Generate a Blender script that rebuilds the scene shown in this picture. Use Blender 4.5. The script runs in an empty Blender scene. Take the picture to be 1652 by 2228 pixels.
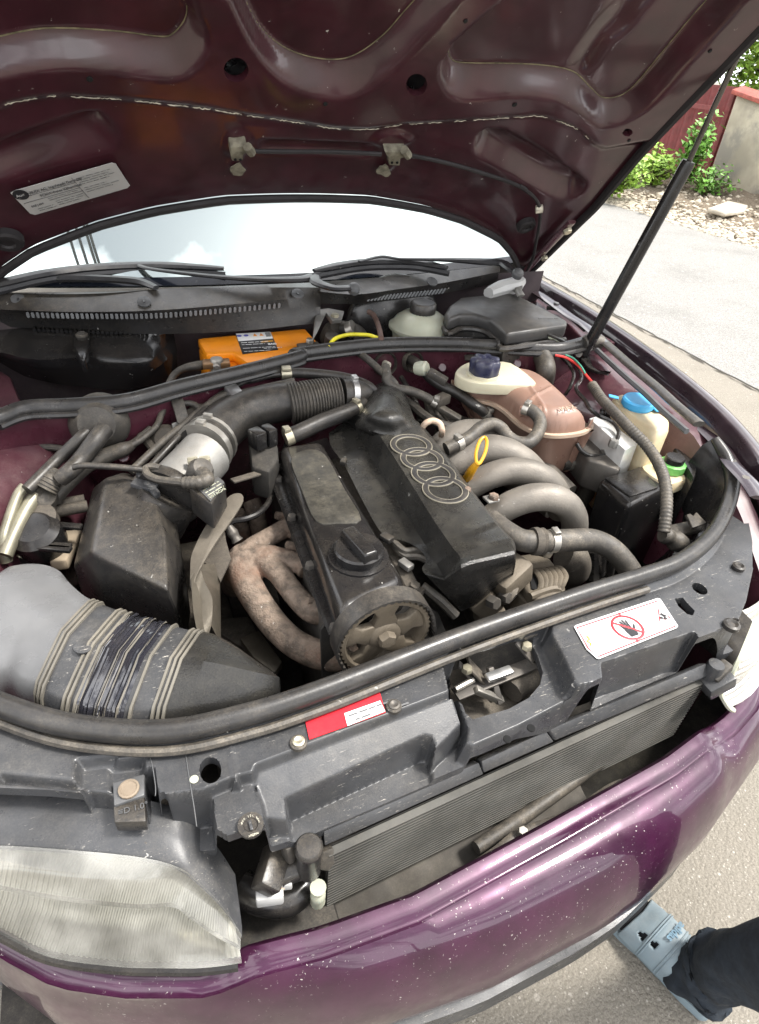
import bpy, bmesh, math, random
import numpy as np
from mathutils import Vector, Matrix

random.seed(7); RNG = np.random.default_rng(11)
scn = bpy.context.scene
COL = scn.collection

# ------------------------------------------------------------------ camera
# car frame: X across the car, Y from the bumper to the windscreen, Z up, metres
CP = np.array([-.396, -.265, 1.382]); F = 1350.0; PW, PH = 1652.0, 2228.0
_y, _p, _r = (math.radians(a) for a in (25.08, 36.73, 5.04))
_f = np.array([math.sin(_y)*math.cos(_p), math.cos(_y)*math.cos(_p), -math.sin(_p)])
_rt = np.array([math.cos(_y), -math.sin(_y), 0.0]); _up = np.cross(_rt, _f)
_R = math.cos(_r)*_rt + math.sin(_r)*_up; _U = -math.sin(_r)*_rt + math.cos(_r)*_up
CM = np.array([_R, _U, _f])
cam_d = bpy.data.cameras.new('camera'); cam = bpy.data.objects.new('camera', cam_d); COL.objects.link(cam)
cam.matrix_world = Matrix(((_R[0], _U[0], -_f[0], CP[0]), (_R[1], _U[1], -_f[1], CP[1]), (_R[2], _U[2], -_f[2], CP[2]), (0, 0, 0, 1)))
cam_d.sensor_fit = 'HORIZONTAL'; cam_d.sensor_width = 36.0; cam_d.lens = F/PW*36.0
cam_d.clip_start = 0.02; cam_d.clip_end = 500
scn.camera = cam

# ------------------------------------------------------------------ sky, sun, exposure
SUN_EL, SUN_AZ = math.radians(60), math.radians(112)       # azimuth from +Y towards +X
w = bpy.data.worlds.new('World'); scn.world = w; w.use_nodes = True
nt = w.node_tree; N = nt.nodes; Lk = nt.links
for n in list(N): N.remove(n)
out = N.new('ShaderNodeOutputWorld'); bg = N.new('ShaderNodeBackground'); bg.inputs[1].default_value = 0.15
sky = N.new('ShaderNodeTexSky'); sky.sky_type = 'NISHITA'; sky.sun_disc = False
sky.sun_elevation = SUN_EL; sky.sun_rotation = SUN_AZ; sky.dust_density = 3.0; sky.air_density = 1.0; sky.ozone_density = 1.0
hs = N.new('ShaderNodeHueSaturation'); hs.inputs['Saturation'].default_value = 0.28; hs.inputs['Value'].default_value = 1.0
tc = N.new('ShaderNodeTexCoord'); mp = N.new('ShaderNodeMapping'); mp.inputs['Scale'].default_value = (1, 1, 2.0)
nz = N.new('ShaderNodeTexNoise'); nz.inputs['Scale'].default_value = 2.6; nz.inputs['Detail'].default_value = 6; nz.inputs['Roughness'].default_value = .55
rp = N.new('ShaderNodeValToRGB'); rp.color_ramp.elements[0].position = .45; rp.color_ramp.elements[1].position = .56
mx = N.new('ShaderNodeMix'); mx.data_type = 'RGBA'; mx.inputs[7].default_value = (13.0, 13.0, 13.2, 1)
Lk.new(tc.outputs['Generated'], mp.inputs['Vector']); Lk.new(mp.outputs[0], nz.inputs['Vector']); Lk.new(nz.outputs[0], rp.inputs[0])
Lk.new(sky.outputs[0], hs.inputs['Color']); Lk.new(hs.outputs[0], mx.inputs[6]); Lk.new(rp.outputs[0], mx.inputs[0])
Lk.new(mx.outputs[2], bg.inputs[0]); Lk.new(bg.outputs[0], out.inputs[0])
sd = bpy.data.lights.new('sun', 'SUN'); sd.energy = 3.2; sd.angle = math.radians(10); sd.color = (1, .96, .9)
sun = bpy.data.objects.new('sun', sd); COL.objects.link(sun)
_sv = Vector((math.sin(SUN_AZ)*math.cos(SUN_EL), math.cos(SUN_AZ)*math.cos(SUN_EL), math.sin(SUN_EL)))
sun.rotation_euler = (-_sv).to_track_quat('-Z', 'Y').to_euler(); sun.location = (3, -4, 8)
vs = scn.view_settings; vs.view_transform = 'Standard'; vs.look = 'None'; vs.gamma = 1.0; vs.use_curve_mapping = False
vs.exposure = 1.0
scn.render.engine = 'CYCLES'; scn.cycles.use_denoising = True; scn.cycles.max_bounces = 8
scn.cycles.transparent_max_bounces = 12; scn.cycles.caustics_reflective = False; scn.cycles.caustics_refractive = False

# ------------------------------------------------------------------ measuring helpers: sight line -> point on a known plane
def ray(px, py): return np.array([(px-PW/2)/F, (PH/2-py)/F, 1.0]) @ CM
def Z(px, py, z): d = ray(px, py); return CP + d*(z-CP[2])/d[2]
def Yp(px, py, y): d = ray(px, py); return CP + d*(y-CP[1])/d[1]
def Xp(px, py, x): d = ray(px, py); return CP + d*(x-CP[0])/d[0]
def Zs(l, z): return [Z(a[0], a[1], a[2] if len(a) > 2 else z) for a in l]
KR = {1: (0, 0, 1100), 2: (900, 0, 1200), 3: (1900, 0, 1137), 4: (0, 900, 1200), 5: (1000, 1050, 1000), 6: (1700, 1100, 1000),
      7: (2000, 1100, 1037), 8: (0, 1800, 1000), 9: (800, 1700, 1300), 10: (1700, 2200, 1337), 11: (0, 2700, 1300), 12: (1000, 2700, 1300), 13: (2000, 3000, 1037), 14: (800, 1900, 700), 15: (600, 1700, 662.9), 16: (1800, 2150, 600)}
def k(i, *pts):
    x0, y0, wd = KR[i]; s = wd/1652/1.8384
    return [(x0/1.8384+p[0]*s, y0/1.8384+p[1]*s)+tuple(p[2:]) for p in pts]
def mean(l): return sum(np.asarray(a, float) for a in l)/len(l)
def arr(l): return [np.asarray(a, float) for a in l]
def unit(v): v = np.asarray(v, float); return v/max(np.linalg.norm(v), 1e-9)
def crom(pts, n=8, closed=False):
    P = arr(pts); m = len(P); o = []
    for i in range(m if closed else m-1):
        a, b, c, d = (P[(i-1) % m], P[i], P[(i+1) % m], P[(i+2) % m]) if closed else (P[max(i-1, 0)], P[i], P[i+1], P[min(i+2, m-1)])
        for j in range(n):
            t = j/n
            o.append(.5*((2*b)+(-a+c)*t+(2*a-5*b+4*c-d)*t*t+(-a+3*b-3*c+d)*t**3))
    if not closed: o.append(P[-1])
    return o
def resample(pts, n):
    P = np.array(pts, float); d = np.r_[0, np.cumsum(np.linalg.norm(np.diff(P, axis=0), axis=1))]
    t = np.linspace(0, d[-1], n)
    return np.stack([np.interp(t, d, P[:, i]) for i in range(P.shape[1])], 1)

# ------------------------------------------------------------------ mesh collector
class MB:
    def __init__(s): s.v = []; s.f = []
    def add(s, vs_, fs):
        o = len(s.v); s.v += [tuple(map(float, a)) for a in vs_]; s.f += [tuple(i+o for i in q) for q in fs]; return s
    def loft(s, rings, closed=True, caps=True, loop=False):
        n = len(rings[0]); vs_ = [p for r in rings for p in r]; fs = []
        R_ = len(rings)
        for i in range(R_ if loop else R_-1):
            i2 = (i+1) % R_
            for j in range(n if closed else n-1):
                j2 = (j+1) % n; fs.append((i*n+j, i*n+j2, i2*n+j2, i2*n+j))
        if caps and closed and not loop: fs += [tuple(range(n-1, -1, -1)), tuple((R_-1)*n+j for j in range(n))]
        return s.add(vs_, fs)
    def tube(s, path, r, seg=10, smooth=6, closed=False, caps=True, corr=None, flat=1.0, up=None):
        P = crom(path, smooth, closed) if smooth and len(path) > 2 else arr(path)
        if len(P) == 2 and corr: P = list(resample(P, 40))
        if corr: P = list(resample(P, corr*4))
        n = len(P); rr = np.interp(np.linspace(0, 1, n), np.linspace(0, 1, len(r)), r) if hasattr(r, '__len__') else np.full(n, r)
        if corr: rr = rr*(1+np.array([[0, .09, .09, 0][i % 4] for i in range(n)])-.04)
        rings = []; nrm = None
        for i in range(n):
            a = P[(i-1) % n] if closed else P[max(i-1, 0)]; b = P[(i+1) % n] if closed else P[min(i+1, n-1)]
            t = unit(b-a)
            if nrm is None:
                h = np.array(up if up is not None else ([0, 0, 1.] if abs(t[2]) < .9 else [1., 0, 0])); nrm = unit(h-t*np.dot(h, t))
            else: nrm = unit(nrm-t*np.dot(nrm, t))
            bi = np.cross(t, nrm)
            rings.append([P[i]+rr[i]*(math.cos(q)*bi+flat*math.sin(q)*nrm) for q in (2*math.pi*j/seg for j in range(seg))])
        return s.loft(rings, True, caps, closed)
    def lathe(s, o, ax, prof, seg=20, ref=None):
        ax = unit(ax); h = np.array(ref if ref is not None else ([0, 1., 0] if abs(ax[1]) < .9 else [1., 0, 0])); u = unit(np.cross(h, ax)); v_ = np.cross(ax, u)
        return s.loft([[np.asarray(o)+ax*z+(u*math.cos(a)+v_*math.sin(a))*max(r, 1e-4) for a in (2*math.pi*j/seg for j in range(seg))] for r, z in prof])
    def prism(s, poly, vec):
        A = arr(poly); B = [a+np.asarray(vec, float) for a in A]
        return s.loft([A, B])
    def box(s, c, sx, ax=None):
        X_, Y_, Z_ = ax if ax is not None else (np.array([1., 0, 0]), np.array([0, 1., 0]), np.array([0, 0, 1.]))
        c = np.asarray(c, float); h = [q/2 for q in sx]
        r = lambda z: [c+X_*a*h[0]+Y_*b*h[1]+Z_*z*h[2] for a, b in ((-1, -1), (1, -1), (1, 1), (-1, 1))]
        return s.loft([r(-1), r(1)])
    def slab(s, top, depth):            # polygon seen from above, extruded straight down
        return s.prism(top, (0, 0, -depth))

WL = {}
def build(m, name, mat, parent=None, bevel=0.0, seg=2, smooth=True, ang=38, fix=True, uv=None, kind=None, label=None, vcol=None):
    me = bpy.data.meshes.new(name)
    V_ = np.array(m.v); c = (V_.min(0)+V_.max(0))/2
    if parent is None: c[2] = V_[:, 2].min()
    me.from_pydata([tuple(a) for a in V_-c], [], m.f)
    bm = bmesh.new(); bm.from_mesh(me)
    bmesh.ops.remove_doubles(bm, verts=bm.verts, dist=1e-5)
    if fix: bmesh.ops.recalc_face_normals(bm, faces=bm.faces)
    if bevel:
        es = [e for e in bm.edges if len(e.link_faces) == 2 and e.calc_face_angle(0) > math.radians(28)]
        bmesh.ops.bevel(bm, geom=es, offset=bevel, segments=seg, profile=.5, affect='EDGES', clamp_overlap=True)
    bm.to_mesh(me); bm.free()
    if smooth:
        for p in me.polygons: p.use_smooth = True
        me.set_sharp_from_angle(angle=math.radians(ang))
    me.materials.append(MAT[mat] if isinstance(mat, str) else mat)
    o = bpy.data.objects.new(name, me); COL.objects.link(o)
    place(o, c, parent)
    if kind: o['kind'] = kind
    if label: o['label'] = label
    return o
def place(o, c, parent):
    c = np.asarray(c, float); WL[o.name] = c
    if parent is not None:
        o.parent = parent; o.location = tuple(c-WL[parent.name])
    else: o.location = tuple(c)
def copy_of(o, delta, parent=None, rot=None):
    c = o.copy(); COL.objects.link(c); place(c, WL[o.name]+np.asarray(delta, float), parent if parent is not None else o.parent)
    if rot is not None: c.rotation_euler = rot
    return c
THINGS = []
def thing(name, label, cat, group=None):
    o = bpy.data.objects.new(name, None); COL.objects.link(o); o.empty_display_size = .05
    o['label'] = label; o['category'] = cat
    if group: o['group'] = group
    WL[o.name] = np.zeros(3); THINGS.append(o); return o
def tag(o, label, cat, group=None):
    o['label'] = label; o['category'] = cat
    if group: o['group'] = group
    return o
def settle():                            # put each thing's empty at its base
    bpy.context.view_layer.update()
    for t in THINGS:
        lo, hi = np.full(3, 1e9), np.full(3, -1e9)
        for ch in t.children:
            if ch.type not in {'MESH', 'FONT'}: continue
            for b in ch.bound_box:
                q = np.array(ch.matrix_world @ Vector(b)); lo = np.minimum(lo, q); hi = np.maximum(hi, q)
        if lo[0] > 1e8: continue
        c = Vector(((lo[0]+hi[0])/2, (lo[1]+hi[1])/2, lo[2]))
        t.location = c
        for ch in t.children: ch.location = ch.location-c
def text(body, mat, parent, org, xd, yd, size, name='lettering', bold=0.0, align='LEFT', sx=1.0, depth=0.0004):
    cu = bpy.data.curves.new(name, 'FONT'); cu.body = body; cu.size = size; cu.align_x = align; cu.offset = bold; cu.extrude = depth; cu.resolution_u = 3
    tmp = bpy.data.objects.new('tmp_text', cu); COL.objects.link(tmp)
    bpy.context.view_layer.update()
    me = bpy.data.meshes.new_from_object(tmp.evaluated_get(bpy.context.evaluated_depsgraph_get()))
    bpy.data.objects.remove(tmp); bpy.data.curves.remove(cu)
    X_ = unit(xd); Z_ = unit(np.cross(xd, yd)); Y_ = np.cross(Z_, X_); org = np.asarray(org, float)
    co = np.empty(len(me.vertices)*3); me.vertices.foreach_get('co', co); co = co.reshape(-1, 3)
    W_ = org+co[:, :1]*X_*sx+co[:, 1:2]*Y_+co[:, 2:3]*Z_; c = W_.mean(0)
    me.vertices.foreach_set('co', (W_-c).ravel()); me.update()
    me.materials.clear(); me.materials.append(MAT[mat]); me.name = name
    o = bpy.data.objects.new(name, me); COL.objects.link(o); place(o, c, parent); return o

def fine_print(par, a, xd, length, size, mt, seed=1):     # print too small to read: short strokes in word groups
    rg_ = random.Random(seed); m_ = MB(); x_ = unit(xd); u = 0.0; a = np.asarray(a, float)
    while u < length:
        w_ = rg_.uniform(1.5, 5)*size*.5; m_.tube([a+x_*u, a+x_*min(u+w_, length)], size*.22, seg=4, smooth=0, flat=.2); u += w_+size*.4
    return build(m_, 'fine_print', mt, par)

# ------------------------------------------------------------------ relief sheets: outline + raised or sunk regions
def nearest(P, poly):
    A = np.asarray(poly, float)[:, :2]; B = np.roll(A, -1, 0); best = np.full(len(P), 1e9); npt = np.zeros_like(P); ins = np.zeros(len(P), bool)
    for a, b in zip(A, B):
        d = b-a; L2 = max((d*d).sum(), 1e-12); t = np.clip(((P-a)@d)/L2, 0, 1); q = a+t[:, None]*d; ds = ((P-q)**2).sum(1)
        mk = ds < best; best[mk] = ds[mk]; npt[mk] = q[mk]
        c = (a[1] > P[:, 1]) != (b[1] > P[:, 1])
        if abs(d[1]) > 1e-12: ins ^= c & (P[:, 0] < d[0]*(P[:, 1]-a[1])/d[1]+a[0])
    s = np.sqrt(best); s[ins] *= -1
    return s, npt
def sstep(x): x = np.clip(x, 0, 1); return x*x*(3-2*x)
def relief(outline, feats, res, h0, mapfn, holes=(), thick=.004, noise=0.0):
    ru, rv = res if isinstance(res, tuple) else (res, res); res = (ru+rv)/2
    O = np.array([p[:2] for p in outline]); lo = O.min(0)-res; hi = O.max(0)+res
    nu, nv = int((hi[0]-lo[0])/ru)+1, int((hi[1]-lo[1])/rv)+1
    U_, V_ = np.meshgrid(np.linspace(lo[0], hi[0], nu), np.linspace(lo[1], hi[1], nv)); P = np.stack([U_.ravel(), V_.ravel()], 1)
    keep = np.ones(len(P), bool); tol = .72*res*(1 if ru == rv else .9)
    for poly, sg in [(O, 1)]+[(np.array([p[:2] for p in h]), -1) for h in holes]:
        s, q = nearest(P, poly); s = s*sg; keep &= s < tol; mk = np.abs(s) < tol; P[mk] = q[mk]
    h = h0(P) if callable(h0) else np.full(len(P), float(h0))
    for poly, val, soft in feats:
        if isinstance(soft, list):       # straight flank between an outer and an inner outline
            so, _ = nearest(P, np.array([p[:2] for p in poly])); si, _ = nearest(P, np.array([p[:2] for p in soft])); tt = np.clip(-so, 0, None)/(np.clip(-so, 0, None)+np.clip(si, 0, None)+1e-6)
            tt = np.where(si < 0, 1.0, tt); tt = .75*tt+.25*sstep(tt); h = h*(1-tt)+val*tt; continue
        s, _ = nearest(P, np.array([p[:2] for p in poly])); wgt = sstep(.5-s/soft)
        tgt = val(P, h) if callable(val) else val
        h = h*(1-wgt)+tgt*wgt
    W_ = mapfn(P, h)
    idx = -np.ones(len(P), int); idx[keep] = np.arange(keep.sum())
    I = np.arange(nu*nv).reshape(nv, nu); q = np.stack([I[:-1, :-1], I[:-1, 1:], I[1:, 1:], I[1:, :-1]], -1).reshape(-1, 4)
    q = q[keep[q].all(1)]; fs = idx[q]
    m = MB(); m.v = [tuple(a) for a in W_[keep]]; m.f = [tuple(int(x) for x in a) for a in fs]
    if thick:                            # rim walls along every open edge
        from collections import Counter
        ct = Counter()
        for a in m.f:
            for i in range(4):
                e = (a[i], a[(i+1) % 4]); ct[tuple(sorted(e))] += 1
        dn = mapfn(P, h-thick)[keep]; mp_ = {}
        def low(i):
            if i not in mp_: mp_[i] = len(m.v); m.v.append(tuple(dn[i]))
            return mp_[i]
        for a in list(m.f):
            for i in range(4):
                e = (a[i], a[(i+1) % 4])
                if ct[tuple(sorted(e))] == 1 and np.linalg.norm(np.array(m.v[e[0]])-np.array(m.v[e[1]])) > 1e-7: m.f.append((e[1], e[0], low(e[0]), low(e[1])))
    return m
def circle(c, r, n=24, ry=None): return [(c[0]+r*math.cos(2*math.pi*i/n), c[1]+(ry or r)*math.sin(2*math.pi*i/n)) for i in range(n)]

# ------------------------------------------------------------------ materials
MAT = {}
DUST = (.285, .243, .185)
def mat(name, col, rough=.5, metal=0.0, coat=0.0, dust=0.0, dcol=DUST, spots=0.0, spot_scale=90, var=.25, vscale=14, bump=0.0, bscale=300, trans=0.0,
        ior=1.45, scratch=0.0, spec=.5, up=.7, col2=None, c2scale=6, c2pos=(.45, .6), alpha=1.0, sss=0.0, flake=0.0, coat_rough=.04, dscale=9, dpos=(.38, .72)):
    m = bpy.data.materials.new(name); m.use_nodes = True; MAT[name] = m
    t = m.node_tree; n = t.nodes; l = t.links; b = n['Principled BSDF']
    geo = n.new('ShaderNodeNewGeometry'); pos = geo.outputs['Position']
    def noise(sc, det=3, ro=.55, vec=None):
        q = n.new('ShaderNodeTexNoise'); q.inputs['Scale'].default_value = sc; q.inputs['Detail'].default_value = det; q.inputs['Roughness'].default_value = ro
        l.new(vec or pos, q.inputs['Vector']); return q.outputs[0]
    def ramp(s, a, b_):
        q = n.new('ShaderNodeMapRange'); q.inputs[1].default_value = a; q.inputs[2].default_value = b_; q.interpolation_type = 'SMOOTHSTEP'; l.new(s, q.inputs[0]); return q.outputs[0]
    def math_(op, a, b_):
        q = n.new('ShaderNodeMath'); q.operation = op
        for i, x in enumerate((a, b_)):
            if hasattr(x, 'links'): l.new(x, q.inputs[i])
            else: q.inputs[i].default_value = x
        return q.outputs[0]
    def mixc(f, a, b_):
        q = n.new('ShaderNodeMix'); q.data_type = 'RGBA'
        for i, x in ((0, f), (6, a), (7, b_)):
            if hasattr(x, 'links'): l.new(x, q.inputs[i])
            else: q.inputs[i].default_value = x if i == 0 else tuple(x)+(1,)
        return q.outputs[2]
    def mixf(f, a, b_):
        q = n.new('ShaderNodeMix'); q.data_type = 'FLOAT'
        for i, x in ((0, f), (2, a), (3, b_)):
            if hasattr(x, 'links'): l.new(x, q.inputs[i])
            else: q.inputs[i].default_value = x
        return q.outputs[0]
    dark = tuple(c*(1-var) for c in col); lite = tuple(min(1, c*(1+var)) for c in col)
    c = mixc(ramp(noise(vscale), .3, .7), dark, lite); rg = mixf(ramp(noise(vscale*2.3), .3, .7), max(0, rough-.07), min(1, rough+.07)); mt = metal
    if col2: c = mixc(ramp(noise(c2scale, 5, .65), *c2pos), c, col2)
    ct = coat
    if dust:
        sp = n.new('ShaderNodeSeparateXYZ'); l.new(geo.outputs['Normal'], sp.inputs[0])
        upf = mixf(up, 1.0, ramp(sp.outputs[2], -.3, .95))
        lo_ = mixf(.5, ramp(noise(dscale, 8, .72), *dpos), .5); mid_ = ramp(noise(dscale*5, 6, .75), .34, .68); fine = ramp(noise(420, 3, .8), .30, .72)
        d = math_('MULTIPLY', math_('MULTIPLY', lo_, mixf(.55, 1.0, mid_)), mixf(.6, 1.0, fine))
        d = math_('MINIMUM', math_('MULTIPLY', math_('MULTIPLY', d, upf), dust*1.7), 1.0)
        c = mixc(d, c, dcol); rg = mixf(d, rg, .66)
        if metal: mt = math_('MULTIPLY', math_('SUBTRACT', 1.0, d), metal)
        if coat: ct = math_('MULTIPLY', math_('SUBTRACT', 1.0, d), coat)
    if scratch:
        s = None
        for rot, sc_a, ns in (((0, .3, .8), (1, 10, 10), 34), ((.2, 0, 2.0), (1, 9, 9), 46), ((.5, .1, 1.35), (1.4, 12, 12), 60)):
            mpn = n.new('ShaderNodeMapping'); mpn.inputs['Rotation'].default_value = rot; mpn.inputs['Scale'].default_value = sc_a; l.new(pos, mpn.inputs[0])
            q = math_('MULTIPLY', ramp(noise(ns, 5, .75, mpn.outputs[0]), .62, .69), ramp(noise(9+ns*.05, 3), .47, .60)); s = q if s is None else math_('MAXIMUM', s, q)
        s = math_('MULTIPLY', s, scratch); c = mixc(s, c, (.42, .39, .34)); rg = mixf(s, rg, .8)
    if spots:
        vn = n.new('ShaderNodeTexVoronoi'); vn.inputs['Scale'].default_value = spot_scale; vn.inputs['Randomness'].default_value = 1
        dv = n.new('ShaderNodeVectorMath'); dv.operation = 'ADD'; l.new(pos, dv.inputs[0])
        nv = n.new('ShaderNodeTexNoise'); nv.inputs['Scale'].default_value = spot_scale*2; l.new(pos, nv.inputs['Vector'])
        sc_ = n.new('ShaderNodeVectorMath'); sc_.operation = 'SCALE'; sc_.inputs['Scale'].default_value = 1.5/spot_scale; l.new(nv.outputs['Color'], sc_.inputs[0]); l.new(sc_.outputs[0], dv.inputs[1])
        l.new(dv.outputs[0], vn.inputs['Vector'])
        sep = n.new('ShaderNodeSeparateColor'); l.new(vn.outputs['Color'], sep.inputs[0])
        rad = math_('MULTIPLY', math_('POWER', ramp(sep.outputs[0], 1-spots, 1.0), 1.6), .24)
        f = ramp(math_('SUBTRACT', rad, vn.outputs['Distance']), -.02, .05); f = math_('MULTIPLY', f, math_('GREATER_THAN', sep.outputs[0], 1-spots))
        f = math_('MULTIPLY', f, math_('MULTIPLY', math_('MULTIPLY', sep.outputs[1], .9), ramp(noise(11, 4, .7), .38, .62)))
        c = mixc(f, c, (.62, .6, .55)); rg = mixf(f, rg, .85)
        if coat: ct = math_('MULTIPLY', math_('SUBTRACT', 1.0, f), ct)
        if metal: mt = math_('MULTIPLY', math_('SUBTRACT', 1.0, f), mt)
    def setv(nm, x):
        if hasattr(x, 'links'): l.new(x, b.inputs[nm])
        else: b.inputs[nm].default_value = x
    l.new(c, b.inputs['Base Color']); setv('Roughness', rg); setv('Metallic', mt); setv('Coat Weight', ct); b.inputs['Coat Roughness'].default_value = coat_rough
    b.inputs['IOR'].default_value = ior; b.inputs['Transmission Weight'].default_value = trans; b.inputs['Specular IOR Level'].default_value = spec
    b.inputs['Alpha'].default_value = alpha
    if sss: b.inputs['Subsurface Weight'].default_value = sss; b.inputs['Subsurface Radius'].default_value = (.02, .012, .008)
    if bump:
        bp = n.new('ShaderNodeBump'); bp.inputs['Strength'].default_value = bump; bp.inputs['Distance'].default_value = .002
        l.new(noise(bscale, 3, .6), bp.inputs['Height']); l.new(bp.outputs[0], b.inputs['Normal'])
    return m
mat('black_plastic', (.013, .0135, .015), .30, dust=.50, dcol=(.265, .22, .16), dscale=13, dpos=(.46, .82), spots=.10, spot_scale=85, scratch=.3, bump=.12, bscale=500)
mat('grey_plastic', (.030, .032, .036), .30, dust=.40, dcol=(.24, .22, .19), dpos=(.46, .82), spots=.10, spot_scale=90, scratch=1.0, bump=.09, bscale=600, dscale=9)
mat('cover_plastic', (.011, .011, .0115), .25, dust=.42, dcol=(.15, .135, .10), dpos=(.45, .80), spots=.14, spot_scale=75, bump=.25, bscale=500, dscale=7)
mat('clean_black', (.009, .009, .010), .23, dust=.14, spots=.08, spot_scale=90)
mat('gloss_black', (.008, .008, .009), .17, dust=.14, spots=.14, spot_scale=90, dscale=6)
mat('rubber', (.011, .011, .012), .40, dust=.46, dpos=(.44, .8), dscale=16, spots=.06, spot_scale=80, bump=.15, bscale=200)
mat('dusty_rubber', (.022, .021, .020), .52, dust=.66, dpos=(.38, .76), dscale=18, spots=.08, spot_scale=80, bump=.25, bscale=220)
mat('seal_rubber', (.015, .0155, .017), .30, dust=.30, dpos=(.46, .85), spots=.06, spot_scale=60, bump=.1, dscale=14)
mat('hole_black', (.004, .004, .004), .9)
mat('bay_dark', (.012, .0115, .011), .8, dust=.25, dscale=14)
mat('grime', (.035, .030, .025), .8, dust=.6, dscale=16)
mat('plum_inner', (.055, .012, .022), .30, dust=.34, dcol=(.19, .145, .125), spots=.06, spot_scale=100, coat=.8, coat_rough=.09, dscale=7)
mat('plum_hood', (.038, .0090, .0145), .34, dust=.08, dcol=(.11, .085, .075), spots=.08, spot_scale=120, coat=.7, coat_rough=.11, dscale=5, up=-.0)
mat('purple_paint', (.036, .0052, .025), .34, metal=.30, coat=.6, coat_rough=.03, dust=.06, dcol=(.30, .24, .26), spots=.9, spot_scale=230, dscale=9, dpos=(.50, .85), spec=.3)
mat('plum_paint', (.020, .009, .016), .32, metal=.3, coat=1.0, coat_rough=.05, dust=.1, spots=.05, spot_scale=120)
mat('silver', (.55, .55, .54), .32, metal=.95, dust=.25, dcol=(.28, .25, .2))
mat('alu', (.27, .265, .25), .5, metal=.6, dust=.5, dcol=(.24, .21, .17), bump=.3, bscale=400)
mat('intake_alu', (.17, .155, .135), .5, metal=.35, dust=.6, dcol=(.20, .17, .13), bump=.3, bscale=320, dscale=14, spots=.2, spot_scale=120)
mat('dark_metal', (.09, .085, .08), .5, metal=.6, dust=.5)
mat('steel', (.42, .40, .36), .38, metal=.85, dust=.3)
mat('zinc', (.52, .48, .36), .36, metal=.8, dust=.25)
mat('rust', (.150, .112, .085), .85, dust=.50, dcol=(.27, .225, .18), dscale=26, var=.5, vscale=60, bump=1.0, bscale=240, col2=(.165, .082, .050), c2scale=13, c2pos=(.50, .72), spots=.35, spot_scale=190, up=.5)
mat('pulley', (.115, .095, .070), .55, metal=.35, dust=.6, dcol=(.20, .165, .12), bump=.3)
mat('shield', (.095, .084, .066), .42, metal=.5, dust=.55, dcol=(.20, .17, .13), bump=.6, bscale=40)
mat('orange', (.85, .27, .004), .34, dust=.10, var=.05, spots=.015)
mat('yellow_plastic', (.62, .30, .008), .35, dust=.2, var=.1)
mat('tank_brown', (.255, .148, .110), .32, dust=.40, dcol=(.32, .25, .19), var=.16, spots=.1, spot_scale=90, vscale=10, trans=.12)
mat('tank_seam', (.47, .35, .26), .4, dust=.2, var=.1, sss=.2)
mat('tank_cream', (.56, .52, .38), .36, dust=.3, var=.1, sss=.15)
mat('amber_white', (.62, .52, .34), .38, dust=.25, dcol=(.35, .26, .15), var=.12, sss=.2)
mat('fluid_white', (.40, .41, .32), .32, dust=.25, var=.12, sss=.2)
mat('cap_blue', (.018, .022, .055), .32, dust=.25, var=.1)
mat('sky_blue', (.06, .36, .66), .38, dust=.1, var=.08)
mat('cap_green', (.16, .48, .12), .4, dust=.15, var=.1)
mat('sticker_white', (.80, .80, .78), .35, dust=.06, var=.02)
mat('sticker_grey', (.40, .40, .39), .4, dust=.2, var=.05)
mat('sticker_red', (.52, .010, .022), .5, dust=.08, var=.05)
mat('ink_black', (.02, .02, .022), .5, var=.05)
mat('ink_grey', (.12, .12, .12), .5, var=.05)
mat('ink_red', (.55, .03, .04), .5, var=.05)
mat('ink_orange', (.85, .33, .04), .5, var=.05)
mat('ink_blue', (.10, .10, .42), .5, var=.05)
mat('wire_red', (.55, .03, .025), .4, dust=.1)
mat('wire_green', (.05, .22, .15), .4)
mat('wire_yellow', (.70, .62, .02), .4)
mat('sealant', (.50, .47, .38), .8, var=.3, vscale=80)
mat('hood_rubber', (.015, .013, .014), .7)
mat('chrome_reflector', (.42, .41, .37), .38, metal=.7, var=.08)
mat('core', (.075, .074, .068), .55, metal=.45, dust=.5, dcol=(.14, .125, .1), dscale=20)
mat('wiper_black', (.02, .021, .024), .33, dust=.14, spots=.05, spot_scale=80)
mat('cloth', (.012, .017, .024), .9, var=.3, vscale=40, bump=.6, bscale=700)
mat('sock', (.012, .012, .014), .95, bump=.4, bscale=900)
mat('skin', (.5, .32, .23), .6)
mat('clog', (.155, .205, .235), .6, dust=.5, dcol=(.32, .33, .31), var=.15, dscale=30)
mat('clog_mark', (.10, .18, .24), .6)
mat('leaf', (.11, .25, .035), .5, var=.45, vscale=9)
mat('leaf_b', (.22, .36, .05), .5, var=.4, vscale=9)
mat('bark', (.09, .06, .04), .9)
mat('fence_red', (.17, .035, .035), .5, dust=.15, var=.15)
mat('cap_red', (.33, .075, .055), .6, dust=.2)
mat('render_wall', (.40, .36, .28), .9, dust=.2, var=.2, vscale=3, bump=.3, bscale=60, col2=(.27, .25, .21), c2scale=2)
mat('stone', (.42, .37, .29), .9, var=.3, vscale=20, bump=.4, bscale=60)
mat('concrete', (.42, .38, .31), .9, var=.2, vscale=6, bump=.4, bscale=40)

MAT['purple_paint'].node_tree.nodes['Principled BSDF'].inputs['Coat IOR'].default_value = 1.6

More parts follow.
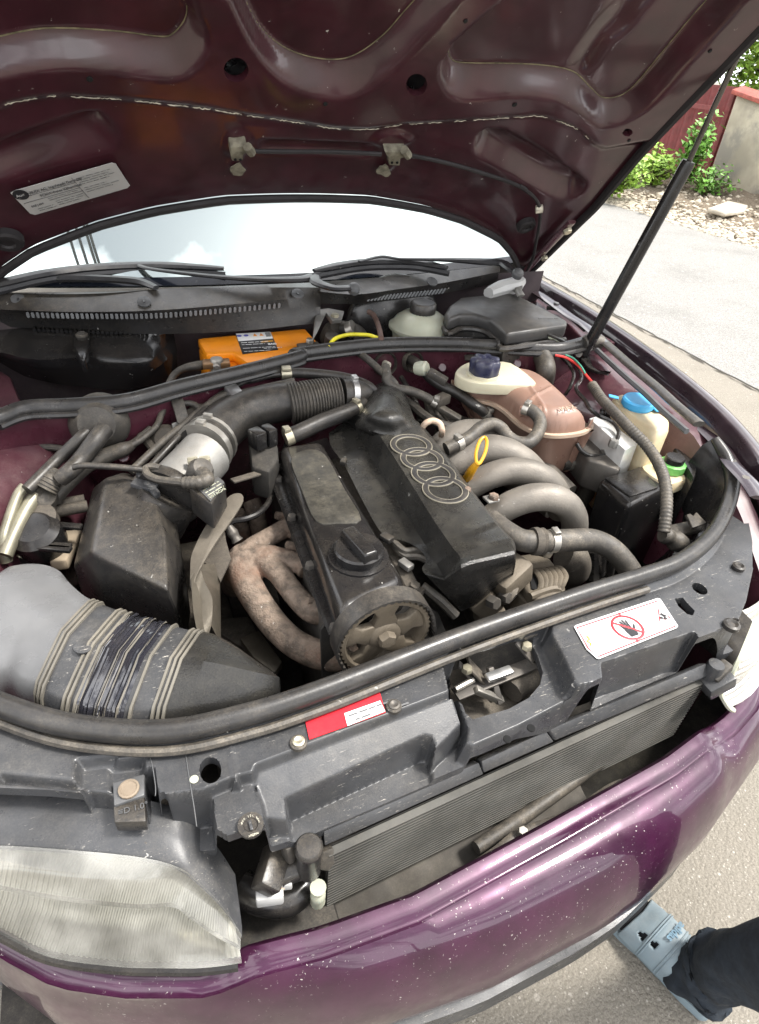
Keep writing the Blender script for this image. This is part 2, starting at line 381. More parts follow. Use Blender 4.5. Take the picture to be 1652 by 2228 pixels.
# ------------------------------------------------------------------ ground, road, verge
def gravel_mat(name, base, stone, dark, scale, bump=.5, dist=.004, frac=.35):
    m = mat(name, base, .92); t = m.node_tree; n = t.nodes; l = t.links; b = n['Principled BSDF']; geo = n.new('ShaderNodeNewGeometry'); P_ = geo.outputs['Position']
    def node(ty, **kw):
        q = n.new(ty)
        for a, v in kw.items():
            if a in q.inputs: q.inputs[a].default_value = v
        if 'Vector' in q.inputs and not ty.endswith('Math'): l.new(P_, q.inputs['Vector'])
        return q
    def rng(s, a, b_, hi=1.0):
        q = n.new('ShaderNodeMapRange'); q.inputs[1].default_value = a; q.inputs[2].default_value = b_; q.inputs[4].default_value = hi; l.new(s, q.inputs[0]); return q.outputs[0]
    def mul(a, b_, op='MULTIPLY'):
        q = n.new('ShaderNodeMath'); q.operation = op; l.new(a, q.inputs[0])
        if hasattr(b_, 'links'): l.new(b_, q.inputs[1])
        else: q.inputs[1].default_value = b_
        return q.outputs[0]
    def mixc(f, a, b_):
        q = n.new('ShaderNodeMix'); q.data_type = 'RGBA'; l.new(f, q.inputs[0])
        for i_, x in ((6, a), (7, b_)):
            if hasattr(x, 'links'): l.new(x, q.inputs[i_])
            else: q.inputs[i_].default_value = tuple(x)+(1,)
        return q.outputs[2]
    fine = node('ShaderNodeTexNoise', Scale=scale*2.2, Detail=4.0, Roughness=.7).outputs[0]; big = node('ShaderNodeTexNoise', Scale=1.7, Detail=8.0, Roughness=.6).outputs[0]
    c = mixc(rng(fine, .35, .65), dark, base)
    for sc, fr in ((scale, frac), (scale*1.8, frac*1.2), (scale*.5, frac*.35)):
        v = node('ShaderNodeTexVoronoi', Scale=sc); sep = n.new('ShaderNodeSeparateColor'); l.new(v.outputs['Color'], sep.inputs[0])
        rad = mul(rng(sep.outputs[0], 1-fr, 1.0), .42); f = mul(rng(mul(rad, v.outputs['Distance'], 'SUBTRACT'), -.03, .06), rng(sep.outputs[1], -.6, 1.0))
        tone = mixc(sep.outputs[2], stone, tuple(x*.6 for x in base)); c = mixc(f, c, tone)
    c = mixc(rng(big, .5, .8, .5), c, tuple(x*.8 for x in dark))
    l.new(c, b.inputs['Base Color'])
    vb = node('ShaderNodeTexVoronoi', Scale=scale); ad = mul(vb.outputs['Distance'], fine, 'ADD')
    bp = n.new('ShaderNodeBump'); bp.invert = True; bp.inputs['Strength'].default_value = bump; bp.inputs['Distance'].default_value = dist; l.new(ad, bp.inputs['Height']); l.new(bp.outputs[0], b.inputs['Normal'])
    return m
gravel_mat('asphalt', (.27, .245, .205), (.44, .41, .36), (.16, .145, .118), 130, .7, frac=.34)
gravel_mat('pale_road', (.31, .303, .285), (.44, .43, .41), (.13, .125, .115), 60, .9)
gravel_mat('verge_soil', (.26, .21, .15), (.52, .47, .39), (.15, .115, .08), 22, 1.0, dist=.03, frac=.6)
def sheet(name, poly, z, mt):
    m = MB(); m.add([(x, y, z) for x, y in poly], [tuple(range(len(poly)))]); o = build(m, name, mt, None, smooth=False, fix=False); o['kind'] = 'structure'; return o
sheet('ground', [(-150, -150), (200, -150), (200, 200), (-150, 200)], 0.0, 'asphalt')
def ragged(x, y0, y1, amp, st=.35):
    o = []; y = y0
    while y < y1: o.append((x+random.uniform(-amp, amp), y)); y += random.uniform(.5, 1)*st
    return o
near_edge = ragged(2.85, -12, 40, .010, .08); far_edge = [(5.95-.09*(y-4)+random.uniform(-.06, .06), y) for _, y in ragged(0, -12, 40, 0, .3)]
sheet('road', near_edge+far_edge[::-1], .006, 'pale_road')
# cracked dark joint where the road meets the forecourt
m = MB(); A = ragged(2.825, -12, 40, .012, .05); B = [(x+random.uniform(.0, .03)*random.random(), y) for x, y in A]
for i in range(len(A)-1): m.add([(*A[i], .004), (*B[i], .004), (*B[i+1], .004), (*A[i+1], .004)], [(0, 1, 2, 3)])
mat('crack', (.07, .062, .05), .95)
build(m, 'road_joint', 'crack', None, smooth=False, fix=False)['kind'] = 'structure'
# stony verge beyond the road, rising to the fence
nx, ny = 40, 110; vv = []; ff = []
for j in range(ny):
    for i in range(nx):
        x = 5.75+i*.12; y = -4+j*.2; x0 = 5.9-.09*(y-4); d = max(0, x-x0)
        vv.append((x, y, min(.26, .12*d)+(random.uniform(-.02, .025) if d > .1 else -.03)))
for j in range(ny-1):
    for i in range(nx-1): a = j*nx+i; ff.append((a, a+1, a+nx+1, a+nx))
m = MB().add(vv, ff); o = build(m, 'verge', 'verge_soil', None, smooth=False, fix=False); o['kind'] = 'structure'
def vz(x, y): return min(.26, .12*max(0, x-(5.9-.09*(y-4))))
def rock(r, seed):
    rg = random.Random(seed); bm = bmesh.new(); bmesh.ops.create_icosphere(bm, subdivisions=1, radius=r)
    m_ = MB(); ax = (rg.uniform(.7, 1.4), rg.uniform(.7, 1.3), rg.uniform(.45, .8))
    vs_ = [tuple(c*a*rg.uniform(.75, 1.2) for c, a in zip(v.co, ax)) for v in bm.verts]; fs = [tuple(v.index for v in f.verts) for f in bm.faces]; bm.free()
    return m_.add(vs_, fs)
# loose gravel: uncountable
m = MB()
for i in range(5200):
    y = random.uniform(2.5, 11); x = 5.85-.09*(y-4)+abs(random.gauss(0, .75 if i % 2 else .3)); r = random.choice([.012, .018, .025, .035])
    q = rock(r, i % 40); z = vz(x, y); m.add([(a+x, b+y, c+z+r*.2) for a, b, c in q.v], q.f)
o = build(m, 'loose_gravel', 'stone', None, smooth=False, fix=False); o['kind'] = 'stuff'; o['label'] = 'loose pale gravel strewn along the far road edge'; o['category'] = 'gravel'
for i, (px, py, r) in enumerate([(1575, 412, .10), (1592, 420, .08), (1555, 405, .07), (1612, 438, .09), (1440, 425, .06), (1420, 440, .06), (1560, 432, .06), (1520, 440, .05)]):
    c = Z(px, py, .14); q = rock(r, 100+i); mm = MB().add([(a+c[0], b+c[1], max(cc, -.5*r)+c[2]) for a, b, cc in q.v], q.f)
    tag(build(mm, 'stone', 'stone', None, smooth=False), 'pale rubble stone lying on the verge below the wall', 'stone', 'rubble stones below the wall')
# broken concrete slab at the road side
P = Zs([(1540, 452), (1585, 436), (1630, 446), (1620, 458), (1580, 462)], .16)
tag(build(MB().slab(P, .05), 'concrete_slab', 'concrete', None, bevel=.015, seg=1), 'small broken concrete slab lying at the foot of the wall', 'slab')
# red corrugated fence
C0 = np.array([7.62, 7.05]); t = thing('corrugated_fence', 'dark red corrugated metal fence behind the shrubs', 'fence')
fd = unit([-.10, 1.0, 0])
for s in range(5):
    m = MB(); r0 = []; r1 = []; r2 = []; r3 = []
    for i in range(49):
        d = s*1.2+i/48*1.195; dep = .018*math.copysign(min(1, abs(math.sin(i*math.pi/3))*1.6), math.sin(i*math.pi/3))
        x, y = C0[0]+fd[0]*d-dep, C0[1]+fd[1]*d
        r0.append((x, y, .12)); r1.append((x, y, 1.30)); r2.append((x+.012, y, 1.30)); r3.append((x+.012, y, .12))
    m.loft([r0, r1, r2, r3], closed=False, loop=True); build(m, 'fence_panel', 'fence_red', t)
for s in (0.02, 2.4, 4.8): build(MB().box((C0[0]+fd[0]*s+.06, C0[1]+fd[1]*s, .65), (.06, .06, 1.3)), 'fence_post', 'fence_red', t)
build(MB().box((C0[0]+fd[0]*3+.06, C0[1]+fd[1]*3, 1.05), (.04, 6.0, .05)), 'fence_rail', 'fence_red', t)
# rendered wall with a red sloping cap
t = thing('rendered_wall', 'weathered beige rendered wall with a sloping red cap', 'wall')
W0, W1 = np.array([7.55, 6.95]), np.array([7.42, 4.0]); h0, h1 = 1.22, .80
dn = unit([W1[1]-W0[1], -(W1[0]-W0[0]), 0])*-1
def wallring(a, h, th): return [(a[0], a[1], .0), (a[0]+th, a[1], .0), (a[0]+th, a[1], h), (a[0], a[1], h)]
build(MB().loft([wallring(W0, h0, .25), wallring(W1, h1, .25)]), 'wall_body', 'render_wall', t, bevel=.01)
m = MB()
for a, h in ((W0, h0), (W1, h1)): pass
m.loft([[(a[0]-.05, a[1]+e, h+.003), (a[0]+.31, a[1]+e, h+.003), (a[0]+.31, a[1]+e, h+.05), (a[0]+.13, a[1]+e, h+.10), (a[0]-.05, a[1]+e, h+.05)] for a, h, e in ((W0, h0, .06), (W1, h1, 0))])
build(m, 'wall_cap', 'cap_red', t, bevel=.006)
build(MB().box((7.36, 5.72, .36), (.14, .16, .72)), 'buttress', 'concrete', t, bevel=.02)
# plants
def leaf(c, n, L, wd, m_):
    n = unit(n); a = unit(np.cross(n, [random.uniform(-1, 1), random.uniform(-1, 1), random.uniform(-.3, .3)])); b = np.cross(n, a); c = np.asarray(c)
    m_.add([c-a*L*.5, c-a*L*.1+b*wd*.5, c+a*L*.5+n*L*.1*-1, c-a*L*.1-b*wd*.5], [(0, 1, 2, 3)])
def shrub(name, label, base, H, Rr, nst, nl, L, mt, grp=None):
    t_ = thing(name, label, 'shrub', grp); base = np.asarray(base, float); st = MB(); lf = MB()
    for s_ in range(nst):
        a = random.uniform(0, 6.28); rr = Rr*random.uniform(.15, 1); tip = base+np.array([rr*math.cos(a), rr*math.sin(a), H*random.uniform(.55, 1.0)*(1-.35*rr/Rr)])
        mid = (base+tip)/2+np.array([0, 0, H*.08]); st.tube([base, mid, tip], [.012, .008, .004], seg=5, smooth=3)
        for i in range(nl):
            u = random.uniform(.2, 1.05); p = base*(1-u)+tip*u+np.array([0, 0, .3*H*u*(1-u)])+RNG.normal(0, .035+.02*H, 3)
            leaf(p, (random.gauss(0, .5), random.gauss(-.2, .5), 1), L*random.uniform(.6, 1.3), L*.6, lf)
    build(st, 'stems', 'bark', t_); build(lf, 'foliage', mt, t_, smooth=False, fix=False); return t_
shrub('shrub', 'bright low leafy shrub against the red fence', Z(1345, 432, .1)+np.array([.2, .3, 0]), .50, .55, 34, 42, .085, 'leaf_b')
shrub('shrub', 'spreading pale green bramble in front of the red fence', Z(1410, 408, .12)+np.array([.1, .1, 0]), .55, .40, 22, 34, .085, 'leaf_b')
shrub('shrub', 'tall upright leafy sapling between fence and wall', Z(1478, 415, .12), 1.02, .26, 15, 46, .10, 'leaf')
shrub('shrub', 'small shrub growing among rubble below the wall', Z(1535, 428, .12), .42, .34, 18, 34, .06, 'leaf')
t = thing('tree', 'leafy green tree rising behind the red capped wall', 'tree')
tb = np.array([10.6, 8.6, 0.]); m = MB().tube([tb, tb+[.05, 0, 1.2], tb+[0, .1, 2.4]], [.12, .10, .05], seg=8)
lf = MB(); rr2 = np.random.default_rng(5); cl = []
for i in range(11):
    a = rr2.uniform(0, 6.28); tip = tb+np.array([math.cos(a)*rr2.uniform(.4, 1.3), math.sin(a)*rr2.uniform(.4, 1.2), rr2.uniform(1.45, 3.2)]); m.tube([tb+[0, 0, 1.0], (tb+[0, 0, 1.3]+tip)/2, tip], [.05, .03, .012], seg=5, smooth=3); cl.append(tip)
for i in range(26): cl.append(tb+np.array([rr2.normal(0, .75), rr2.normal(0, .7), rr2.uniform(1.3, 3.2)]))
for i in range(22): cl.append(np.array([10.2+rr2.normal(0, .5), 8.7+rr2.normal(0, .5), 1.75+rr2.uniform(-.5, .9)]))
for c in cl:
    for j in range(90): leaf(c+rr2.normal(0, .2, 3), (random.gauss(0, .6), random.gauss(-.3, .6), 1), .14*random.uniform(.6, 1.3), .08, lf)
build(m, 'trunk', 'bark', t); build(lf, 'crown', 'leaf_b', t, smooth=False, fix=False)

# overhead power line (mirrored in the windscreen)
mat('cable_black', (.02, .02, .02), .6); mat('pole_wood', (.16, .12, .085), .9)
for yq in (-24.0, 27.0):
    xq = -1.45-.186*(yq-2); t = thing('utility_pole', 'wooden utility pole %s the car carrying the overhead wires' % ('far in front of' if yq < 0 else 'far behind'), 'pole')
    build(MB().tube([(xq, yq, 0), (xq, yq, 7.4)], [.16, .11], seg=12, smooth=0), 'pole_shaft', 'pole_wood', t); build(MB().box((xq, yq, 6.93), (.9, .10, .10)), 'cross_arm', 'pole_wood', t)
for i, xo in enumerate((-1.605, -1.487, -1.38, -1.335)):
    pts = [(xo-.186*(yq-2), yq, 7.0+.9*((yq-1.5)/25.5)**2*.05) for yq in np.linspace(-24, 27, 12)]
    tag(build(MB().tube(pts, .019, seg=6, smooth=2), 'overhead_wire', 'cable_black', None), 'black overhead wire stretched above the car between two poles', 'wire', 'overhead wires above the car')

# ------------------------------------------------------------------ car body
car = thing('car', 'purple car with its hood propped open over a dusty engine bay', 'car')
def xinterp(pts, i=1):
    P = np.array(sorted([tuple(p) for p in pts])); return lambda x: float(np.interp(x, P[:, 0], P[:, i]))
# bumper: lip edge, crease, bulge, underside
lip = Zs([(531, 2085), (700, 2022), (900, 1950), (1200, 1790), (1450, 1650), (1590, 1545), (1640, 1490)], .545)
crs = Zs([(728, 1999)]+k(13, (0, 780), (420, 555), (960, 240), (1260, 0)), .532)
lipf = xinterp([(-.95, .62), (-.80, .30), (-.637, .140), (-.587, .095), (-.517, .058), (-.438, .028)]+[tuple(p[:2]) for p in lip[1:]]+[(.62, .17), (.80, .36), (.95, .66)])
blgf = xinterp([(-.95, .56), (-.80, .28), (-.672, .139), (-.604, .065), (-.45, -.015), (-.259, -.068), (-.08, -.086), (.095, -.083), (.181, -.075), (.337, -.040), (.528, .028), (.66, .12), (.80, .28), (.95, .56)])
m = MB(); rings = []
for x in np.linspace(-.87, .88, 90):
    hl = float(np.clip((abs(x+.01)-.36)/.05, 0, 1)); hl = hl*hl*(3-2*hl)       # shelf drops a little under the lamps
    a, b = lipf(x), blgf(x); d = b-a; z0 = .545-.018*hl
    rings.append([(x, a+.004, z0-.05), (x, a+.006, z0-.006), (x, a, z0), (x, a-.010, z0-.001), (x, a-.020, z0-.005), (x, a-.023, z0-.0085), (x, a-.026, z0-.0085), (x, a-.029, z0-.0075), (x, a+d*.50-.008, z0-.020), (x, a+d*.68-.004, z0-.038), (x, a+d*.86, z0-.07), (x, b+.002, .43), (x, b, .39), (x, b+.008, .34), (x, b+.03, .30)])
m.loft(rings, closed=False); bump_o = build(m, 'bumper', 'purple_paint', car, ang=50)
m = MB(); rings = []
for x in np.linspace(-.86, .87, 60):
    b = blgf(x); rings.append([(x, b+.029, .302), (x, b+.006, .296), (x, b+.004, .25), (x, b+.03, .215), (x, b+.16, .20)])
m.loft(rings, closed=False); build(m, 'lower_lip', 'grey_plastic', bump_o)
# fenders: inner rail edge, outer top edge, flank
def side(sg):
    if sg > 0:
        out_ = [(p[0], p[1], p[2]) for p in Zs([(1150, 600), (1300, 700), (1430, 800), (1560, 905), (1652, 1000)], .88)]
        pts = [(.742, 1.30, .885), (.732, 1.1, .887), (.722, .914, .884), (.712, .70, .872), (.705, .50, .845), (.690, .35, .80), (.665, .26, .74), (.64, .20, .68)]
    else: pts = [(-.742, 1.30, .885), (-.732, 1.1, .887), (-.722, .914, .884), (-.712, .70, .872), (-.705, .50, .845), (-.690, .35, .80), (-.665, .26, .74), (-.64, .20, .68)]
    return crom(pts, 6)
def arch(y):                             # lower edge of the flank: over the wheel, down to the sill elsewhere
    d = abs(y-.66); return .33+math.sqrt(max(.35**2-d*d, 0)) if d < .345 else (.535 if y < .4 else .26)
for sg in (1, -1):
    m = MB(); rings = []; pts = resample(np.array(side(sg)), 70)
    for x, y, z in pts:
        o_ = sg; zl = min(arch(y), z-.15)
        rings.append([(x-o_*.018, y, z-.045), (x-o_*.010, y, z-.006), (x, y, z), (x+o_*.025, y, z-.006), (x+o_*.065, y, z-.04), (x+o_*.105, y, z-.12), (x+o_*.122, y, max(zl+.01, z-.2)), (x+o_*.128, y, zl), (x+o_*.105, y, zl+.004)])
    m.loft(rings, closed=False); build(m, 'fender', 'plum_paint', car, ang=50)
    wh = bpy.data.objects.new('wheel', None); COL.objects.link(wh); place(wh, (0, 0, 0), car)
    build(MB().lathe((sg*.735, .66, .30), (sg, 0, 0), [(.19, -.09), (.27, -.095), (.30, -.07), (.30, .07), (.27, .095), (.19, .09)], 40), 'tyre', 'rubber', wh); build(MB().lathe((sg*.735, .66, .30), (sg, 0, 0), [(0, .03), (.05, .035), (.06, .05), (.17, .055), (.192, .085), (.192, -.08), (0, -.08)], 32), 'rim', 'alu', wh)
# cabin behind the screen (keeps the car whole from the side)
m = MB(); R_ = []
for y, zt, xr, zs in ((1.28, .93, .74, .92), (2.05, 1.40, .58, .96), (3.1, 1.40, .57, .97), (3.75, 1.0, .62, .95), (4.30, .92, .60, .85)):
    R_.append([(-.86, y, .25), (-.87, y, .6), (-.80 if y > 1.4 else -.76, y, zs-.03), (-xr, y, zt-.02), (-xr+.15, y, zt), (xr-.15, y, zt), (xr, y, zt-.02), (.80 if y > 1.4 else .76, y, zs-.03), (.87, y, .6), (.86, y, .25)])
m.loft(R_, closed=False); m.add(R_[-1], [tuple(range(10))]); build(m, 'cabin', 'plum_paint', car)
# windscreen
mt = mat('windscreen', (.30, .34, .34), .03, coat=0, var=.04, vscale=3); b = mt.node_tree.nodes['Principled BSDF']; b.inputs['Metallic'].default_value = .95
for lk in list(b.inputs['Roughness'].links): mt.node_tree.links.remove(lk)
b.inputs['Roughness'].default_value = .012
for lk in list(b.inputs['Base Color'].links): mt.node_tree.links.remove(lk)
b.inputs['Base Color'].default_value = (.50, .56, .545, 1)
m = MB(); rings = []
for x in np.linspace(-.72, .72, 41):
    u = (x/.72)**2; rings.append([(x*(1-.16*t_), 1.165+.09*u+.80*t_, .930+.50*t_-.05*u*t_+.03*math.sin(math.pi*t_)) for t_ in np.linspace(0, 1, 14)])
m.loft(rings, closed=False); build(m, 'windscreen', 'windscreen', car, fix=False)
m = MB(); rings = []
for x in np.linspace(-.72, .72, 41):
    u = (x/.72)**2; rings.append([(x*(1-.16*t_), 1.160+.09*u+.80*t_, .935+.50*t_-.05*u*t_+.03*math.sin(math.pi*t_)) for t_ in (0.0, .022)])
mat('frit', (.012, .014, .02), .12, spots=.25, spot_scale=110)
m.loft(rings, closed=False); build(m, 'frit_band', 'frit', car, fix=False)

# ---- cowl
def strip(rows, n=50):
    rr_ = [resample(crom(r, 6), n) for r in rows]; return MB().loft([[r[i] for r in rr_] for i in range(n)], closed=False)
cow = strip([Zs([(-60, 642), (0, 639), (200, 639), (400, 626), (692, 614)], .945),
             Zs(k(4, (-150, 380), (0, 372), (500, 368), (950, 352), (1300, 345), (1652, 343), (1765, 345)), .945),
             Zs(k(4, (-150, 465), (0, 465), (400, 478), (850, 470), (1300, 435), (1652, 400), (1765, 395)), .925),
             Zs(k(4, (-150, 492), (0, 490), (400, 515), (850, 525), (1300, 500), (1652, 460), (1765, 450)), .900),
             Zs(k(4, (-150, 560), (0, 560), (400, 580), (850, 600), (1300, 585), (1652, 550), (1765, 540)), .868)], 60)
cowl = build(cow, 'cowl_panel', 'black_plastic', car, fix=False)
cow2 = strip([Zs(k(5, (455, 125), (700, 110), (1000, 85), (1300, 55), (1652, 15)), .948), Zs(k(5, (450, 190), (700, 210), (950, 180), (1300, 130), (1652, 60)), .938),
              Zs(k(5, (455, 215), (700, 228), (950, 200), (1300, 150), (1640, 85)), .928), Zs(k(5, (460, 270), (700, 272), (950, 248), (1300, 200), (1640, 130)), .905)], 40)
cowl2 = build(cow2, 'cowl_panel', 'black_plastic', car, fix=False)
def slot_mesh(w_, h_): return [(w_*math.cos(a)/2, (h_/2-w_/2)*(1 if math.sin(a) > 0 else -1)+w_/2*math.sin(a)) for a in np.linspace(.001, 2*math.pi+.001, 12, endpoint=False)]
mat('slot_grey', (.16, .165, .17), .7)
def slots(pxs, z, n, par, w_, h_, tilt=0):
    pts = resample(crom([np.array(p) for p in pxs], 8), n); first = None
    for p in pts:
        c = Z(p[0], p[1], z); d = unit(CP-c)*.002
        if first is None:
            ct = [np.array([a+tilt*b_, -.35*b_, .93*b_]) for a, b_ in slot_mesh(w_, h_)]
            first = build(MB().prism([c+q+np.array([0, -.0035, .001]) for q in ct], (0, -.0015, -.0005)), 'vent_slot', 'slot_grey', par); c0 = c
        else: copy_of(first, c-c0, par)
slots(k(4, (155, 493), (500, 500), (850, 498), (1200, 473), (1535, 442)), .914, 52, cowl, .0058, .013)
slots(k(5, (785, 236), (1030, 213), (1275, 186)), .918, 23, cowl2, .0055, .015, tilt=.35)
def disc(c, r, h, mt, name, par, n=(0, 0, 1), seg=20, prof=None):
    return build(MB().lathe(c, n, prof or [(0, -h), (r, -h), (r, h*.5), (r*.85, h), (0, h)], seg), name, mt, par, ang=30)
mat('clip_grey', (.075, .078, .082), .45, dust=.2)
for i, (cx, cy) in enumerate(k(4, (100, 407), (793, 420), (1640, 378))):
    o = disc(Z(cx, cy, .937), .0135, .002, 'clip_grey', 'clip', cowl, n=unit((0, -.5, .9))); build(MB().box(Z(cx, cy, .9395), (.003, .012, .002)), 'clip_slot', 'ink_black', o)
o = disc(Z(*k(5, (1205, 125))[0], .943), .0135, .002, 'clip_grey', 'clip', cowl2, n=unit((0, -.5, .9)))
# wipers: arm, blade, pivot cap
def wiper(arm, ra, blade, piv, z):
    t_ = bpy.data.objects.new('wiper', None); COL.objects.link(t_); place(t_, (0, 0, 0), car)
    build(MB().tube(arm, ra, seg=8, flat=.5), 'wiper_arm', 'wiper_black', t_)
    bl = crom(blade, 8); n = len(bl)
    build(MB().tube(bl, [.007]+[.015]*6+[.008], seg=8, smooth=0, flat=.55), 'wiper_frame', 'wiper_black', t_)
    build(MB().tube([b_+np.array([0, -.012, -.010]) for b_ in bl], .0045, seg=6, smooth=0, flat=1.6), 'wiper_rubber', 'ink_black', t_)
    disc(piv, .019, .009, 'clip_grey', 'pivot_cap', t_, n=unit((0, -.4, .9)), prof=[(0, -.010), (.012, -.010), (.0135, 0), (.011, .006), (.006, .009), (0, .010)])
    return t_
wiper(Zs(k(4, (510, 208), (640, 192), (720, 200), (800, 235), (950, 258), (1200, 285), (1450, 300), (1652, 300))+k(5, (420, 95), (440, 130), (560, 170), (685, 165)), .965), [.005, .006, .006, .006, .007, .008, .011, .013, .014, .014, .012, .011],
      Zs(k(4, (-120, 350), (20, 318), (250, 268), (520, 235), (850, 222), (1235, 240)), .962), Z(*k(5, (690, 168))[0], .965), .965)
wiper(Zs(k(2, (740, 1440), (860, 1412), (960, 1425), (1100, 1428), (1250, 1432), (1400, 1440), (1520, 1447), (1570, 1480), (1612, 1500)), .985), [.005, .006, .006, .007, .010, .015, .016, .013, .011],
      Zs(k(2, (490, 1490), (700, 1452), (860, 1440), (1050, 1445), (1225, 1475)), .972), Z(*k(2, (1615, 1503))[0], .985), .985)
# second lower blade strip visible under the first wiper
build(MB().tube(Zs(k(4, (0, 340), (80, 300), (300, 290), (560, 295), (760, 310), (860, 345)), .952), [.004, .012, .014, .012, .012, .008], seg=6, flat=.6), 'blade_strip', 'wiper_black', car)

# ------------------------------------------------------------------ hood: relief sheet laid in the opened hood's own surface
HA = math.radians(46); HD = np.array([0, -math.cos(HA), math.sin(HA)]); HN = np.array([0, math.sin(HA), math.cos(HA)]); HO = np.array([0, 1.21, .91])
def crown(x): return .07*(1-np.minimum(np.abs(x)/.69, 1.2)**2)
def hmap(P, h):              # h > 0 stands out towards the engine
    x, s = P[:, 0], P[:, 1]
    return HO+np.outer(x, [1, 0, 0])+np.outer(s, HD)+np.outer(crown(x)-.05*(np.maximum(s-.1, 0)/1.0)**2-h, HN)
def H(px, py):
    d = ray(px, py); x = 0.0; s = .4
    for _ in range(40):
        off = float(crown(np.array([x]))[0]-.05*max(s-.1, 0)**2); O = HO+HN*off
        t_ = np.dot(O-CP, HN)/np.dot(d, HN); q = CP+d*t_; x = .5*x+.5*q[0]; s = .5*s+.5*float(np.dot(q-O, HD))
    return (x, s)
def Hs(l): return [H(*p) for p in l]
redge = Hs([(1135, 600)]+k(3, (340, 1560), (700, 1205), (960, 895), (1200, 640), (1500, 330), (1652, 170)))
rear = Hs(k(1, (10, 1640), (150, 1500), (400, 1380), (700, 1280), (1000, 1225), (1400, 1195))+k(2, (500, 1088), (800, 1098), (1100, 1150), (1300, 1210), (1500, 1310), (1580, 1400), (1610, 1480)))
half = [(abs(x), s) for x, s in rear if x > 0]
xs = sorted(half); rearf = lambda x: float(np.interp(abs(x), [a for a, _ in xs], [b_ for _, b_ in xs]))
S1 = .98
rx = [p[0] for p in redge]; rs = [p[1] for p in redge]; order = np.argsort(rs); redf = lambda s: float(np.interp(s, np.array(rs)[order], np.array(rx)[order]))
print('HOOD right edge', [(round(a, 3), round(b_, 3)) for a, b_ in redge], 'rear', [(round(a, 3), round(b_, 3)) for a, b_ in xs])
s0 = rearf(.69); ss = np.linspace(min(rs), S1, 24)
right_side = [(redf(s), s) for s in ss]; left_side = [(-redf(s), s) for s in ss[::-1]]
xr0 = right_side[0][0]
outline = right_side+left_side+[(x, rearf(x)) for x in np.linspace(-min(xr0, .685), min(xr0, .685), 60)]
recA_o = Hs(k(1, (-300, 560), (0, 470), (400, 415), (700, 440), (1000, 480), (1150, 440), (1250, 310), (1250, 200), (1200, 100), (1180, 0), (1100, -200), (1000, -420), (-100, -420), (-420, -300), (-420, 500)))
recA_i = Hs(k(1, (-300, 440), (0, 355), (300, 300), (700, 310), (980, 340), (1060, 325), (1130, 250), (1150, 170), (1120, 100), (1080, 0), (1000, -200), (920, -400), (-80, -400), (-400, -280), (-400, 400)))
recB_o = Hs(k(2, (-60, -200), (30, 0), (150, 250), (270, 410), (400, 500), (550, 540), (700, 540), (850, 470), (1000, 330), (1150, 170), (1290, 0), (1460, -200)))
recB_i = Hs(k(2, (-10, -200), (90, 0), (200, 230), (330, 350), (480, 410), (640, 425), (760, 390), (900, 290), (1020, 160), (1170, 0), (1340, -200)))
recC_o = Hs(k(2, (1760, -200), (1540, 0), (1330, 180), (1250, 250), (1200, 350), (1195, 430), (1230, 510), (1290, 550), (1400, 555))+k(3, (250, 560), (450, 580), (600, 640), (700, 720), (760, 742), (900, 700), (1050, 600), (1250, 380), (1450, 150), (1580, 0), (1700, -160)))
recC_i = Hs(k(2, (1780, -200), (1560, 0), (1345, 182), (1270, 290), (1255, 380), (1290, 430), (1400, 440))+k(3, (200, 465), (430, 475), (600, 510), (700, 600), (770, 655), (870, 645), (960, 580), (1100, 420), (1300, 190), (1480, 0), (1600, -160)))
def sm(l, n=4): return [tuple(p) for p in crom([np.array(q) for q in l], n, True)]
def clipS(l): return [(x, min(s, .93)) for x, s in l]
mid = lambda a, d: d
scar = Hs(k(1, (-150, 690), (50, 635), (300, 592), (500, 595), (800, 615), (1250, 665), (1500, 705))+k(2, (300, 668), (450, 690), (600, 714), (800, 719), (1000, 692), (1200, 681), (1500, 660), (1652, 650))+k(3, (350, 682), (450, 700), (600, 760), (680, 830), (760, 875)))
flange = [(x, s) for x, s in scar]+[(scar[-1][0]+.15, scar[-1][1]), (.9, -.2), (-.9, -.2), (-.9, scar[0][1])]
beadL = Hs(k(1, (-200, 1150), (-200, 960), (0, 880), (200, 800), (450, 720), (580, 700), (650, 740), (720, 840), (700, 930), (550, 970), (300, 1030), (0, 1130)))
beadLi = Hs(k(1, (-200, 1080), (-200, 1050), (0, 985), (200, 900), (400, 830), (560, 760), (590, 770), (560, 800), (300, 900), (0, 1020)))
beadR = Hs(k(3, (0, 890), (20, 810), (90, 775), (220, 790), (400, 890), (560, 1000), (655, 1075), (640, 1140), (570, 1185), (480, 1175), (300, 1090), (100, 985), (15, 930)))
beadRi = Hs(k(3, (80, 830), (110, 810), (220, 860), (400, 960), (560, 1060), (610, 1100), (560, 1110), (400, 1040), (220, 930), (100, 860)))
slotp = Hs(k(2, (215, 830), (240, 808), (500, 815), (780, 828), (795, 850), (770, 882), (500, 870), (235, 862)))
nz1 = Hs(k(2, (10, 790), (60, 745), (140, 790), (120, 850), (95, 900), (110, 950), (60, 965), (30, 930), (40, 890), (5, 850)))
nz2 = Hs(k(2, (820, 800), (870, 750), (960, 745), (1040, 790), (980, 830), (960, 890), (910, 960), (850, 950), (870, 890), (860, 830)))
hole1 = Hs([(514+27*math.cos(a), 152+27*math.sin(a)) for a in np.linspace(0, 6.283, 22, endpoint=False)])
hole2 = Hs([(907+23*math.cos(a), 184+24*math.sin(a)) for a in np.linspace(0, 6.283, 22, endpoint=False)])
hole3 = Hs([(1366+11.5*math.cos(a), 288+9*math.sin(a)) for a in np.linspace(0, 6.283, 14, endpoint=False)])
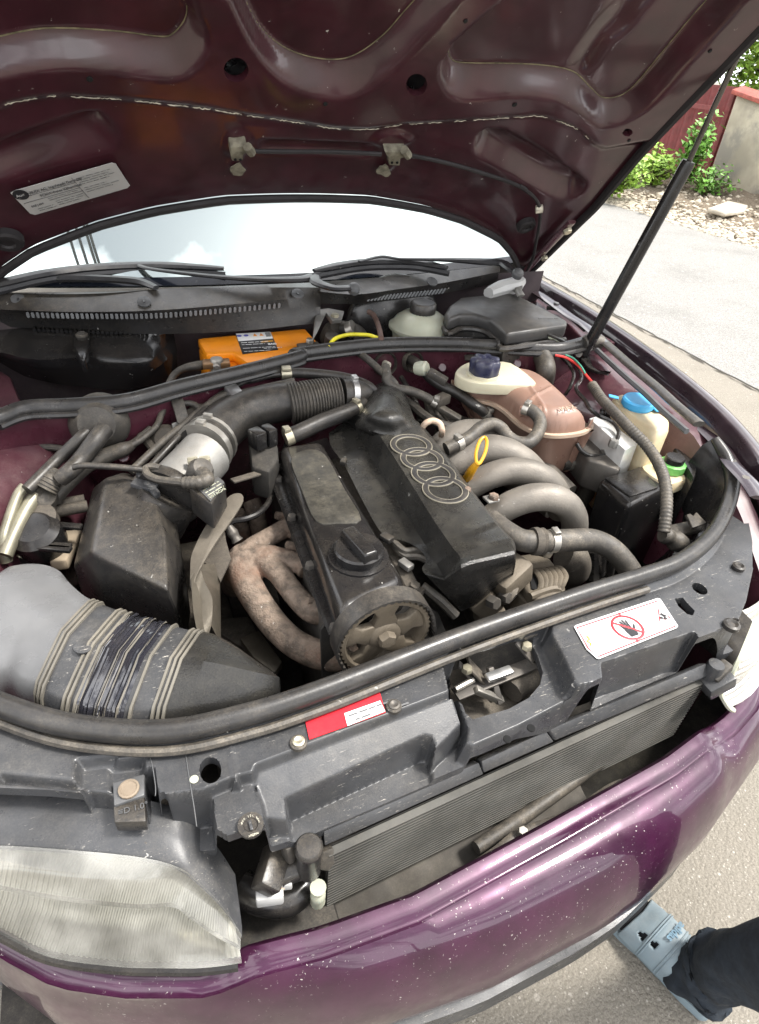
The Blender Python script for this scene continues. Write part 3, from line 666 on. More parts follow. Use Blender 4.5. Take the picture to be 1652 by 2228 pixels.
bead2 = Hs(k(3, (930, 0), (1080, 0), (960, 160), (880, 260), (780, 330), (680, 470), (640, 450), (760, 280), (860, 150)))
m = relief(outline, [(sm(flange, 2), -.010, .022), (sm(clipS(recA_o)), -.034, sm(clipS(recA_i))), (sm(clipS(recB_o)), -.034, sm(clipS(recB_i))),
                     (sm(clipS(recC_o)), -.034, sm(clipS(recC_i))), (sm(clipS(bead2)), -.044, .05),
                     (sm(beadL), -.036, sm(beadLi)), (sm(beadR), -.036, sm(beadRi)), (sm(slotp), -.020, .018), (sm(nz1), -.004, .012), (sm(nz2), -.004, .012)],
           .0058, 0.0, hmap, holes=[hole1, hole2, hole3], thick=.012)
hood = build(m, 'hood', 'plum_hood', car, ang=60, fix=False)
def hp(x, s, h=0.0): return hmap(np.array([[x, s]]), np.array([h]))[0]
def hpx(px, py, h=.002): x, s = H(px, py); return hp(x, s, h)
# outer skin above the frame
m = MB(); R_ = []
for s in np.linspace(.02, S1+.02, 20):
    xe = redf(s)+.012; R_.append([hp(x, max(s, rearf(x)+.005) if s < .3 else s, -.075+.055*(abs(x)/.7)**6) for x in np.linspace(-xe, xe, 30)])
m.loft(R_, closed=False); build(m, 'outer_skin', 'plum_paint', hood, fix=False)
# rubber edge strip along the side, rear bead
es = [hp(redf(s)+.004, s, -.004) for s in ss]
build(MB().tube(es, .0105, seg=8, smooth=2), 'edge_strip', 'hood_rubber', hood); build(MB().tube([hp(-redf(s)-.004, s, -.004) for s in ss], .0105, seg=8, smooth=2), 'edge_strip', 'hood_rubber', hood)
build(MB().tube([hp(x, rearf(x)+.006, .006) for x in np.linspace(-.66, .66, 50)], .008, seg=8, smooth=0), 'rear_bead', 'hood_rubber', hood)
# chipped sealant along the flange seam
sp = resample(np.array(sm([hp(x, s, -.003) for x, s in scar], 8)[:-8]), 420); seg_pts = []; on = True; cnt = 0
rg = random.Random(3); m = MB()
i = 0
while i < 400:
    ln = rg.randint(3, 22); gap = rg.randint(1, 6); 
    if i > 330 : gap += 6
    pts = [sp[j]+np.array([rg.gauss(0, .0004), 0, rg.gauss(0, .0005)]) for j in range(i, min(i+ln, 418))]
    if len(pts) > 2: m.tube(pts, [.0006]+[rg.uniform(.0007, .0019) for _ in range(len(pts)-2)]+[.0006], seg=5, smooth=0, flat=.6)
    i += ln+gap
build(m, 'chipped_sealant', 'sealant', hood, kind='stuff')
mat('wax', (.15, .13, .075), .7, var=.4, vscale=60)
for rc in (recA_i, recB_i, recC_i):
    pts = [p for p in crom([hp(x, s, -.0325) for x, s in (rc[1:-5] if rc is recA_i else rc[1:-1])], 8)]
    build(MB().tube(pts, .0010, seg=5, smooth=0), 'wax_line', 'wax', hood)
# small holes
for px, py, r in ((708, 225, 3.5), (1013, 45, 3), (195, 171, 4), (1120, 227, 4), (1545, 110, 3), (1369, 305, 3)):
    x, s = H(px, py); disc(hp(x, s, .001), r/900, .0008, 'hole_black', 'drain_hole', hood, n=-HN)
# washer jets, feed hose
mat('jet_dirt', (.17, .16, .12), .85, dust=.5, var=.4, vscale=60, bump=.5, bscale=300)
for cx, cy, body in ((62, 800, [(20, 770), (115, 765), (118, 800), (95, 815), (90, 850), (30, 850), (22, 810)]), (925, 820, [(870, 800), (990, 800), (990, 830), (960, 840), (955, 880), (895, 875), (890, 835)])):
    P = [hpx(*q, .014) for q in k(2, *body)]; jt = build(MB().prism(P, HN*.022), 'washer_jet', 'jet_dirt', hood, bevel=.003)
    for dx in (-18, 18):
        q = k(2, (cx+dx*.8, cy+35))[0]; disc(hpx(*q, .016), .0025, .001, 'hole_black', 'jet_hole', jt, n=-HN)
    build(MB().tube([hpx(*q, .018) for q in k(2, (cx+50, cy-45), (cx+75, cy-10))], .008, seg=8), 'clamp', 'jet_dirt', jt)
    q = k(2, (cx+10, cy+125))[0]; 
for cx, cy in k(2, (70, 930), (875, 935)):
    P = [hpx(cx+16*math.cos(a)*random.uniform(.7, 1.1), cy+13*math.sin(a)*random.uniform(.7, 1.2), .0005) for a in np.linspace(0, 6.28, 14, endpoint=False)]
    build(MB().prism(P, -HN*.0025), 'dried_splash', 'jet_dirt', hood)
build(MB().tube([hpx(*q, .016) for q in k(2, (120, 785), (350, 790), (600, 793), (850, 805))], .0038, seg=8), 'washer_hose', 'hood_rubber', hood)
build(MB().tube([hpx(*q, .012) for q in k(2, (990, 820), (1100, 840), (1250, 875), (1400, 920), (1550, 970), (1652, 1015))+k(3, (250, 1050), (330, 1110), (368, 1175), (370, 1260), (350, 1380), (330, 1480), (290, 1555))], .0040, seg=8), 'washer_hose', 'hood_rubber', hood)
build(MB().tube([hpx(*q, .014) for q in k(3, (345, 1185), (385, 1180))], .009, seg=8), 'hose_clip', 'sealant', hood)
# rubber stops, hinge arm and bolts
for px, py, r in (k(1, (45, 1450))[0]+(.028,), k(3, (300, 1315))[0]+(.023,)):
    x, s = H(px, py); o = disc(hp(x, s, .0), r, .004, 'hood_rubber', 'rubber_stop', hood, n=-HN, prof=[(0, -.01), (r, -.01), (r, .002), (r*.85, .006), (r*.5, .006), (r*.42, .002), (0, .002)])
build(MB().tube([hpx(*q, .008) for q in k(3, (290, 1560), (400, 1440), (560, 1270))], .012, seg=8, flat=.5, up=HN), 'hinge_arm', 'plum_inner', hood)
for cx, cy, r in ((528, 1305, .011), (395, 1465, .009)):
    x, s = H(*k(3, (cx, cy))[0]); disc(hp(x, s, .018), r, .004, 'zinc', 'hinge_bolt', hood, n=-HN, seg=6)
# information label
lab = [hpx(*q, .0015) for q in k(1, (62, 1155), (90, 1140), (670, 974), (695, 980), (780, 1110), (765, 1125), (210, 1286), (180, 1278))]
lb = build(MB().prism(lab, HN*.001), 'information_label', 'sticker_grey', hood, smooth=False)
A = hpx(*k(1, (62, 1155))[0], .0028); B = hpx(*k(1, (690, 976))[0], .0028); C = hpx(*k(1, (205, 1286))[0], .0028); ux = unit(B-A); uy = unit(-(C-A)); L = np.linalg.norm(B-A); Hh = np.linalg.norm(C-A)
def lp(u, v): return A+(B-A)*u+(C-A)*v
text('AUDI AG, Ingolstadt Germany', 'ink_grey', lb, lp(.14, .20), ux, uy, .0092, sx=.78)
text('FCKW-freies Kältemittel', 'ink_grey', lb, lp(.20, .40), ux, uy, .0090, sx=.78)
text('SAE J 639', 'ink_grey', lb, lp(.05, .68), ux, uy, .0068, sx=.8)
for i, (u, v, ln_) in enumerate([(.60, .12, .33), (.60, .20, .30), (.60, .28, .34), (.60, .36, .28), (.60, .52, .22), (.60, .60, .33), (.60, .68, .26), (.24, .53, .30), (.28, .70, .27), (.28, .78, .28), (.28, .86, .22), (.08, .80, .15), (.08, .88, .17)]): fine_print(lb, lp(u, v), ux, L*ln_, .0062, 'ink_grey', i)
for (u0, v0, u1, v1) in ((.02, .24, .57, .24), (.57, .04, .57, .93), (.02, .46, .57, .46), (.24, .60, .57, .60)):
    build(MB().tube([lp(u0, v0), lp(u1, v1)], .0005, seg=4, smooth=0), 'printed_rule', 'ink_grey', lb)
c = lp(.065, .13); build(MB().lathe(c, -HN, [(0, -.0005), (.0125, -.0005), (.0125, .0003), (0, .0003)], 20), 'printed_badge', 'ink_black', lb)
text('Audi', 'sticker_grey', lb, c-HN*.0006-ux*.0085-uy*.003, ux, uy, .0085)

# ------------------------------------------------------------------ front panel (lock carrier), a moulded relief
front_seal = Zs([(-70, 1495), (0, 1533), (150, 1578), (350, 1592), (520, 1560), (700, 1503), (1000, 1387), (1250, 1300), (1400, 1253), (1480, 1222), (1545, 1170), (1580, 1110), (1594, 1050), (1580, 995), (1556, 955)], .745)
for i, dz in zip(range(9, 15), (.002, .006, .015, .03, .055, .075)):
    a = [(1480, 1222), (1545, 1170), (1580, 1110), (1594, 1050), (1580, 995), (1556, 955)][i-9]; front_seal[i] = Z(*a, .745+dz)
front_seal = [np.array([-.70, .40, .77])]+front_seal
DK = .722
fr_px = [(-60, 1745, .70), (0, 1737, .70), (120, 1742, .70), (225, 1752, .70), (240, 1765, .70), (250, 1772, .70), (318, 1775, .70), (330, 1758, .70), (362, 1745, .70), (385, 1780, .69), (405, 1818, .67), (432, 1840, .66), (468, 1848, .65), (505, 1880, .64), (565, 1858, .64), (632, 1832, .645)]
fr = Zs(fr_px+[(1045, 1655, .645), (1190, 1590, .645), (1299, 1538, .645), (1430, 1480, .645), (1554, 1428, .65), (1600, 1400, .67), (1628, 1372, .69), (1640, 1340, .70), (1640, 1290, .70), (1634, 1240, .715), (1642, 1170, .73), (1640, 1110, .745)], .645)
rear_b = [p for p in crom(front_seal, 4)]
outl = [(p[0], p[1]) for p in fr]+[(p[0], p[1]+.004) for p in rear_b[::-1] if p[0] < .655]
outl = [q for q in outl if -.75 < q[0] < .72]
g = lambda pts, z: [(p[0], p[1]) for p in Zs(pts, z)]
def pl(a, b_, c):            # height plane through three measured points
    A_ = np.array([[a[0], a[1], 1], [b_[0], b_[1], 1], [c[0], c[1], 1]]); q = np.linalg.solve(A_, [a[2], b_[2], c[2]]); return lambda P, h: P[:, 0]*q[0]+P[:, 1]*q[1]+q[2]
deck = g([(-100, 1440), (-100, 1735), (0, 1728), (180, 1733), (188, 1700), (200, 1690), (330, 1672), (342, 1735)]+k(11, (1100, 580), (1190, 545), (1300, 510), (1652, 385))+k(12, (420, 370), (1030, 125), (1010, 30), (990, -60)), DK)
deck += g(k(10, (150, 530), (560, 410), (620, 470), (690, 620), (722, 682), (830, 660), (1310, 462), (1420, 420), (1560, 350), (1600, 250), (1640, 60), (1640, -100)), DK)
deck += [(.9, .5), (.9, .9), (-.9, .9), (-.9, .5)]
slope = g(k(12, (20, 560), (40, 510), (1030, 128), (1060, 180), (1085, 235), (960, 345), (935, 385), (870, 400), (200, 700), (70, 700), (40, 640)), .70)
lower = g(k(11, (1070, 640), (1060, 620), (1200, 560), (1290, 540), (1330, 640), (1345, 700), (1365, 790), (1350, 815), (1095, 862)), .705)
pan = g(k(10, (100, 590), (150, 540), (560, 420), (590, 480), (700, 720), (690, 760), (240, 975), (200, 880), (150, 740)), .69)
pocketL = g(k(12, (185, 650), (880, 340), (915, 342), (930, 365), (948, 500), (560, 660), (215, 800)), .682)
pocketR = g(k(10, (840, 660), (1280, 505), (1300, 545), (1440, 515), (850, 770)), .68)
clipnotch = g(k(11, (565, 500), (740, 475), (755, 640), (750, 700), (570, 700)), .70)
shL = g(k(11, (420, 490), (600, 470), (620, 640), (20, 590), (30, 560), (410, 600)), .70)
rib = g(k(11, (1150, 290), (1175, 285), (1215, 545), (1185, 550)), DK)
latch_hole = g(k(10, (125, 610), (160, 560), (240, 545), (420, 480), (530, 445), (560, 500), (590, 590), (575, 650), (520, 715), (420, 770), (240, 822), (205, 790), (190, 750), (140, 700)), .695)
hole_a = g([(458+24*math.cos(a), 1676+29*math.sin(a)) for a in np.linspace(0, 6.283, 20, endpoint=False)], DK)
hole_b = g([(1523+17*math.cos(a)+.4*6*math.sin(a), 1281+12*math.sin(a)+5*math.cos(a)) for a in np.linspace(0, 6.283, 18, endpoint=False)], DK)
hole_c = g(k(10, (1235, 240), (1275, 235), (1300, 265), (1335, 300), (1325, 325), (1295, 315), (1255, 280)), DK)
m = relief(outl, [(sm(deck, 1), DK, .006), (sm(slope, 1), pl(Z(544, 1687, .708), Z(985, 1522, .708), Z(600, 1745, .690)), .0055), (sm(lower, 1), .705, .006), (sm(pan, 2), .688, .010), (sm(pocketL, 1), .640, .0055), (sm(pocketR, 1), .645, .0065),
                  (sm(shL, 1), .708, .010), (sm(clipnotch, 1), .704, .008), (sm(rib, 1), DK+.0018, .004),
                  ([(p[0], p[1]-.012) for p in rear_b]+[(.9, .9), (-.9, .9)], DK+.010, .012)],
           (.0020, .0010), .648, lambda P, h: np.stack([P[:, 0], P[:, 1], h], 1), holes=[latch_hole, hole_a, hole_b, hole_c], thick=.014)
fp = build(m, 'front_panel', 'grey_plastic', car, ang=60, fix=False)
# rubber seals
build(MB().tube(front_seal, [.0135]*14+[.012, .008], seg=14, smooth=8, flat=1.1), 'front_seal', 'seal_rubber', car)
sl2 = [p+np.array([0, -.017, -.014]) for p in front_seal[1:10]]
build(MB().tube(sl2, .006, seg=8, smooth=8), 'seal_lip', 'dusty_rubber', car)
mat('dirt_brown', (.20, .155, .11), .8, dust=.5)
# screws, stickers, clips on the front panel
def screw(c, r, par, mt='zinc', n=(0, 0, 1), name='screw'):
    o = disc(c, r, .003, 'dusty_rubber', name+'_washer', par, n=n); disc(c+np.array(n)*.003, r*.68, .002, mt, name, o, n=n, seg=16, prof=[(0, -.002), (r*.7, -.002), (r*.72, .0015), (r*.5, .003), (r*.3, .0015), (0, .001)]); return o
screw(Z(*k(11, (1518, 345))[0], DK+.002), .0102, fp); screw(Z(*k(12, (732, 160))[0], DK+.002), .0102, fp, 'dark_metal')
disc(Z(*k(11, (1275, 765))[0], .709), .0135, .002, 'black_plastic', 'turn_fastener', fp, prof=[(0, -.002), (.0138, -.002), (.0138, .002), (.008, .002), (.0066, .0005), (0, .0005)])
c = Z(*k(11, (1275, 765))[0], .712); build(MB().box(c, (.0034, .011, .003)), 'fastener_slot', 'grey_plastic', fp, bevel=.001)
ux = unit(Z(*k(11, (1330, 740))[0], .71)-Z(*k(11, (1220, 780))[0], .71)); uy = np.cross([0, 0, 1], ux)
for i, ch in enumerate('800 171 500'):
    a = math.radians(150-i*15); text(ch, 'sealant', fp, c+ux*.0094*math.cos(a)+uy*.0094*math.sin(a)-ux*.001+np.array([0, 0, -.0005]), ux, uy, .0034)
text('>PDM<', 'sealant', fp, c-uy*.0118-ux*.005, ux, uy, .0034)
def sticker(px4, z, mt, name, par, th=.0008):
    P = Zs(px4, z); return build(MB().prism(P, (0, 0, -th)), name, mt, par, smooth=False), P
rs_, P = sticker(k(12, (278, 218), (285, 205), (650, 80), (660, 84), (690, 190), (302, 328)), DK+.0022, 'sticker_red', 'red_sticker', fp)
A = Z(*k(12, (480, 195))[0], DK+.0034); B = Z(*k(12, (662, 130))[0], DK+.0034); C = Z(*k(12, (688, 184))[0], DK+.0034); D = Z(*k(12, (496, 258))[0], DK+.0034)
o = build(MB().prism([A, B, C, D], (0, 0, -.0008)), 'white_slip', 'sticker_white', rs_, smooth=False)
ux = unit(B-A); uy = unit(A-D)
for i_, (du, dv, ln_) in enumerate(((.004, .006, .055), (.012, .014, .022), (.055, .017, .030))): fine_print(o, A+ux*du-uy*dv+np.array([0, 0, .0006]), ux, ln_, .0055, 'ink_grey', i_)
ws, P = sticker(k(10, (738, 380), (745, 372), (1150, 238), (1165, 242), (1252, 375), (1245, 385), (860, 538), (850, 535), (800, 490)), DK+.0024, 'sticker_white', 'warning_sticker', fp)
zz = DK+.0034
def ln(pts, r, mt, name='printed_line', par=None, cl=False): return build(MB().tube(Zs(pts, zz), r, seg=4, smooth=0, closed=cl, flat=.3), name, mt, par or ws)
ln(k(10, (752, 384), (1155, 250), (1240, 376), (858, 526), (808, 485)), .0010, 'ink_red', cl=True)
cc = Z(*k(10, (1003, 382))[0], zz); rr = .0225
a_ = [cc+rr*np.array([math.cos(t_), math.sin(t_), 0]) for t_ in np.linspace(0, 6.283, 30, endpoint=False)]
ex = unit(Z(*k(10, (1100, 350))[0], zz)-cc); ey = np.cross([0, 0, 1], ex)
build(MB().tube(a_, .0020, seg=5, smooth=0, closed=True, flat=.3), 'prohibition_ring', 'ink_red', ws)
build(MB().tube([cc+(-ex+ey)*rr*.7, cc+(ex-ey)*rr*.7], .0018, seg=5, smooth=0, flat=.3), 'prohibition_bar', 'ink_red', ws)
hm = MB(); hm.tube([cc-ey*.017, cc-ey*.003], [.007, .0085], seg=8, smooth=0, flat=.05)
for i, (dx, l_) in enumerate(((-.007, .010), (-.003, .014), (.001, .015), (.005, .013))): hm.tube([cc+ex*dx*.8-ey*.004, cc+ex*dx*1.25+ey*l_], .0016, seg=5, smooth=0, flat=.1)
hm.tube([cc+ex*.006-ey*.008, cc+ex*.013+ey*.002], .0017, seg=5, smooth=0, flat=.1); build(hm, 'hand_symbol', 'ink_black', ws)
ln(k(10, (960, 308), (968, 325)), .0012, 'ink_red'); ln(k(10, (1040, 432), (1055, 455)), .0012, 'ink_red')
tri = k(10, (1155, 292), (1212, 332), (1162, 352)); ln(tri, .0010, 'ink_red', 'warning_triangle', cl=True)
for q in k(10, (1172, 318), (1185, 325), (1170, 335), (1190, 338)): disc(Z(*q, zz), .0028, .0003, 'ink_black', 'fan_symbol', ws, seg=6)
ln(k(10, (800, 425), (815, 440), (803, 450), (822, 462), (818, 472)), .0013, 'ink_orange', 'bolt_symbol')
# height adjuster tab over the lamp
P = Zs(k(11, (575, 665), (735, 615), (742, 745), (580, 750)), .708); tb = build(MB().prism(P, (0, 0, -.02)), 'adjuster_tab', 'black_plastic', fp, bevel=.002)
P = Zs(k(11, (570, 755), (742, 750), (762, 870), (582, 852)), .672); build(MB().prism(P, (0, 0, -.012)), 'adjuster_bracket', 'black_plastic', fp, bevel=.003)
P = Zs(k(11, (572, 548), (735, 500), (735, 610), (578, 665)), .712); tb = build(MB().prism(P, (0, 0, -.008)), 'adjuster_cover', 'clip_grey', fp, bevel=.002)
disc(Z(*k(11, (655, 580))[0], .714), .015, .002, 'dirt_brown', 'adjuster_dial', tb, seg=14, prof=[(0, -.001), (.0112, -.001), (.0112, .0015), (.009, .0022), (.008, .001), (0, .001)])
A = Z(*k(11, (600, 715))[0], .7092); B = Z(*k(11, (720, 680))[0], .7092); text('≡D 1.0°', 'clip_grey', fp, A, B-A, np.cross([0, 0, 1], B-A), .0095)
for l_ in ([(745, 375), (770, 440), (790, 560), (790, 615)], [(935, 330), (955, 480), (985, 660), (1000, 770)], [(1160, 292), (1180, 420), (1203, 545)]): build(MB().tube(Zs(k(11, *l_), DK+.0008), .0006, seg=5), 'mould_line', 'clip_grey', fp)
# white paint drop and other clips
disc(Z(*k(11, (987, 530))[0], DK+.001), .0048, .0006, 'fluid_white', 'paint_drop', fp)
for cx, cy, r in ((1515, 372, .0125), (1550, 85, .0105), (1535, 355, .005)): disc(Z(*k(10, (cx, cy))[0], DK+.003), r, .004, 'black_plastic', 'clip', fp, prof=[(0, -.004), (r, -.004), (r, .003), (r*.7, .005), (r*.4, .002), (0, .002)])
for cx, cy in ((525, 880), (408, 935)): disc(Z(*k(10, (cx, cy))[0], .690), .0055, .001, 'hole_black', 'mount_hole', fp)
# latch: brackets, spring, slide
lt = thing('hood_latch', 'rusty metal hood latch inside the front panel opening', 'latch')
def bar(a, b_, wd, th, mt, name, par, bev=.001, up=(0, 0, 1)):
    a, b_ = np.asarray(a), np.asarray(b_); d = unit(b_-a); s_ = unit(np.cross(d, up)); u = np.cross(s_, d)
    return build(MB().box((a+b_)/2, (np.linalg.norm(b_-a), wd, th), (d, s_, u)), name, mt, par, bevel=bev)
z = .685
bar(Z(*k(10, (165, 560))[0], .69), Z(*k(10, (330, 740))[0], .62), .012, .004, 'dark_metal', 'latch_plate', lt); bar(Z(*k(10, (215, 560))[0], .69), Z(*k(10, (300, 650))[0], .65), .024, .004, 'grime', 'latch_plate', lt)
bar(Z(*k(10, (455, 440))[0], .70), Z(*k(10, (540, 545))[0], .67), .020, .004, 'dark_metal', 'latch_bracket', lt); bar(Z(*k(10, (480, 425))[0], .705), Z(*k(10, (545, 405))[0], .705), .014, .005, 'dark_metal', 'latch_bracket', lt)
bar(Z(*k(10, (305, 635))[0], .672), Z(*k(10, (430, 590))[0], .672), .015, .008, 'silver', 'latch_slide', lt, .003)
bar(Z(*k(10, (150, 715))[0], .655), Z(*k(10, (540, 560))[0], .655), .022, .004, 'dark_metal', 'latch_rail', lt); bar(Z(*k(10, (250, 690))[0], .66), Z(*k(10, (380, 745))[0], .63), .010, .01, 'steel', 'release_lever', lt)
bar(Z(*k(10, (320, 580))[0], .67), Z(*k(10, (370, 760))[0], .63), .009, .009, 'dark_metal', 'striker_hook', lt)
bar(Z(*k(10, (215, 560))[0], .64), Z(*k(10, (560, 480))[0], .64), .05, .004, 'bay_dark', 'back_plate', lt)
build(MB().tube([Z(*q, .664) for q in resample(k(10, (150, 690), (240, 640)), 2)], .0045, seg=8, corr=9), 'spring', 'steel', lt)
for q in k(10, (208, 588), (505, 475)): disc(Z(*q, .697), .008, .004, 'zinc', 'bolt', lt, seg=6)
build(MB().tube(Zs(k(10, (430, 700), (480, 660), (530, 640), (560, 600)), .63), .018, seg=10), 'cable_boot', 'grime', lt)
bar(Z(*k(10, (130, 780))[0], .60), Z(*k(10, (560, 640))[0], .60), .12, .01, 'grime', 'support_beam', lt, .004)

# ------------------------------------------------------------------ radiator pack
rd = thing('radiator', 'dark finned radiator core behind the front bumper', 'radiator')
yr = .088; x0, x1 = -.272, .372; yf = lambda x: .066+.045*(x-x0)/(x1-x0)
m = MB()
def corept(x, z, dy=0): return (x, yf(x)+dy, z)
m.loft([[corept(x0, .468), corept(x1, .468)], [corept(x0, .615), corept(x1, .615)]], closed=False)
build(m, 'core_backing', 'bay_dark', rd, fix=False)
mat('core_fin', (.055, .053, .047), .6, metal=.4, dust=.3, dcol=(.10, .09, .07), dscale=20)
m = MB(); nrow = 20; ncol = 95
for r_ in range(nrow):                       # flat tubes
    z = .612-r_*.0074; m.loft([[corept(x0, z, -.001), corept(x1, z, -.001)], [corept(x0, z, -.011), corept(x1, z, -.011)], [corept(x0, z-.0022, -.011), corept(x1, z-.0022, -.011)], [corept(x0, z-.0022, -.001), corept(x1, z-.0022, -.001)]], closed=False)
build(m, 'core_tubes', 'core', rd, fix=False, smooth=False, kind='stuff')
m = MB()
for c_ in range(ncol*2):
    for r_ in range(nrow-1):
        x = x0+(x1-x0)*(c_+.5)/(ncol*2); z = .612-r_*.0074-.0022; dx = .0018 if c_ % 2 else -.0018
        m.add([corept(x-dx, z, -.008), corept(x+dx, z-.0052, -.008), corept(x+dx, z-.0052, -.001), corept(x-dx, z, -.001)], [(0, 1, 2, 3)])
build(m, 'core_fins', 'core_fin', rd, fix=False, smooth=False, kind='stuff')
for sg_px, z in (([(373, 790, .637), (1165, 445, .637), (1190, 505, .618), (380, 872, .618)], .63), ):
    P = [Z(a, b_, c_) for a, b_, c_ in k(12, *sg_px)]; build(MB().prism(P, (0, .012, -.012)), 'top_rail', 'grey_plastic', rd, bevel=.002)
P = [Z(a, b_, c_) for a, b_, c_ in k(10, (280, 1045, .640), (600, 895, .640), (640, 948, .622), (292, 1103, .622))]; build(MB().prism(P, (0, .012, -.012)), 'top_rail', 'grey_plastic', rd, bevel=.002)
P = [Z(a, b_, c_) for a, b_, c_ in k(10, (608, 888, .645), (1395, 558, .645), (1440, 610, .625), (645, 945, .622))]; build(MB().prism(P, (0, .012, -.014)), 'top_rail', 'grey_plastic', rd, bevel=.004)
# end tank neck (left) and plug
build(MB().lathe(Z(*k(12, (300, 870))[0], .642)-np.array([0, 0, .06]), (0, 0, 1), [(0, 0), (.0145, 0), (.0145, .045), (.0165, .05), (.0165, .058), (.014, .061), (0, .062)], 22), 'end_tank', 'black_plastic', rd, ang=40)
build(MB().lathe(Z(*k(12, (345, 1160))[0], .52), (0, 0, 1), [(0, 0), (.008, 0), (.0095, .006), (.0075, .012), (.0095, .018), (.0095, .03), (.0075, .034), (.010, .045), (.0, .045)], 16), 'drain_plug', 'fluid_white', rd)
P = [Z(a, b_, c_) for a, b_, c_ in k(12, (360, 905, .62), (425, 880, .62), (432, 960, .60), (400, 1000, .59), (340, 990, .59))]; build(MB().prism(P, (0, .02, -.02)), 'side_bracket', 'dusty_rubber', rd, bevel=.002)
build(MB().lathe(Z(*k(10, (1440, 570))[0], .645)-np.array([0, 0, .03]), (0, 0, 1), [(0, 0), (.013, 0), (.0135, .028), (.012, .033), (0, .034)], 18), 'end_tank', 'grey_plastic', rd)
bar(Z(*k(10, (1380, 690))[0], .60), Z(*k(10, (1510, 620))[0], .62), .03, .03, 'grey_plastic', 'end_bracket', rd, .004); bar(Z(*k(10, (1420, 640))[0], .62), Z(*k(10, (1500, 560))[0], .64), .02, .02, 'dusty_rubber', 'end_bracket', rd, .004)
bar((x0-.012, yf(x0)-.004, .60), (x0-.012, yf(x0)-.004, .465), .024, .03, 'black_plastic', 'side_tank', rd, .003); bar((x1+.012, yf(x1)-.004, .60), (x1+.012, yf(x1)-.004, .465), .024, .03, 'black_plastic', 'side_tank', rd, .003)
# stiffener pipe and tray between core and bumper
ap = thing('air_guide', 'grimy air guide tray between radiator and bumper', 'air guide')
m = MB(); m.loft([[(x, lipf(x)+.006, .455), (x, lipf(x)*.6+(yf(x)+.01)*.4, .440), (x, yf(x)+.012, .458)] for x in np.linspace(-.40, .17, 16)], closed=False); mat('tray_dust', (.045, .040, .034), .85, dust=.5, dcol=(.13, .115, .09), dscale=14)
build(m, 'tray', 'tray_dust', ap, fix=False)
build(MB().tube(Zs(k(12, (1150, 880), (1370, 735))+k(10, (800, 1100), (960, 1000), (1150, 860)), .475), [.010, .0115, .0095, .008, .006], seg=10), 'tow_pipe', 'dusty_rubber', ap)
build(MB().tube(Zs(k(12, (1100, 1000), (1250, 900), (1360, 810), (1450, 775), (1652, 700))+k(10, (900, 1190), (980, 1150)), .50), .007, seg=8, flat=.4), 'bracket_strip', 'dusty_rubber', ap)
bar(Z(*k(12, (1355, 850))[0], .49), Z(*k(12, (1460, 825))[0], .49), .03, .018, 'grime', 'bracket', ap, .004); disc(Z(*k(12, (1388, 800))[0], .51), .008, .005, 'steel', 'bolt', ap, seg=6)
# grey crash connector left of the core
cn = thing('horn_connector', 'dusty grey plug bracket beside the radiator end tank', 'connector')
bar(Z(*k(12, (60, 960))[0], .60), Z(*k(12, (160, 1010))[0], .585), .05, .03, 'black_plastic', 'housing', cn, .004); bar(Z(*k(12, (30, 1090))[0], .565), Z(*k(12, (170, 1070))[0], .565), .035, .022, 'sticker_grey', 'plug', cn, .003)
bar(Z(*k(12, (140, 970))[0], .59), Z(*k(12, (155, 1090))[0], .57), .010, .012, 'tank_seam', 'clip', cn, .002); bar(Z(*k(12, (160, 1050))[0], .575), Z(*k(12, (215, 1045))[0], .575), .016, .014, 'sticker_grey', 'tongue', cn, .002)
build(MB().tube(Zs(k(12, (150, 1010), (230, 980), (270, 970)), .58), .016, seg=10), 'boot', 'black_plastic', cn)
bar(Z(*k(12, (185, 850))[0], .63), Z(*k(12, (200, 930))[0], .60), .012, .02, 'dusty_rubber', 'hook', cn, .004)
tag(build(MB().tube(Zs(k(12, (-40, 1080), (60, 1130), (180, 1140), (260, 1080), (290, 1010)), .52), .022, seg=10), 'radiator_hose', 'clean_black', None), 'dark hose bending below the grey plug bracket', 'hose')
m = MB(); m.box((-.33, .05, .44), (.14, .10, .06)); build(m, 'support_beam', 'bay_dark', car, bevel=.01)

# ------------------------------------------------------------------ headlamps
def rows_px(pxrows, zs, n=64):
    return [resample(crom(Zs(r, z) if not callable(z) else z(r), 8), n) for r, z in zip(pxrows, zs)]
def lamp(rows, flutes, name_par, tilt=0.0):
    n = len(rows[0]); R_ = np.array([[np.array(rows[r][i]) for r in range(len(rows))] for i in range(n)])   # n x rows x 3
    fine = []
    for i in range(n):
        col = np.array([R_[i][a_]*(1-t_)+R_[i][a_+1]*t_ for a_ in range(len(rows)-1) for t_ in np.linspace(0, 1, 6, endpoint=False)]+[R_[i][-1]]); d = .0011*math.sin(i*math.pi) if False else 0
        fine.append(col)
    fine = np.array(fine); nm = np.array([0, -.5, .6])
    for i in range(n):
        amp = 0.0
        w_ = np.clip((np.arange(fine.shape[1])/fine.shape[1]-.22)/.06, 0, 1)[:, None]
        fine[i] += nm*amp*w_
    return fine
topA = k(11, (-200, 880), (0, 868), (350, 890), (700, 925), (900, 975), (1000, 1045), (1130, 1175), (1228, 1320))
rowB = k(11, (-200, 985), (0, 985), (350, 1020), (700, 1040), (880, 1035), (980, 1085), (1115, 1210), (1224, 1345))
rowC = k(11, (-200, 1050), (0, 1090), (350, 1150), (700, 1185), (880, 1180), (970, 1240), (1100, 1330), (1222, 1395))
rowD = k(11, (-200, 1180), (0, 1240), (350, 1340), (700, 1400), (880, 1410), (1000, 1420), (1120, 1430), (1226, 1440))
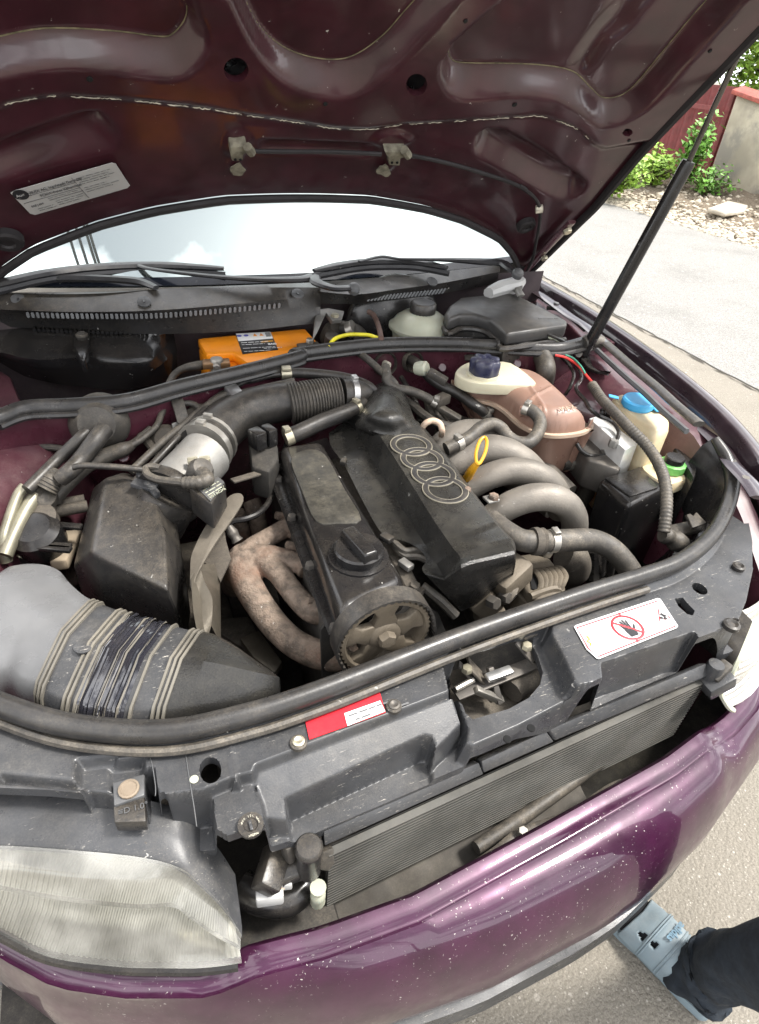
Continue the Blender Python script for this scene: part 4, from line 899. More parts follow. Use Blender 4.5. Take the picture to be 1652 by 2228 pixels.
rowE = k(11, (-200, 1230), (0, 1318), (250, 1435), (600, 1485), (850, 1492), (1000, 1492), (1130, 1480), (1230, 1465))
rows = [Zs(topA, .668), Zs(rowB, .660), Zs(rowC, .628), Zs(rowD, .572), Zs(rowE, .548)]
for r_, dz in zip(rows, (0, 0, 0, 0, 0)):
    pass
# the inner end of the top edge falls with the lamp outline
zt = [.672, .672, .670, .668, .660, .645, .612, .575]; rows[0] = [Z(a, b_, z_) for (a, b_), z_ in zip(topA, zt)]
zt = [.662, .660, .657, .654, .646, .630, .600, .570]; rows[1] = [Z(a, b_, z_) for (a, b_), z_ in zip(rowB, zt)]
zt = [.640, .632, .626, .622, .618, .606, .586, .562]; rows[2] = [Z(a, b_, z_) for (a, b_), z_ in zip(rowC, zt)]
zt = [.590, .580, .570, .566, .563, .560, .556, .553]; rows[3] = [Z(a, b_, z_) for (a, b_), z_ in zip(rowD, zt)]
rows.insert(3, [p+np.array([0, .006, -.005]) for p in rows[2]]); rows[2] = [p+np.array([0, -.001, .001]) for p in rows[2]]
R5 = [resample(crom(r_, 8), 208) for r_ in rows]
mt = mat('lens_glass', (.60, .59, .54), .30); t_n = mt.node_tree; n_ = t_n.nodes; pr = n_['Principled BSDF']; mo = n_['Material Output']
tr_ = n_.new('ShaderNodeBsdfTransparent'); tr_.inputs[0].default_value = (.93, .92, .85, 1); gl = n_.new('ShaderNodeBsdfGlossy'); gl.inputs['Roughness'].default_value = .05; fr_ = n_.new('ShaderNodeFresnel'); fr_.inputs[0].default_value = 1.6
m1 = n_.new('ShaderNodeMixShader'); m2 = n_.new('ShaderNodeMixShader'); ge = n_.new('ShaderNodeNewGeometry'); nn_ = n_.new('ShaderNodeTexNoise'); nn_.inputs['Scale'].default_value = 14; nn_.inputs['Detail'].default_value = 8; mr_ = n_.new('ShaderNodeMapRange')
mr_.inputs[1].default_value = .35; mr_.inputs[2].default_value = .75; mr_.inputs[3].default_value = .15; mr_.inputs[4].default_value = .32
t_n.links.new(ge.outputs['Position'], nn_.inputs['Vector']); t_n.links.new(nn_.outputs[0], mr_.inputs[0])
t_n.links.new(fr_.outputs[0], m1.inputs[0]); t_n.links.new(tr_.outputs[0], m1.inputs[1]); t_n.links.new(gl.outputs[0], m1.inputs[2]); t_n.links.new(mr_.outputs[0], m2.inputs[0]); t_n.links.new(m1.outputs[0], m2.inputs[1]); t_n.links.new(pr.outputs[0], m2.inputs[2]); t_n.links.new(m2.outputs[0], mo.inputs[0])
def make_lamp(R5, par_label):
    hl = bpy.data.objects.new('headlamp', None); COL.objects.link(hl); place(hl, (0, 0, 0), car)
    fine = lamp(R5, 1, hl); m = MB(); m.loft([list(c_) for c_ in fine], closed=False); inn = fine.copy(); nm = np.array([0, -.5, .6])
    build(m, 'lens', 'lens_glass', hl, fix=False, ang=60)
    m = MB(); c0 = fine.mean((0, 1)); back = []
    for i in range(0, fine.shape[0], 1): back.append([p+np.array([0, .035, -.020])*(.25+1.0*math.sin(math.pi*j/(fine.shape[1]-1))) for j, p in enumerate(fine[i]+np.array([0, -.5, .6])*(0.0, .0030, .0030, 0.0)[i % 4])])
    m.loft(back, closed=False); build(m, 'reflector', 'chrome_reflector', hl, fix=False)
    return hl
lampR = make_lamp(R5, '')
# housing lip above the near lamp
m = MB(); A_ = resample(crom(rows[0], 8), 40); hk = []
for p in A_: hk.append([p+np.array([0, -.002, -.004]), p+np.array([.002, .006, .003]), p+np.array([.004, .030, .008]), p+np.array([.006, .060, .012])])
m.loft(hk, closed=False); build(m, 'lamp_housing', 'grey_plastic', lampR, fix=False)
build(MB().tube([p+np.array([0, -.002, -.004]) for p in R5[-1][::6]], .0045, seg=6, smooth=2), 'lower_gasket', 'clean_black', lampR)
# far lamp
E_ = [Z(a, b_, z) for a, b_, z in [(1646, 1360, .672), (1628, 1405, .655), (1612, 1443, .640), (1594, 1478, .615), (1574, 1503, .588), (1590, 1538, .562), (1604, 1549, .552)]]
ec_ = resample(crom(E_, 6), 60); R_ = []
for i in range(60):
    a = .0016*(1 if (i//2) % 2 else 0); R_.append([ec_[i]+np.array([.004*0+.28*t_, .012+.20*t_*t_, -.002])*1.0+np.array([0, -a-.012*math.sin(math.pi*i/59), a]) for t_ in np.linspace(0, 1, 12)])
lampL = bpy.data.objects.new('headlamp', None); COL.objects.link(lampL); place(lampL, (0, 0, 0), car)
build(MB().loft(R_, closed=False), 'lens', 'lens_glass', lampL, fix=False, ang=60)
build(MB().loft([[p+np.array([.006, .025, -.006]) for p in r_] for r_ in R_], closed=False), 'reflector', 'chrome_reflector', lampL, fix=False)
build(MB().tube([p+np.array([-.003, .004, 0]) for p in ec_], .0045, seg=6, smooth=0), 'lens_rim', 'fluid_white', lampL)
build(MB().loft([[p+np.array([-.004, .006, .004]), p+np.array([.0, .05, .006]), p+np.array([.02, .10, -.02])] for p in ec_[:34]], closed=False), 'lamp_housing', 'black_plastic', lampL, fix=False)

# ------------------------------------------------------------------ engine bay shell
rear_px = k(4, (-160, 1120), (-60, 1085), (0, 1068), (150, 1015), (400, 1002), (700, 975), (1000, 893), (1400, 797), (1652, 728))+k(5, (300, 612), (560, 575), (850, 545), (1200, 537), (1652, 548))+k(6, (300, 462), (600, 482), (850, 490), (960, 475), (1040, 452))
rear_seal = Zs(rear_px, .862)
build(MB().tube(rear_seal, .0140, seg=14, smooth=6, flat=1.15), 'bulkhead_seal', 'seal_rubber', car)
build(MB().tube([p+np.array([0, -.016, -.006]) for p in rear_seal[2:]], .006, seg=8, smooth=6), 'seal_lip', 'seal_rubber', car)
RS = np.array(crom(rear_seal, 4)); bkf = lambda x: float(np.interp(x, RS[:, 0], RS[:, 1]))
m = MB(); m.loft([[(x, bkf(x)+.030, .858), (x, bkf(x)-.004, .858), (x, bkf(x)-.006, .80), (x, bkf(x)+.03+.0*x, .66), (x, .97, .45), (x, 1.0, .30)] for x in np.linspace(-.70, .70, 60)], closed=False)
build(m, 'bulkhead', 'plum_inner', car, fix=False)
mat('plenum_dark', (.030, .020, .024), .6, dust=.6, dcol=(.15, .125, .105))
m = MB(); m.loft([[(x, bkf(x)+.02, .855), (x, bkf(x)+.035, .72), (x, 1.16, .70), (x, 1.17, .80), (x, 1.165, .93)] for x in np.linspace(-.70, .70, 40)], closed=False)
build(m, 'plenum', 'plenum_dark', car, fix=False)
m = MB(); m.add([(-.7, .10, .31), (.7, .10, .31), (.7, 1.02, .31), (-.7, 1.02, .31)], [(0, 1, 2, 3)]); build(m, 'undertray', 'bay_dark', car, fix=False)
# inner wings
def wing(sg):
    m = MB(); R_ = []
    for y in np.linspace(.16, 1.18, 40):
        zt = float(np.interp(y, [.16, .26, .35, .50, .70, .92, 1.2], [.66, .70, .75, .80, .83, .845, .85])); xo = float(np.interp(y, [.16, .3, .5, 1.2], [.60, .655, .685, .715])); tw = float(np.exp(-((y-.80)/.13)**2))
        R_.append([(sg*xo, y, zt), (sg*(xo-.035), y, zt-.004), (sg*(xo-.045-.10*tw), y, zt-.03-.01*tw), (sg*(xo-.06-.14*tw), y, zt-.09), (sg*(xo-.09-.15*tw), y, .60), (sg*(xo-.10-.12*tw), y, .30)])
    return m.loft(R_, closed=False)
build(wing(1), 'inner_wing', 'plum_inner', car, fix=False, ang=50); build(wing(-1), 'inner_wing', 'plum_inner', car, fix=False, ang=50)
# flange rail with bolts along the far fender, grey drip strip
rl = Zs(k(7, (170, 72), (300, 150), (450, 260), (560, 330), (680, 440), (850, 590), (1000, 715), (1130, 835), (1270, 950)), .872)
build(MB().tube(rl[4:], .0135, seg=8, flat=.45), 'drip_strip', 'black_plastic', car); build(MB().tube(rl[:5], .016, seg=6, flat=.2), 'fender_flange', 'plum_paint', car)
build(MB().tube([p+np.array([-.024, 0, -.012]) for p in rl[4:]], .006, seg=6), 'drip_lip', 'clip_grey', car)
build(MB().tube(Zs(k(7, (300, 210), (380, 220), (450, 270), (540, 350)), .86), .005, seg=6), 'cable_trim', 'black_plastic', car)
for q in k(7, (215, 78), (360, 182)): disc(Z(*q, .876), .008, .003, 'clip_grey', 'fender_bolt', car, seg=6)
for a, b_ in ((1480, 1190), (1565, 1300)): disc(Z(*k(7, (a, b_))[0], .80), .009, .004, 'dark_metal', 'fender_bolt', car, seg=6)
build(MB().tube(Zs(k(7, (1290, 970), (1400, 1080), (1480, 1200), (1590, 1320), (1660, 1420)), .80), .018, seg=6, flat=.25), 'fender_flange', 'plum_paint', car)
# black side liner on the far side
m = MB(); top = crom(front_seal[9:], 4); m.loft([[p+np.array([0, .004, 0]), p+np.array([-.012, .012, -.02]), p+np.array([-.03, .03, -.12]), p+np.array([-.06, .05, -.30])] for p in top], closed=False)
build(m, 'side_liner', 'clean_black', car, fix=False)

# ------------------------------------------------------------------ plenum: blower housing, battery, brake gear, fuse box
bh = thing('blower_housing', 'glossy black blower housing with ribbed edge beside the battery', 'housing')
rowsb = [Zs(k(4, (-60, 505), (0, 505), (300, 530), (600, 545), (800, 550), (945, 545)), .868), Zs(k(4, (-60, 620), (0, 610), (180, 640), (450, 640), (750, 620), (900, 600), (955, 575)), .862),
         Zs(k(4, (-60, 690), (0, 700), (200, 740), (450, 730), (780, 720), (870, 660), (958, 600)), .846), Zs(k(4, (-60, 735), (0, 730), (220, 778), (450, 772), (800, 770), (890, 690), (965, 640)), .830),
         Zs(k(4, (-60, 740), (0, 738), (230, 800), (450, 800), (810, 800), (920, 740), (975, 690)), .815), Zs(k(4, (-60, 745), (0, 790), (260, 865), (450, 890), (700, 905), (930, 850), (978, 800)), .760)]
rr_ = [resample(crom(r, 6), 60) for r in rowsb]; m = MB().loft([[r[i] for r in rr_] for i in range(60)], closed=False); build(m, 'shell', 'gloss_black', bh, fix=False, ang=60)
m = MB()
rb = resample(crom(Zs(k(4, (190, 560), (400, 570), (600, 575), (810, 575)), .872), 6), 26)
rib0 = None
for p in rb:
    if rib0 is None: rib0 = build(MB().tube([p+np.array([0, .012, .001]), p+np.array([0, -.012, -.003])], .004, seg=6, smooth=0), 'rib', 'gloss_black', bh); p0 = p
    else: copy_of(rib0, p-p0, bh)
lug = build(MB().prism(Zs(k(4, (395, 570), (500, 565), (490, 640), (470, 735), (445, 738), (405, 660)), .872), (0, 0, -.03)), 'screw_boss', 'gloss_black', bh, bevel=.004)
screw(Z(*k(4, (450, 605))[0], .874), .012, bh, 'dark_metal')
# battery
bt = thing('battery', 'orange car battery with printed label and lead terminals', 'battery')
zb = .838; BL = Z(*k(4, (1087, 622))[0], zb); BR = Z(*k(5, (362, 433))[0], zb); ex = unit(BR-BL); ey = np.cross([0, 0, 1], ex); Wb = np.linalg.norm(BR-BL)
def bp(u, v, z): return BL+ex*u-ey*v+np.array([0, 0, z-zb])
D_ = .175
m = MB(); m.prism([bp(0, 0, zb-.022), bp(Wb, 0, zb-.022), bp(Wb, D_, zb-.022), bp(0, D_, zb-.022)], (0, 0, -.15)); build(m, 'case', 'orange', bt, bevel=.005)
m = MB(); m.prism([bp(0, .002, zb), bp(Wb, .002, zb), bp(Wb, .10, zb), bp(Wb*.80, .105, zb), bp(Wb*.76, .155, zb), bp(Wb*.28, .155, zb), bp(Wb*.22, .098, zb), bp(0, .092, zb)], (0, 0, -.0215)); lid = build(m, 'lid', 'orange', bt, bevel=.004)
A = Z(*k(4, (1297, 597))[0], zb+.001); B = Z(*k(4, (1490, 587))[0], zb+.001); C = Z(*k(4, (1532, 685))[0], zb+.001); D = Z(*k(4, (1336, 710))[0], zb+.001)
lab = build(MB().prism([A, B, C, D], (0, 0, -.0012)), 'battery_label', 'ink_black', bt, smooth=False)
lq = lambda u, v, dz=.0006: (A*(1-u)+B*u)*(1-v)+(D*(1-u)+C*u)*v+np.array([0, 0, dz])
build(MB().prism([lq(.01, .02), lq(.99, .02), lq(.99, .40), lq(.01, .40)], (0, 0, -.0003)), 'label_band', 'sticker_white', lab, smooth=False)
lx, ly = unit(B-A), unit(A-D)
for u, mm in ((.08, 'ink_blue'), (.27, 'ink_blue')): build(MB().lathe(lq(u, .15, .0009), (0, 0, 1), [(0, -.0002), (.0055, -.0002), (.0055, .0002), (0, .0002)], 12), 'symbol', mm, lab)
for u in (.46, .64): build(MB().prism([lq(u, .22, .0011), lq(u+.12, .22, .0011), lq(u+.06, .07, .0011)], (0, 0, -.0003)), 'symbol', 'ink_orange', lab, smooth=False)
for i in range(5): build(MB().prism([lq(.82, .06+i*.05, .0011), lq(.97, .06+i*.05, .0011), lq(.97, .085+i*.05, .0011), lq(.82, .085+i*.05, .0011)], (0, 0, -.0003)), 'barcode_bar', 'ink_black', lab, smooth=False)
build(MB().prism([lq(.62, .50), lq(.96, .50), lq(.96, .56), lq(.62, .56)], (0, 0, -.0003)), 'yellow_strip', 'yellow_plastic', lab, smooth=False)
text('EAC', 'sticker_white', lab, lq(.78, .72, .001), lx, ly, .010, bold=.0004); 
for i_, (u_, v_, ln_) in enumerate(((.06, .50, .06), (.06, .60, .05), (.06, .77, .07), (.06, .92, .06), (.62, .88, .04))): fine_print(lab, lq(u_, v_, .001), lx, ln_, .006, 'sticker_white', i_)
q = Z(*k(4, (1195, 765))[0], zb+.004); disc(q, .014, .012, 'steel', 'terminal', bt)
bz = mat('bronze', (.30, .17, .08), .4, metal=.7, dust=.3)
bar(q+np.array([-.028, .004, 0]), q+np.array([.026, -.002, 0]), .026, .014, 'bronze', 'terminal_clamp', bt, .003); disc(q+np.array([-.004, -.016, .0]), .007, .005, 'steel', 'clamp_bolt', bt, n=(0, -1, 0), seg=6)
q2 = Z(*k(5, (375, 560))[0], zb+.004); bar(q2+np.array([-.02, 0, 0]), q2+np.array([.03, .004, 0]), .022, .014, 'dark_metal', 'terminal_clamp', bt, .003); disc(q2+np.array([.01, .008, .01]), .009, .006, 'steel', 'clamp_bolt', bt, seg=6)
tag(build(MB().tube(Zs(k(4, (1165, 765), (1090, 775), (1010, 790), (960, 825), (930, 880)), .835), [.009, .010, .0075, .007, .007], seg=10), 'battery_cable', 'dusty_rubber', None), 'thick black cable on the orange battery terminal', 'cable')
# brake booster, reservoir
bb = thing('brake_booster', 'round black brake booster behind the fluid reservoir', 'brake booster')
c = Yp(*k(5, (965, 440))[0], 1.10); build(MB().lathe(c, (0, -1, .05), [(0, -.05), (.115, -.05), (.122, -.03), (.122, -.012), (.110, 0), (.08, .012), (.04, .02), (0, .02)], 32), 'drum', 'clean_black', bb, ang=40)
build(MB().lathe(c, (0, -1, .05), [(.118, -.026), (.127, -.026), (.127, -.014), (.118, -.014)], 32), 'rim', 'black_plastic', bb)
br = thing('brake_fluid_reservoir', 'translucent greenish brake fluid reservoir with black ribbed cap', 'reservoir')
c = Z(*k(5, (1130, 425))[0], .855)
build(MB().lathe(c, (0, 0, 1), [(0, -.06), (.060, -.06), (.068, -.015), (.072, -.004), (.0775, -.002), (.0775, .004), (.071, .008), (.062, .020), (.045, .032), (.030, .036), (0, .036)], 36), 'body', 'fluid_white', br, ang=50)
m = MB(); m.loft([[c+np.array([(r+(.0012 if (j % 2) else 0))*math.cos(2*math.pi*j/48), (r+(.0012 if (j % 2) else 0))*math.sin(2*math.pi*j/48), z]) for j in range(48)] for r, z in ((.029, .032), (.0295, .034), (.0295, .056), (.027, .059))]); build(m, 'cap', 'black_plastic', br, ang=50); disc(c+np.array([0, 0, .0595]), .025, .0012, 'clip_grey', 'cap_top', br)
# heater valve, bracket, wires in the plenum
hv = thing('heater_valve', 'dirty metal heater valve below the cowl bracket', 'valve')
build(MB().lathe(Z(*k(5, (570, 470))[0], .82), unit((.3, -.5, .8)), [(0, -.03), (.03, -.03), (.034, 0), (.026, .02), (0, .024)], 18), 'valve_body', 'grime', hv); build(MB().tube(Zs(k(5, (600, 430), (660, 440), (720, 470), (740, 520)), .84), .017, seg=12), 'valve_pipe', 'dusty_rubber', hv)
build(MB().lathe(Z(*k(5, (668, 440))[0], .85), unit((.6, -.4, .4)), [(.016, -.008), (.0195, -.008), (.0195, .008), (.016, .008)], 18), 'hose_clamp', 'steel', hv); build(MB().lathe(Z(*k(5, (540, 505))[0], .83), (0, -.4, 1), [(0, -.02), (.016, -.02), (.016, .01), (.01, .014), (0, .014)], 14), 'valve_stub', 'dark_metal', hv)
cb = thing('cowl_bracket', 'grey sheet metal bracket bolted under the cowl', 'bracket')
build(MB().prism(Zs(k(5, (440, 310), (520, 300), (625, 320), (610, 375), (545, 385), (505, 330), (455, 440), (420, 500)), .885), (0, .01, -.012)), 'bracket_plate', 'alu', cb, bevel=.002); disc(Z(*k(5, (563, 348))[0], .889), .010, .003, 'zinc', 'bolt', cb, seg=6)
m = MB().tube(Zs(k(5, (520, 560), (560, 505), (640, 478), (720, 475), (790, 480), (850, 500)), .872), .0042, seg=8)
tag(build(m, 'earth_wire', 'wire_yellow', None), 'yellow and green earth wire arching over the bulkhead seal', 'wire')
mat('brown_cable', (.10, .055, .045), .6, dust=.3)
tag(build(MB().tube(Zs(k(5, (785, 325), (820, 350), (850, 420), (868, 500)), .88), .006, seg=8), 'brown_cable', 'brown_cable', None), 'brown frayed cable in front of the brake booster', 'cable')
fb = thing('fuse_box', 'black dusty fuse box with clipped lid in the corner', 'fuse box')
topf = Zs(k(6, (165, 195), (235, 145), (560, 115), (625, 135), (945, 300), (938, 330), (545, 385), (500, 350), (430, 290), (340, 262), (235, 260), (160, 290), (130, 250)), .905)
mat('box_lid', (.028, .028, .029), .36, dust=.45, dcol=(.16, .14, .11), dscale=10, spots=.03)
build(MB().slab([p+np.array([0, 0, 0]) for p in topf], .030), 'lid', 'box_lid', fb, bevel=.007, seg=3)
cen = mean(topf); build(MB().slab([cen+(p-cen)*.985+np.array([0, 0, -.0305]) for p in topf], .10), 'base', 'black_plastic', fb, bevel=.005)
rimp = [p+np.array([0, -.006, -.033]) for p in topf[5:13]]; build(MB().tube(rimp, .007, seg=8, smooth=4), 'rim', 'black_plastic', fb)
for q in k(6, (580, 390), (670, 370), (755, 350), (850, 350)): p = Z(*q, .885); bar(p+np.array([0, -.006, .012]), p+np.array([0, -.009, -.02]), .004, .012, 'black_plastic', 'rib', fb, .001, up=(1, 0, 0))
p = Z(*k(6, (800, 390))[0], .885); bar(p+np.array([-.02, .014, .004]), p+np.array([.03, -.022, -.010]), .016, .006, 'fluid_white', 'clip', fb, .001); bar(p+np.array([.0, -.004, .004]), p+np.array([.035, -.026, -.009]), .018, .006, 'clean_black', 'latch', fb, .001)
A = Z(*k(6, (750, 285))[0], .9056); B = Z(*k(6, (870, 285))[0], .9056); fine_print(fb, A, B-A, .05, .010, 'clip_grey')
rg_ = thing('cowl_corner_cloth', 'crumpled grey plastic sheet at the cowl corner', 'plastic sheet')
build(MB().tube(Zs(k(6, (420, 120), (500, 90), (590, 70), (640, 40)), .915), [.014, .02, .022, .012], seg=9), 'fold', 'sticker_grey', rg_); build(MB().prism(Zs(k(6, (600, 30), (650, 50), (645, 100), (665, 130), (630, 130), (600, 80)), .92), (0, .01, -.01)), 'flap', 'alu', rg_, bevel=.002)

# ------------------------------------------------------------------ hood gas strut
gs = thing('gas_strut', 'black gas strut with steel rod holding the hood up', 'strut')
P0 = np.array([.608, .829, .84]); P1 = Xp(1500, 350, .672); P2 = Xp(1645, 35, .655)
build(MB().tube([P0, P0+(P1-P0)*.04, P1-(P1-P0)*.02, P1], [.0125, .0135, .0135, .012], seg=18, smooth=0), 'cylinder', 'clean_black', gs)
mat('rod_dark', (.12, .11, .10), .25, metal=.8)
build(MB().tube([P1, P2+(P2-P1)*.35], .0052, seg=12, smooth=0), 'rod', 'rod_dark', gs)
build(MB().prism(Zs(k(6, (1050, 460), (1085, 480), (1090, 540), (1110, 600), (1150, 630), (1220, 645), (1225, 640), (1150, 640), (1080, 610), (1040, 560), (1015, 520)), .835), (.0, .004, -.008)), 'bracket', 'clean_black', gs, bevel=.002)
disc(Z(*k(6, (1014, 520))[0], .845), .009, .006, 'dark_metal', 'pivot_bolt', gs, n=unit((-.4, -.8, .3)))
build(MB().tube(Zs(k(6, (1045, 450), (1100, 440), (1180, 450)), .868), [.012, .022, .014], seg=10), 'seal_end', 'dusty_rubber', gs)
build(MB().prism(Zs(k(6, (1080, 520), (1150, 505), (1230, 640), (1170, 630), (1100, 600)), .832), (0, 0, -.006)), 'mount_plate', 'plum_inner', gs, bevel=.002)

# ------------------------------------------------------------------ coolant expansion tank
ct = thing('coolant_tank', 'brown translucent coolant expansion tank with dark blue cap', 'tank')
zs_ = .795
front = Zs(k(6, (185, 690), (205, 750), (290, 812), (420, 832), (520, 882), (640, 985), (770, 1040), (900, 1052), (1050, 1030), (1108, 985)), zs_)
back = Zs(k(6, (1085, 885), (955, 760), (835, 660), (720, 605), (560, 580), (300, 572), (235, 605)), .836)
ring0 = np.array(crom([np.array([p[0], p[1], 0]) for p in front+back], 4, True)); cc = ring0.mean(0)
def inset(R_, d):
    n = len(R_); o = []
    for i in range(n):
        t_ = unit(R_[(i+2) % n]-R_[i-2]); nn = np.array([-t_[1], t_[0], 0]); o.append(R_[i]+nn*d)
    return np.array(o)
if sum(a[0]*b_[1]-a[1]*b_[0] for a, b_ in zip(ring0, np.roll(ring0, -1, 0))) < 0: ring0 = ring0[::-1]
ring_in = inset(ring0, .004)
def dome(P):
    d, _ = nearest(P, ring_in); t_ = np.clip(-d/.034, 0, 1); return zs_+.044*np.sqrt(np.clip(1-(1-t_)**2, 0, 1))*(1+.0*t_)
def gxy(l, z): return [(p[0], p[1]) for p in Zs(k(6, *l), z)]
ribs_ = [gxy([(680, 735), (700, 735), (880, 990), (860, 1000)], .838), gxy([(655, 830), (835, 735), (840, 748), (660, 845)], .838)]
m = relief(ring_in, [(ribs_[0], lambda P, h: h+.0028, .006), (ribs_[1], lambda P, h: h+.0028, .006)], .003, dome, lambda P, h: np.stack([P[:, 0], P[:, 1], h], 1), thick=.004)
build(m, 'body', 'tank_brown', ct, ang=60, fix=False)
build(MB().loft([inset(ring0, d)+np.array([0, 0, zs_+h]) for d, h in ((.004, -.0085), (-.0035, -.008), (-.0035, -.001), (.004, -.0005))]), 'seam_flange', 'tank_seam', ct)
lowc = mean(Zs(k(6, (830, 1150), (990, 1120), (1040, 1060), (740, 1060)), .74)); R2 = inset(ring0, .008)
low = []
for s_, h in ((1.0, -.009), (.92, -.03), (.80, -.07), (.72, -.105), (.60, -.115)):
    low.append(np.array([lowc*np.array([1, 1, 0])*(1-s_)+p*s_ for p in R2*np.array([1, 1, 0])])+np.array([0, 0, zs_+h]))
build(MB().loft(low), 'lower_body', 'tank_brown', ct, ang=60)
cp = Zs(k(6, (205, 655), (225, 610), (290, 575), (420, 570), (570, 580), (720, 690), (716, 720), (600, 722), (400, 716), (290, 700)), .845)
build(MB().slab(sm3 if False else [np.array(p) for p in crom(cp, 3, True)], .026), 'filler_shoulder', 'tank_cream', ct, bevel=.006, seg=3)
c = Z(*k(6, (388, 650))[0], .848); m = MB(); n_ = 63
def fl(r, z, amp): return [c+np.array([(r+amp*math.cos(7*a))*math.cos(a), (r+amp*math.cos(7*a))*math.sin(a), z]) for a in np.linspace(0, 2*math.pi, n_, endpoint=False)]
m.loft([fl(.029, 0, .0), fl(.031, .004, .001), fl(.0305, .022, .0025), fl(.029, .030, .0035), fl(.026, .033, .004), fl(.014, .0335, .002), fl(.012, .031, .0)]); build(m, 'cap', 'cap_blue', ct, ang=60)
build(MB().lathe(c, (0, 0, 1), [(.030, -.004), (.036, -.004), (.035, .002), (.030, .003)], 28), 'neck_ring', 'tank_cream', ct)
A = Z(*k(6, (905, 895))[0], .8405); B = Z(*k(6, (985, 880))[0], .8405); text('MAX', 'tank_seam', ct, A, B-A, np.cross([0, 0, 1], B-A), .018)
nip = Z(*k(6, (700, 900))[0], .828); build(MB().lathe(nip, unit((.5, -.7, .3)), [(0, -.02), (.011, -.02), (.011, .02), (0, .02)], 14), 'outlet', 'tank_brown', ct)
def clamp(c, ax, r, wd, mt, par, name='hose_clamp', screw_dir=None):
    ax = unit(ax); o = build(MB().lathe(c-ax*wd/2, ax, [(r*.9, 0), (r*1.06, 0), (r*1.06, wd), (r*.9, wd)], 24), name, mt, par, ang=30)
    s_ = unit(np.cross(ax, [0, 0, 1]) if screw_dir is None else screw_dir); up_ = np.array([0, 0, 1.]); up_ = unit(up_-ax*np.dot(up_, ax))
    bar(c+up_*r*1.1-s_*.007, c+up_*r*1.1+s_*.009, wd*.9, .008, mt, 'clamp_screw', o, .001); return o
def hose(name, label, pts, r, mt='rubber', seg=14, cl=(), corr=None, cat='hose', group=None, flat=1.0, clm='steel'):
    t_ = thing(name, label, cat, group); build(MB().tube(pts, r, seg=seg, corr=corr, flat=flat, smooth=8), 'tube', mt, t_)
    for i, wd in cl:
        i0, i1 = max(i-1, 0), min(i+1, len(pts)-1); rr0 = r if not hasattr(r, '__len__') else r[min(i*len(r)//len(pts), len(r)-1)]
        clamp(np.asarray(pts[i]), np.asarray(pts[i1])-np.asarray(pts[i0]), rr0, wd, clm, t_)
    return t_
zz_ = lambda i, l: [Z(a, b_, c_) for a, b_, c_ in k(i, *l)]
hose('coolant_hose', 'grey rubber hose snaking from the coolant tank outlet', zz_(6, [(672, 885, .833), (720, 905, .832), (762, 965, .824), (748, 1040, .815), (690, 1105, .807), (610, 1105, .806), (545, 1065, .812), (500, 1010, .820), (440, 985, .826), (370, 1010, .826), (300, 1070, .818), (225, 1112, .812), (140, 1150, .805)]), .0125, 'dusty_rubber', cl=((0, .012), (11, .012)))
hose('coolant_hose', 'thick rubber hose leaving the underside of the coolant tank', zz_(6, [(905, 1240, .70), (960, 1235, .70), (1030, 1250, .69), (1080, 1320, .67), (1075, 1420, .64), (1020, 1510, .60), (980, 1600, .56)]), .0175, 'dusty_rubber', cl=((1, .014),))
hose('heater_hose', 'heater hose with white joint running below the blue capped tank', zz_(5, [(1060, 640, .83), (1130, 690, .83), (1180, 750, .82), (1260, 810, .81), (1380, 870, .80), (1480, 940, .79), (1560, 1000, .77), (1610, 1080, .73)]), .0115, 'rubber', cl=((6, .012),))
o = thing('hose_joint', 'pale plastic joint on the heater hose near the bulkhead', 'joint'); build(MB().lathe(Z(*k(5, (1140, 700))[0], .838), unit((.5, -.6, .2)), [(0, -.016), (.013, -.016), (.016, -.005), (.016, .008), (.012, .012), (0, .012)], 16), 'joint_body', 'fluid_white', o); bar(Z(*k(5, (1180, 720))[0], .84), Z(*k(5, (1300, 790))[0], .825), .02, .016, 'dusty_rubber', 'joint_arm', o, .003)
hose('vacuum_hose', 'dusty vacuum hose crossing the round bulkhead grommet', zz_(5, [(725, 600, .850), (790, 650, .848), (870, 720, .845), (940, 780, .835), (975, 830, .82)]), .0078, 'dusty_rubber')
hose('vacuum_hose', 'thin dusty hose dropping from the round grommet to a plug', zz_(5, [(895, 690, .85), (905, 740, .845), (905, 785, .835), (960, 830, .825), (1060, 850, .82), (1150, 885, .81), (1220, 925, .80)]), .0098, 'dusty_rubber', cl=((6, .012),))
pg = thing('vacuum_plug', 'dirty grey plug block behind the intake manifold', 'plug'); bar(Z(*k(5, (1215, 930))[0], .80), Z(*k(5, (1300, 890))[0], .80), .024, .02, 'grime', 'block', pg, .003); bar(Z(*k(5, (1240, 950))[0], .79), Z(*k(5, (1390, 1040))[0], .77), .02, .012, 'dusty_rubber', 'block', pg, .003); bar(Z(*k(5, (1230, 985))[0], .78), Z(*k(5, (1340, 1100))[0], .74), .022, .008, 'dusty_rubber', 'block', pg, .003)
for (cx, cy, r, mt_, lab_) in ((893, 668, .026, 'dusty_rubber', 'round grey rubber grommet on the bulkhead with one thin hose'), (1075, 655, .023, 'grime', 'dark rubber grommet around the heater hose')):
    q = k(5, (cx, cy))[0]; p = Yp(*q, bkf(Z(*q, .80)[0])-.004); o = thing('grommet', lab_, 'grommet'); build(MB().lathe(p, (0, -1, .25), [(0, -.004), (r*.85, -.004), (r*.85, .004), (r*.95, .012), (r*1.05, .006), (r*1.08, -.004)], 26), 'rim', mt_, o); build(MB().lathe(p, (0, -1, .25), [(0, .0), (r*.3, .0), (r*.26, .02), (0, .02)], 14), 'boss', 'sealant' if cx < 1000 else 'dusty_rubber', o)
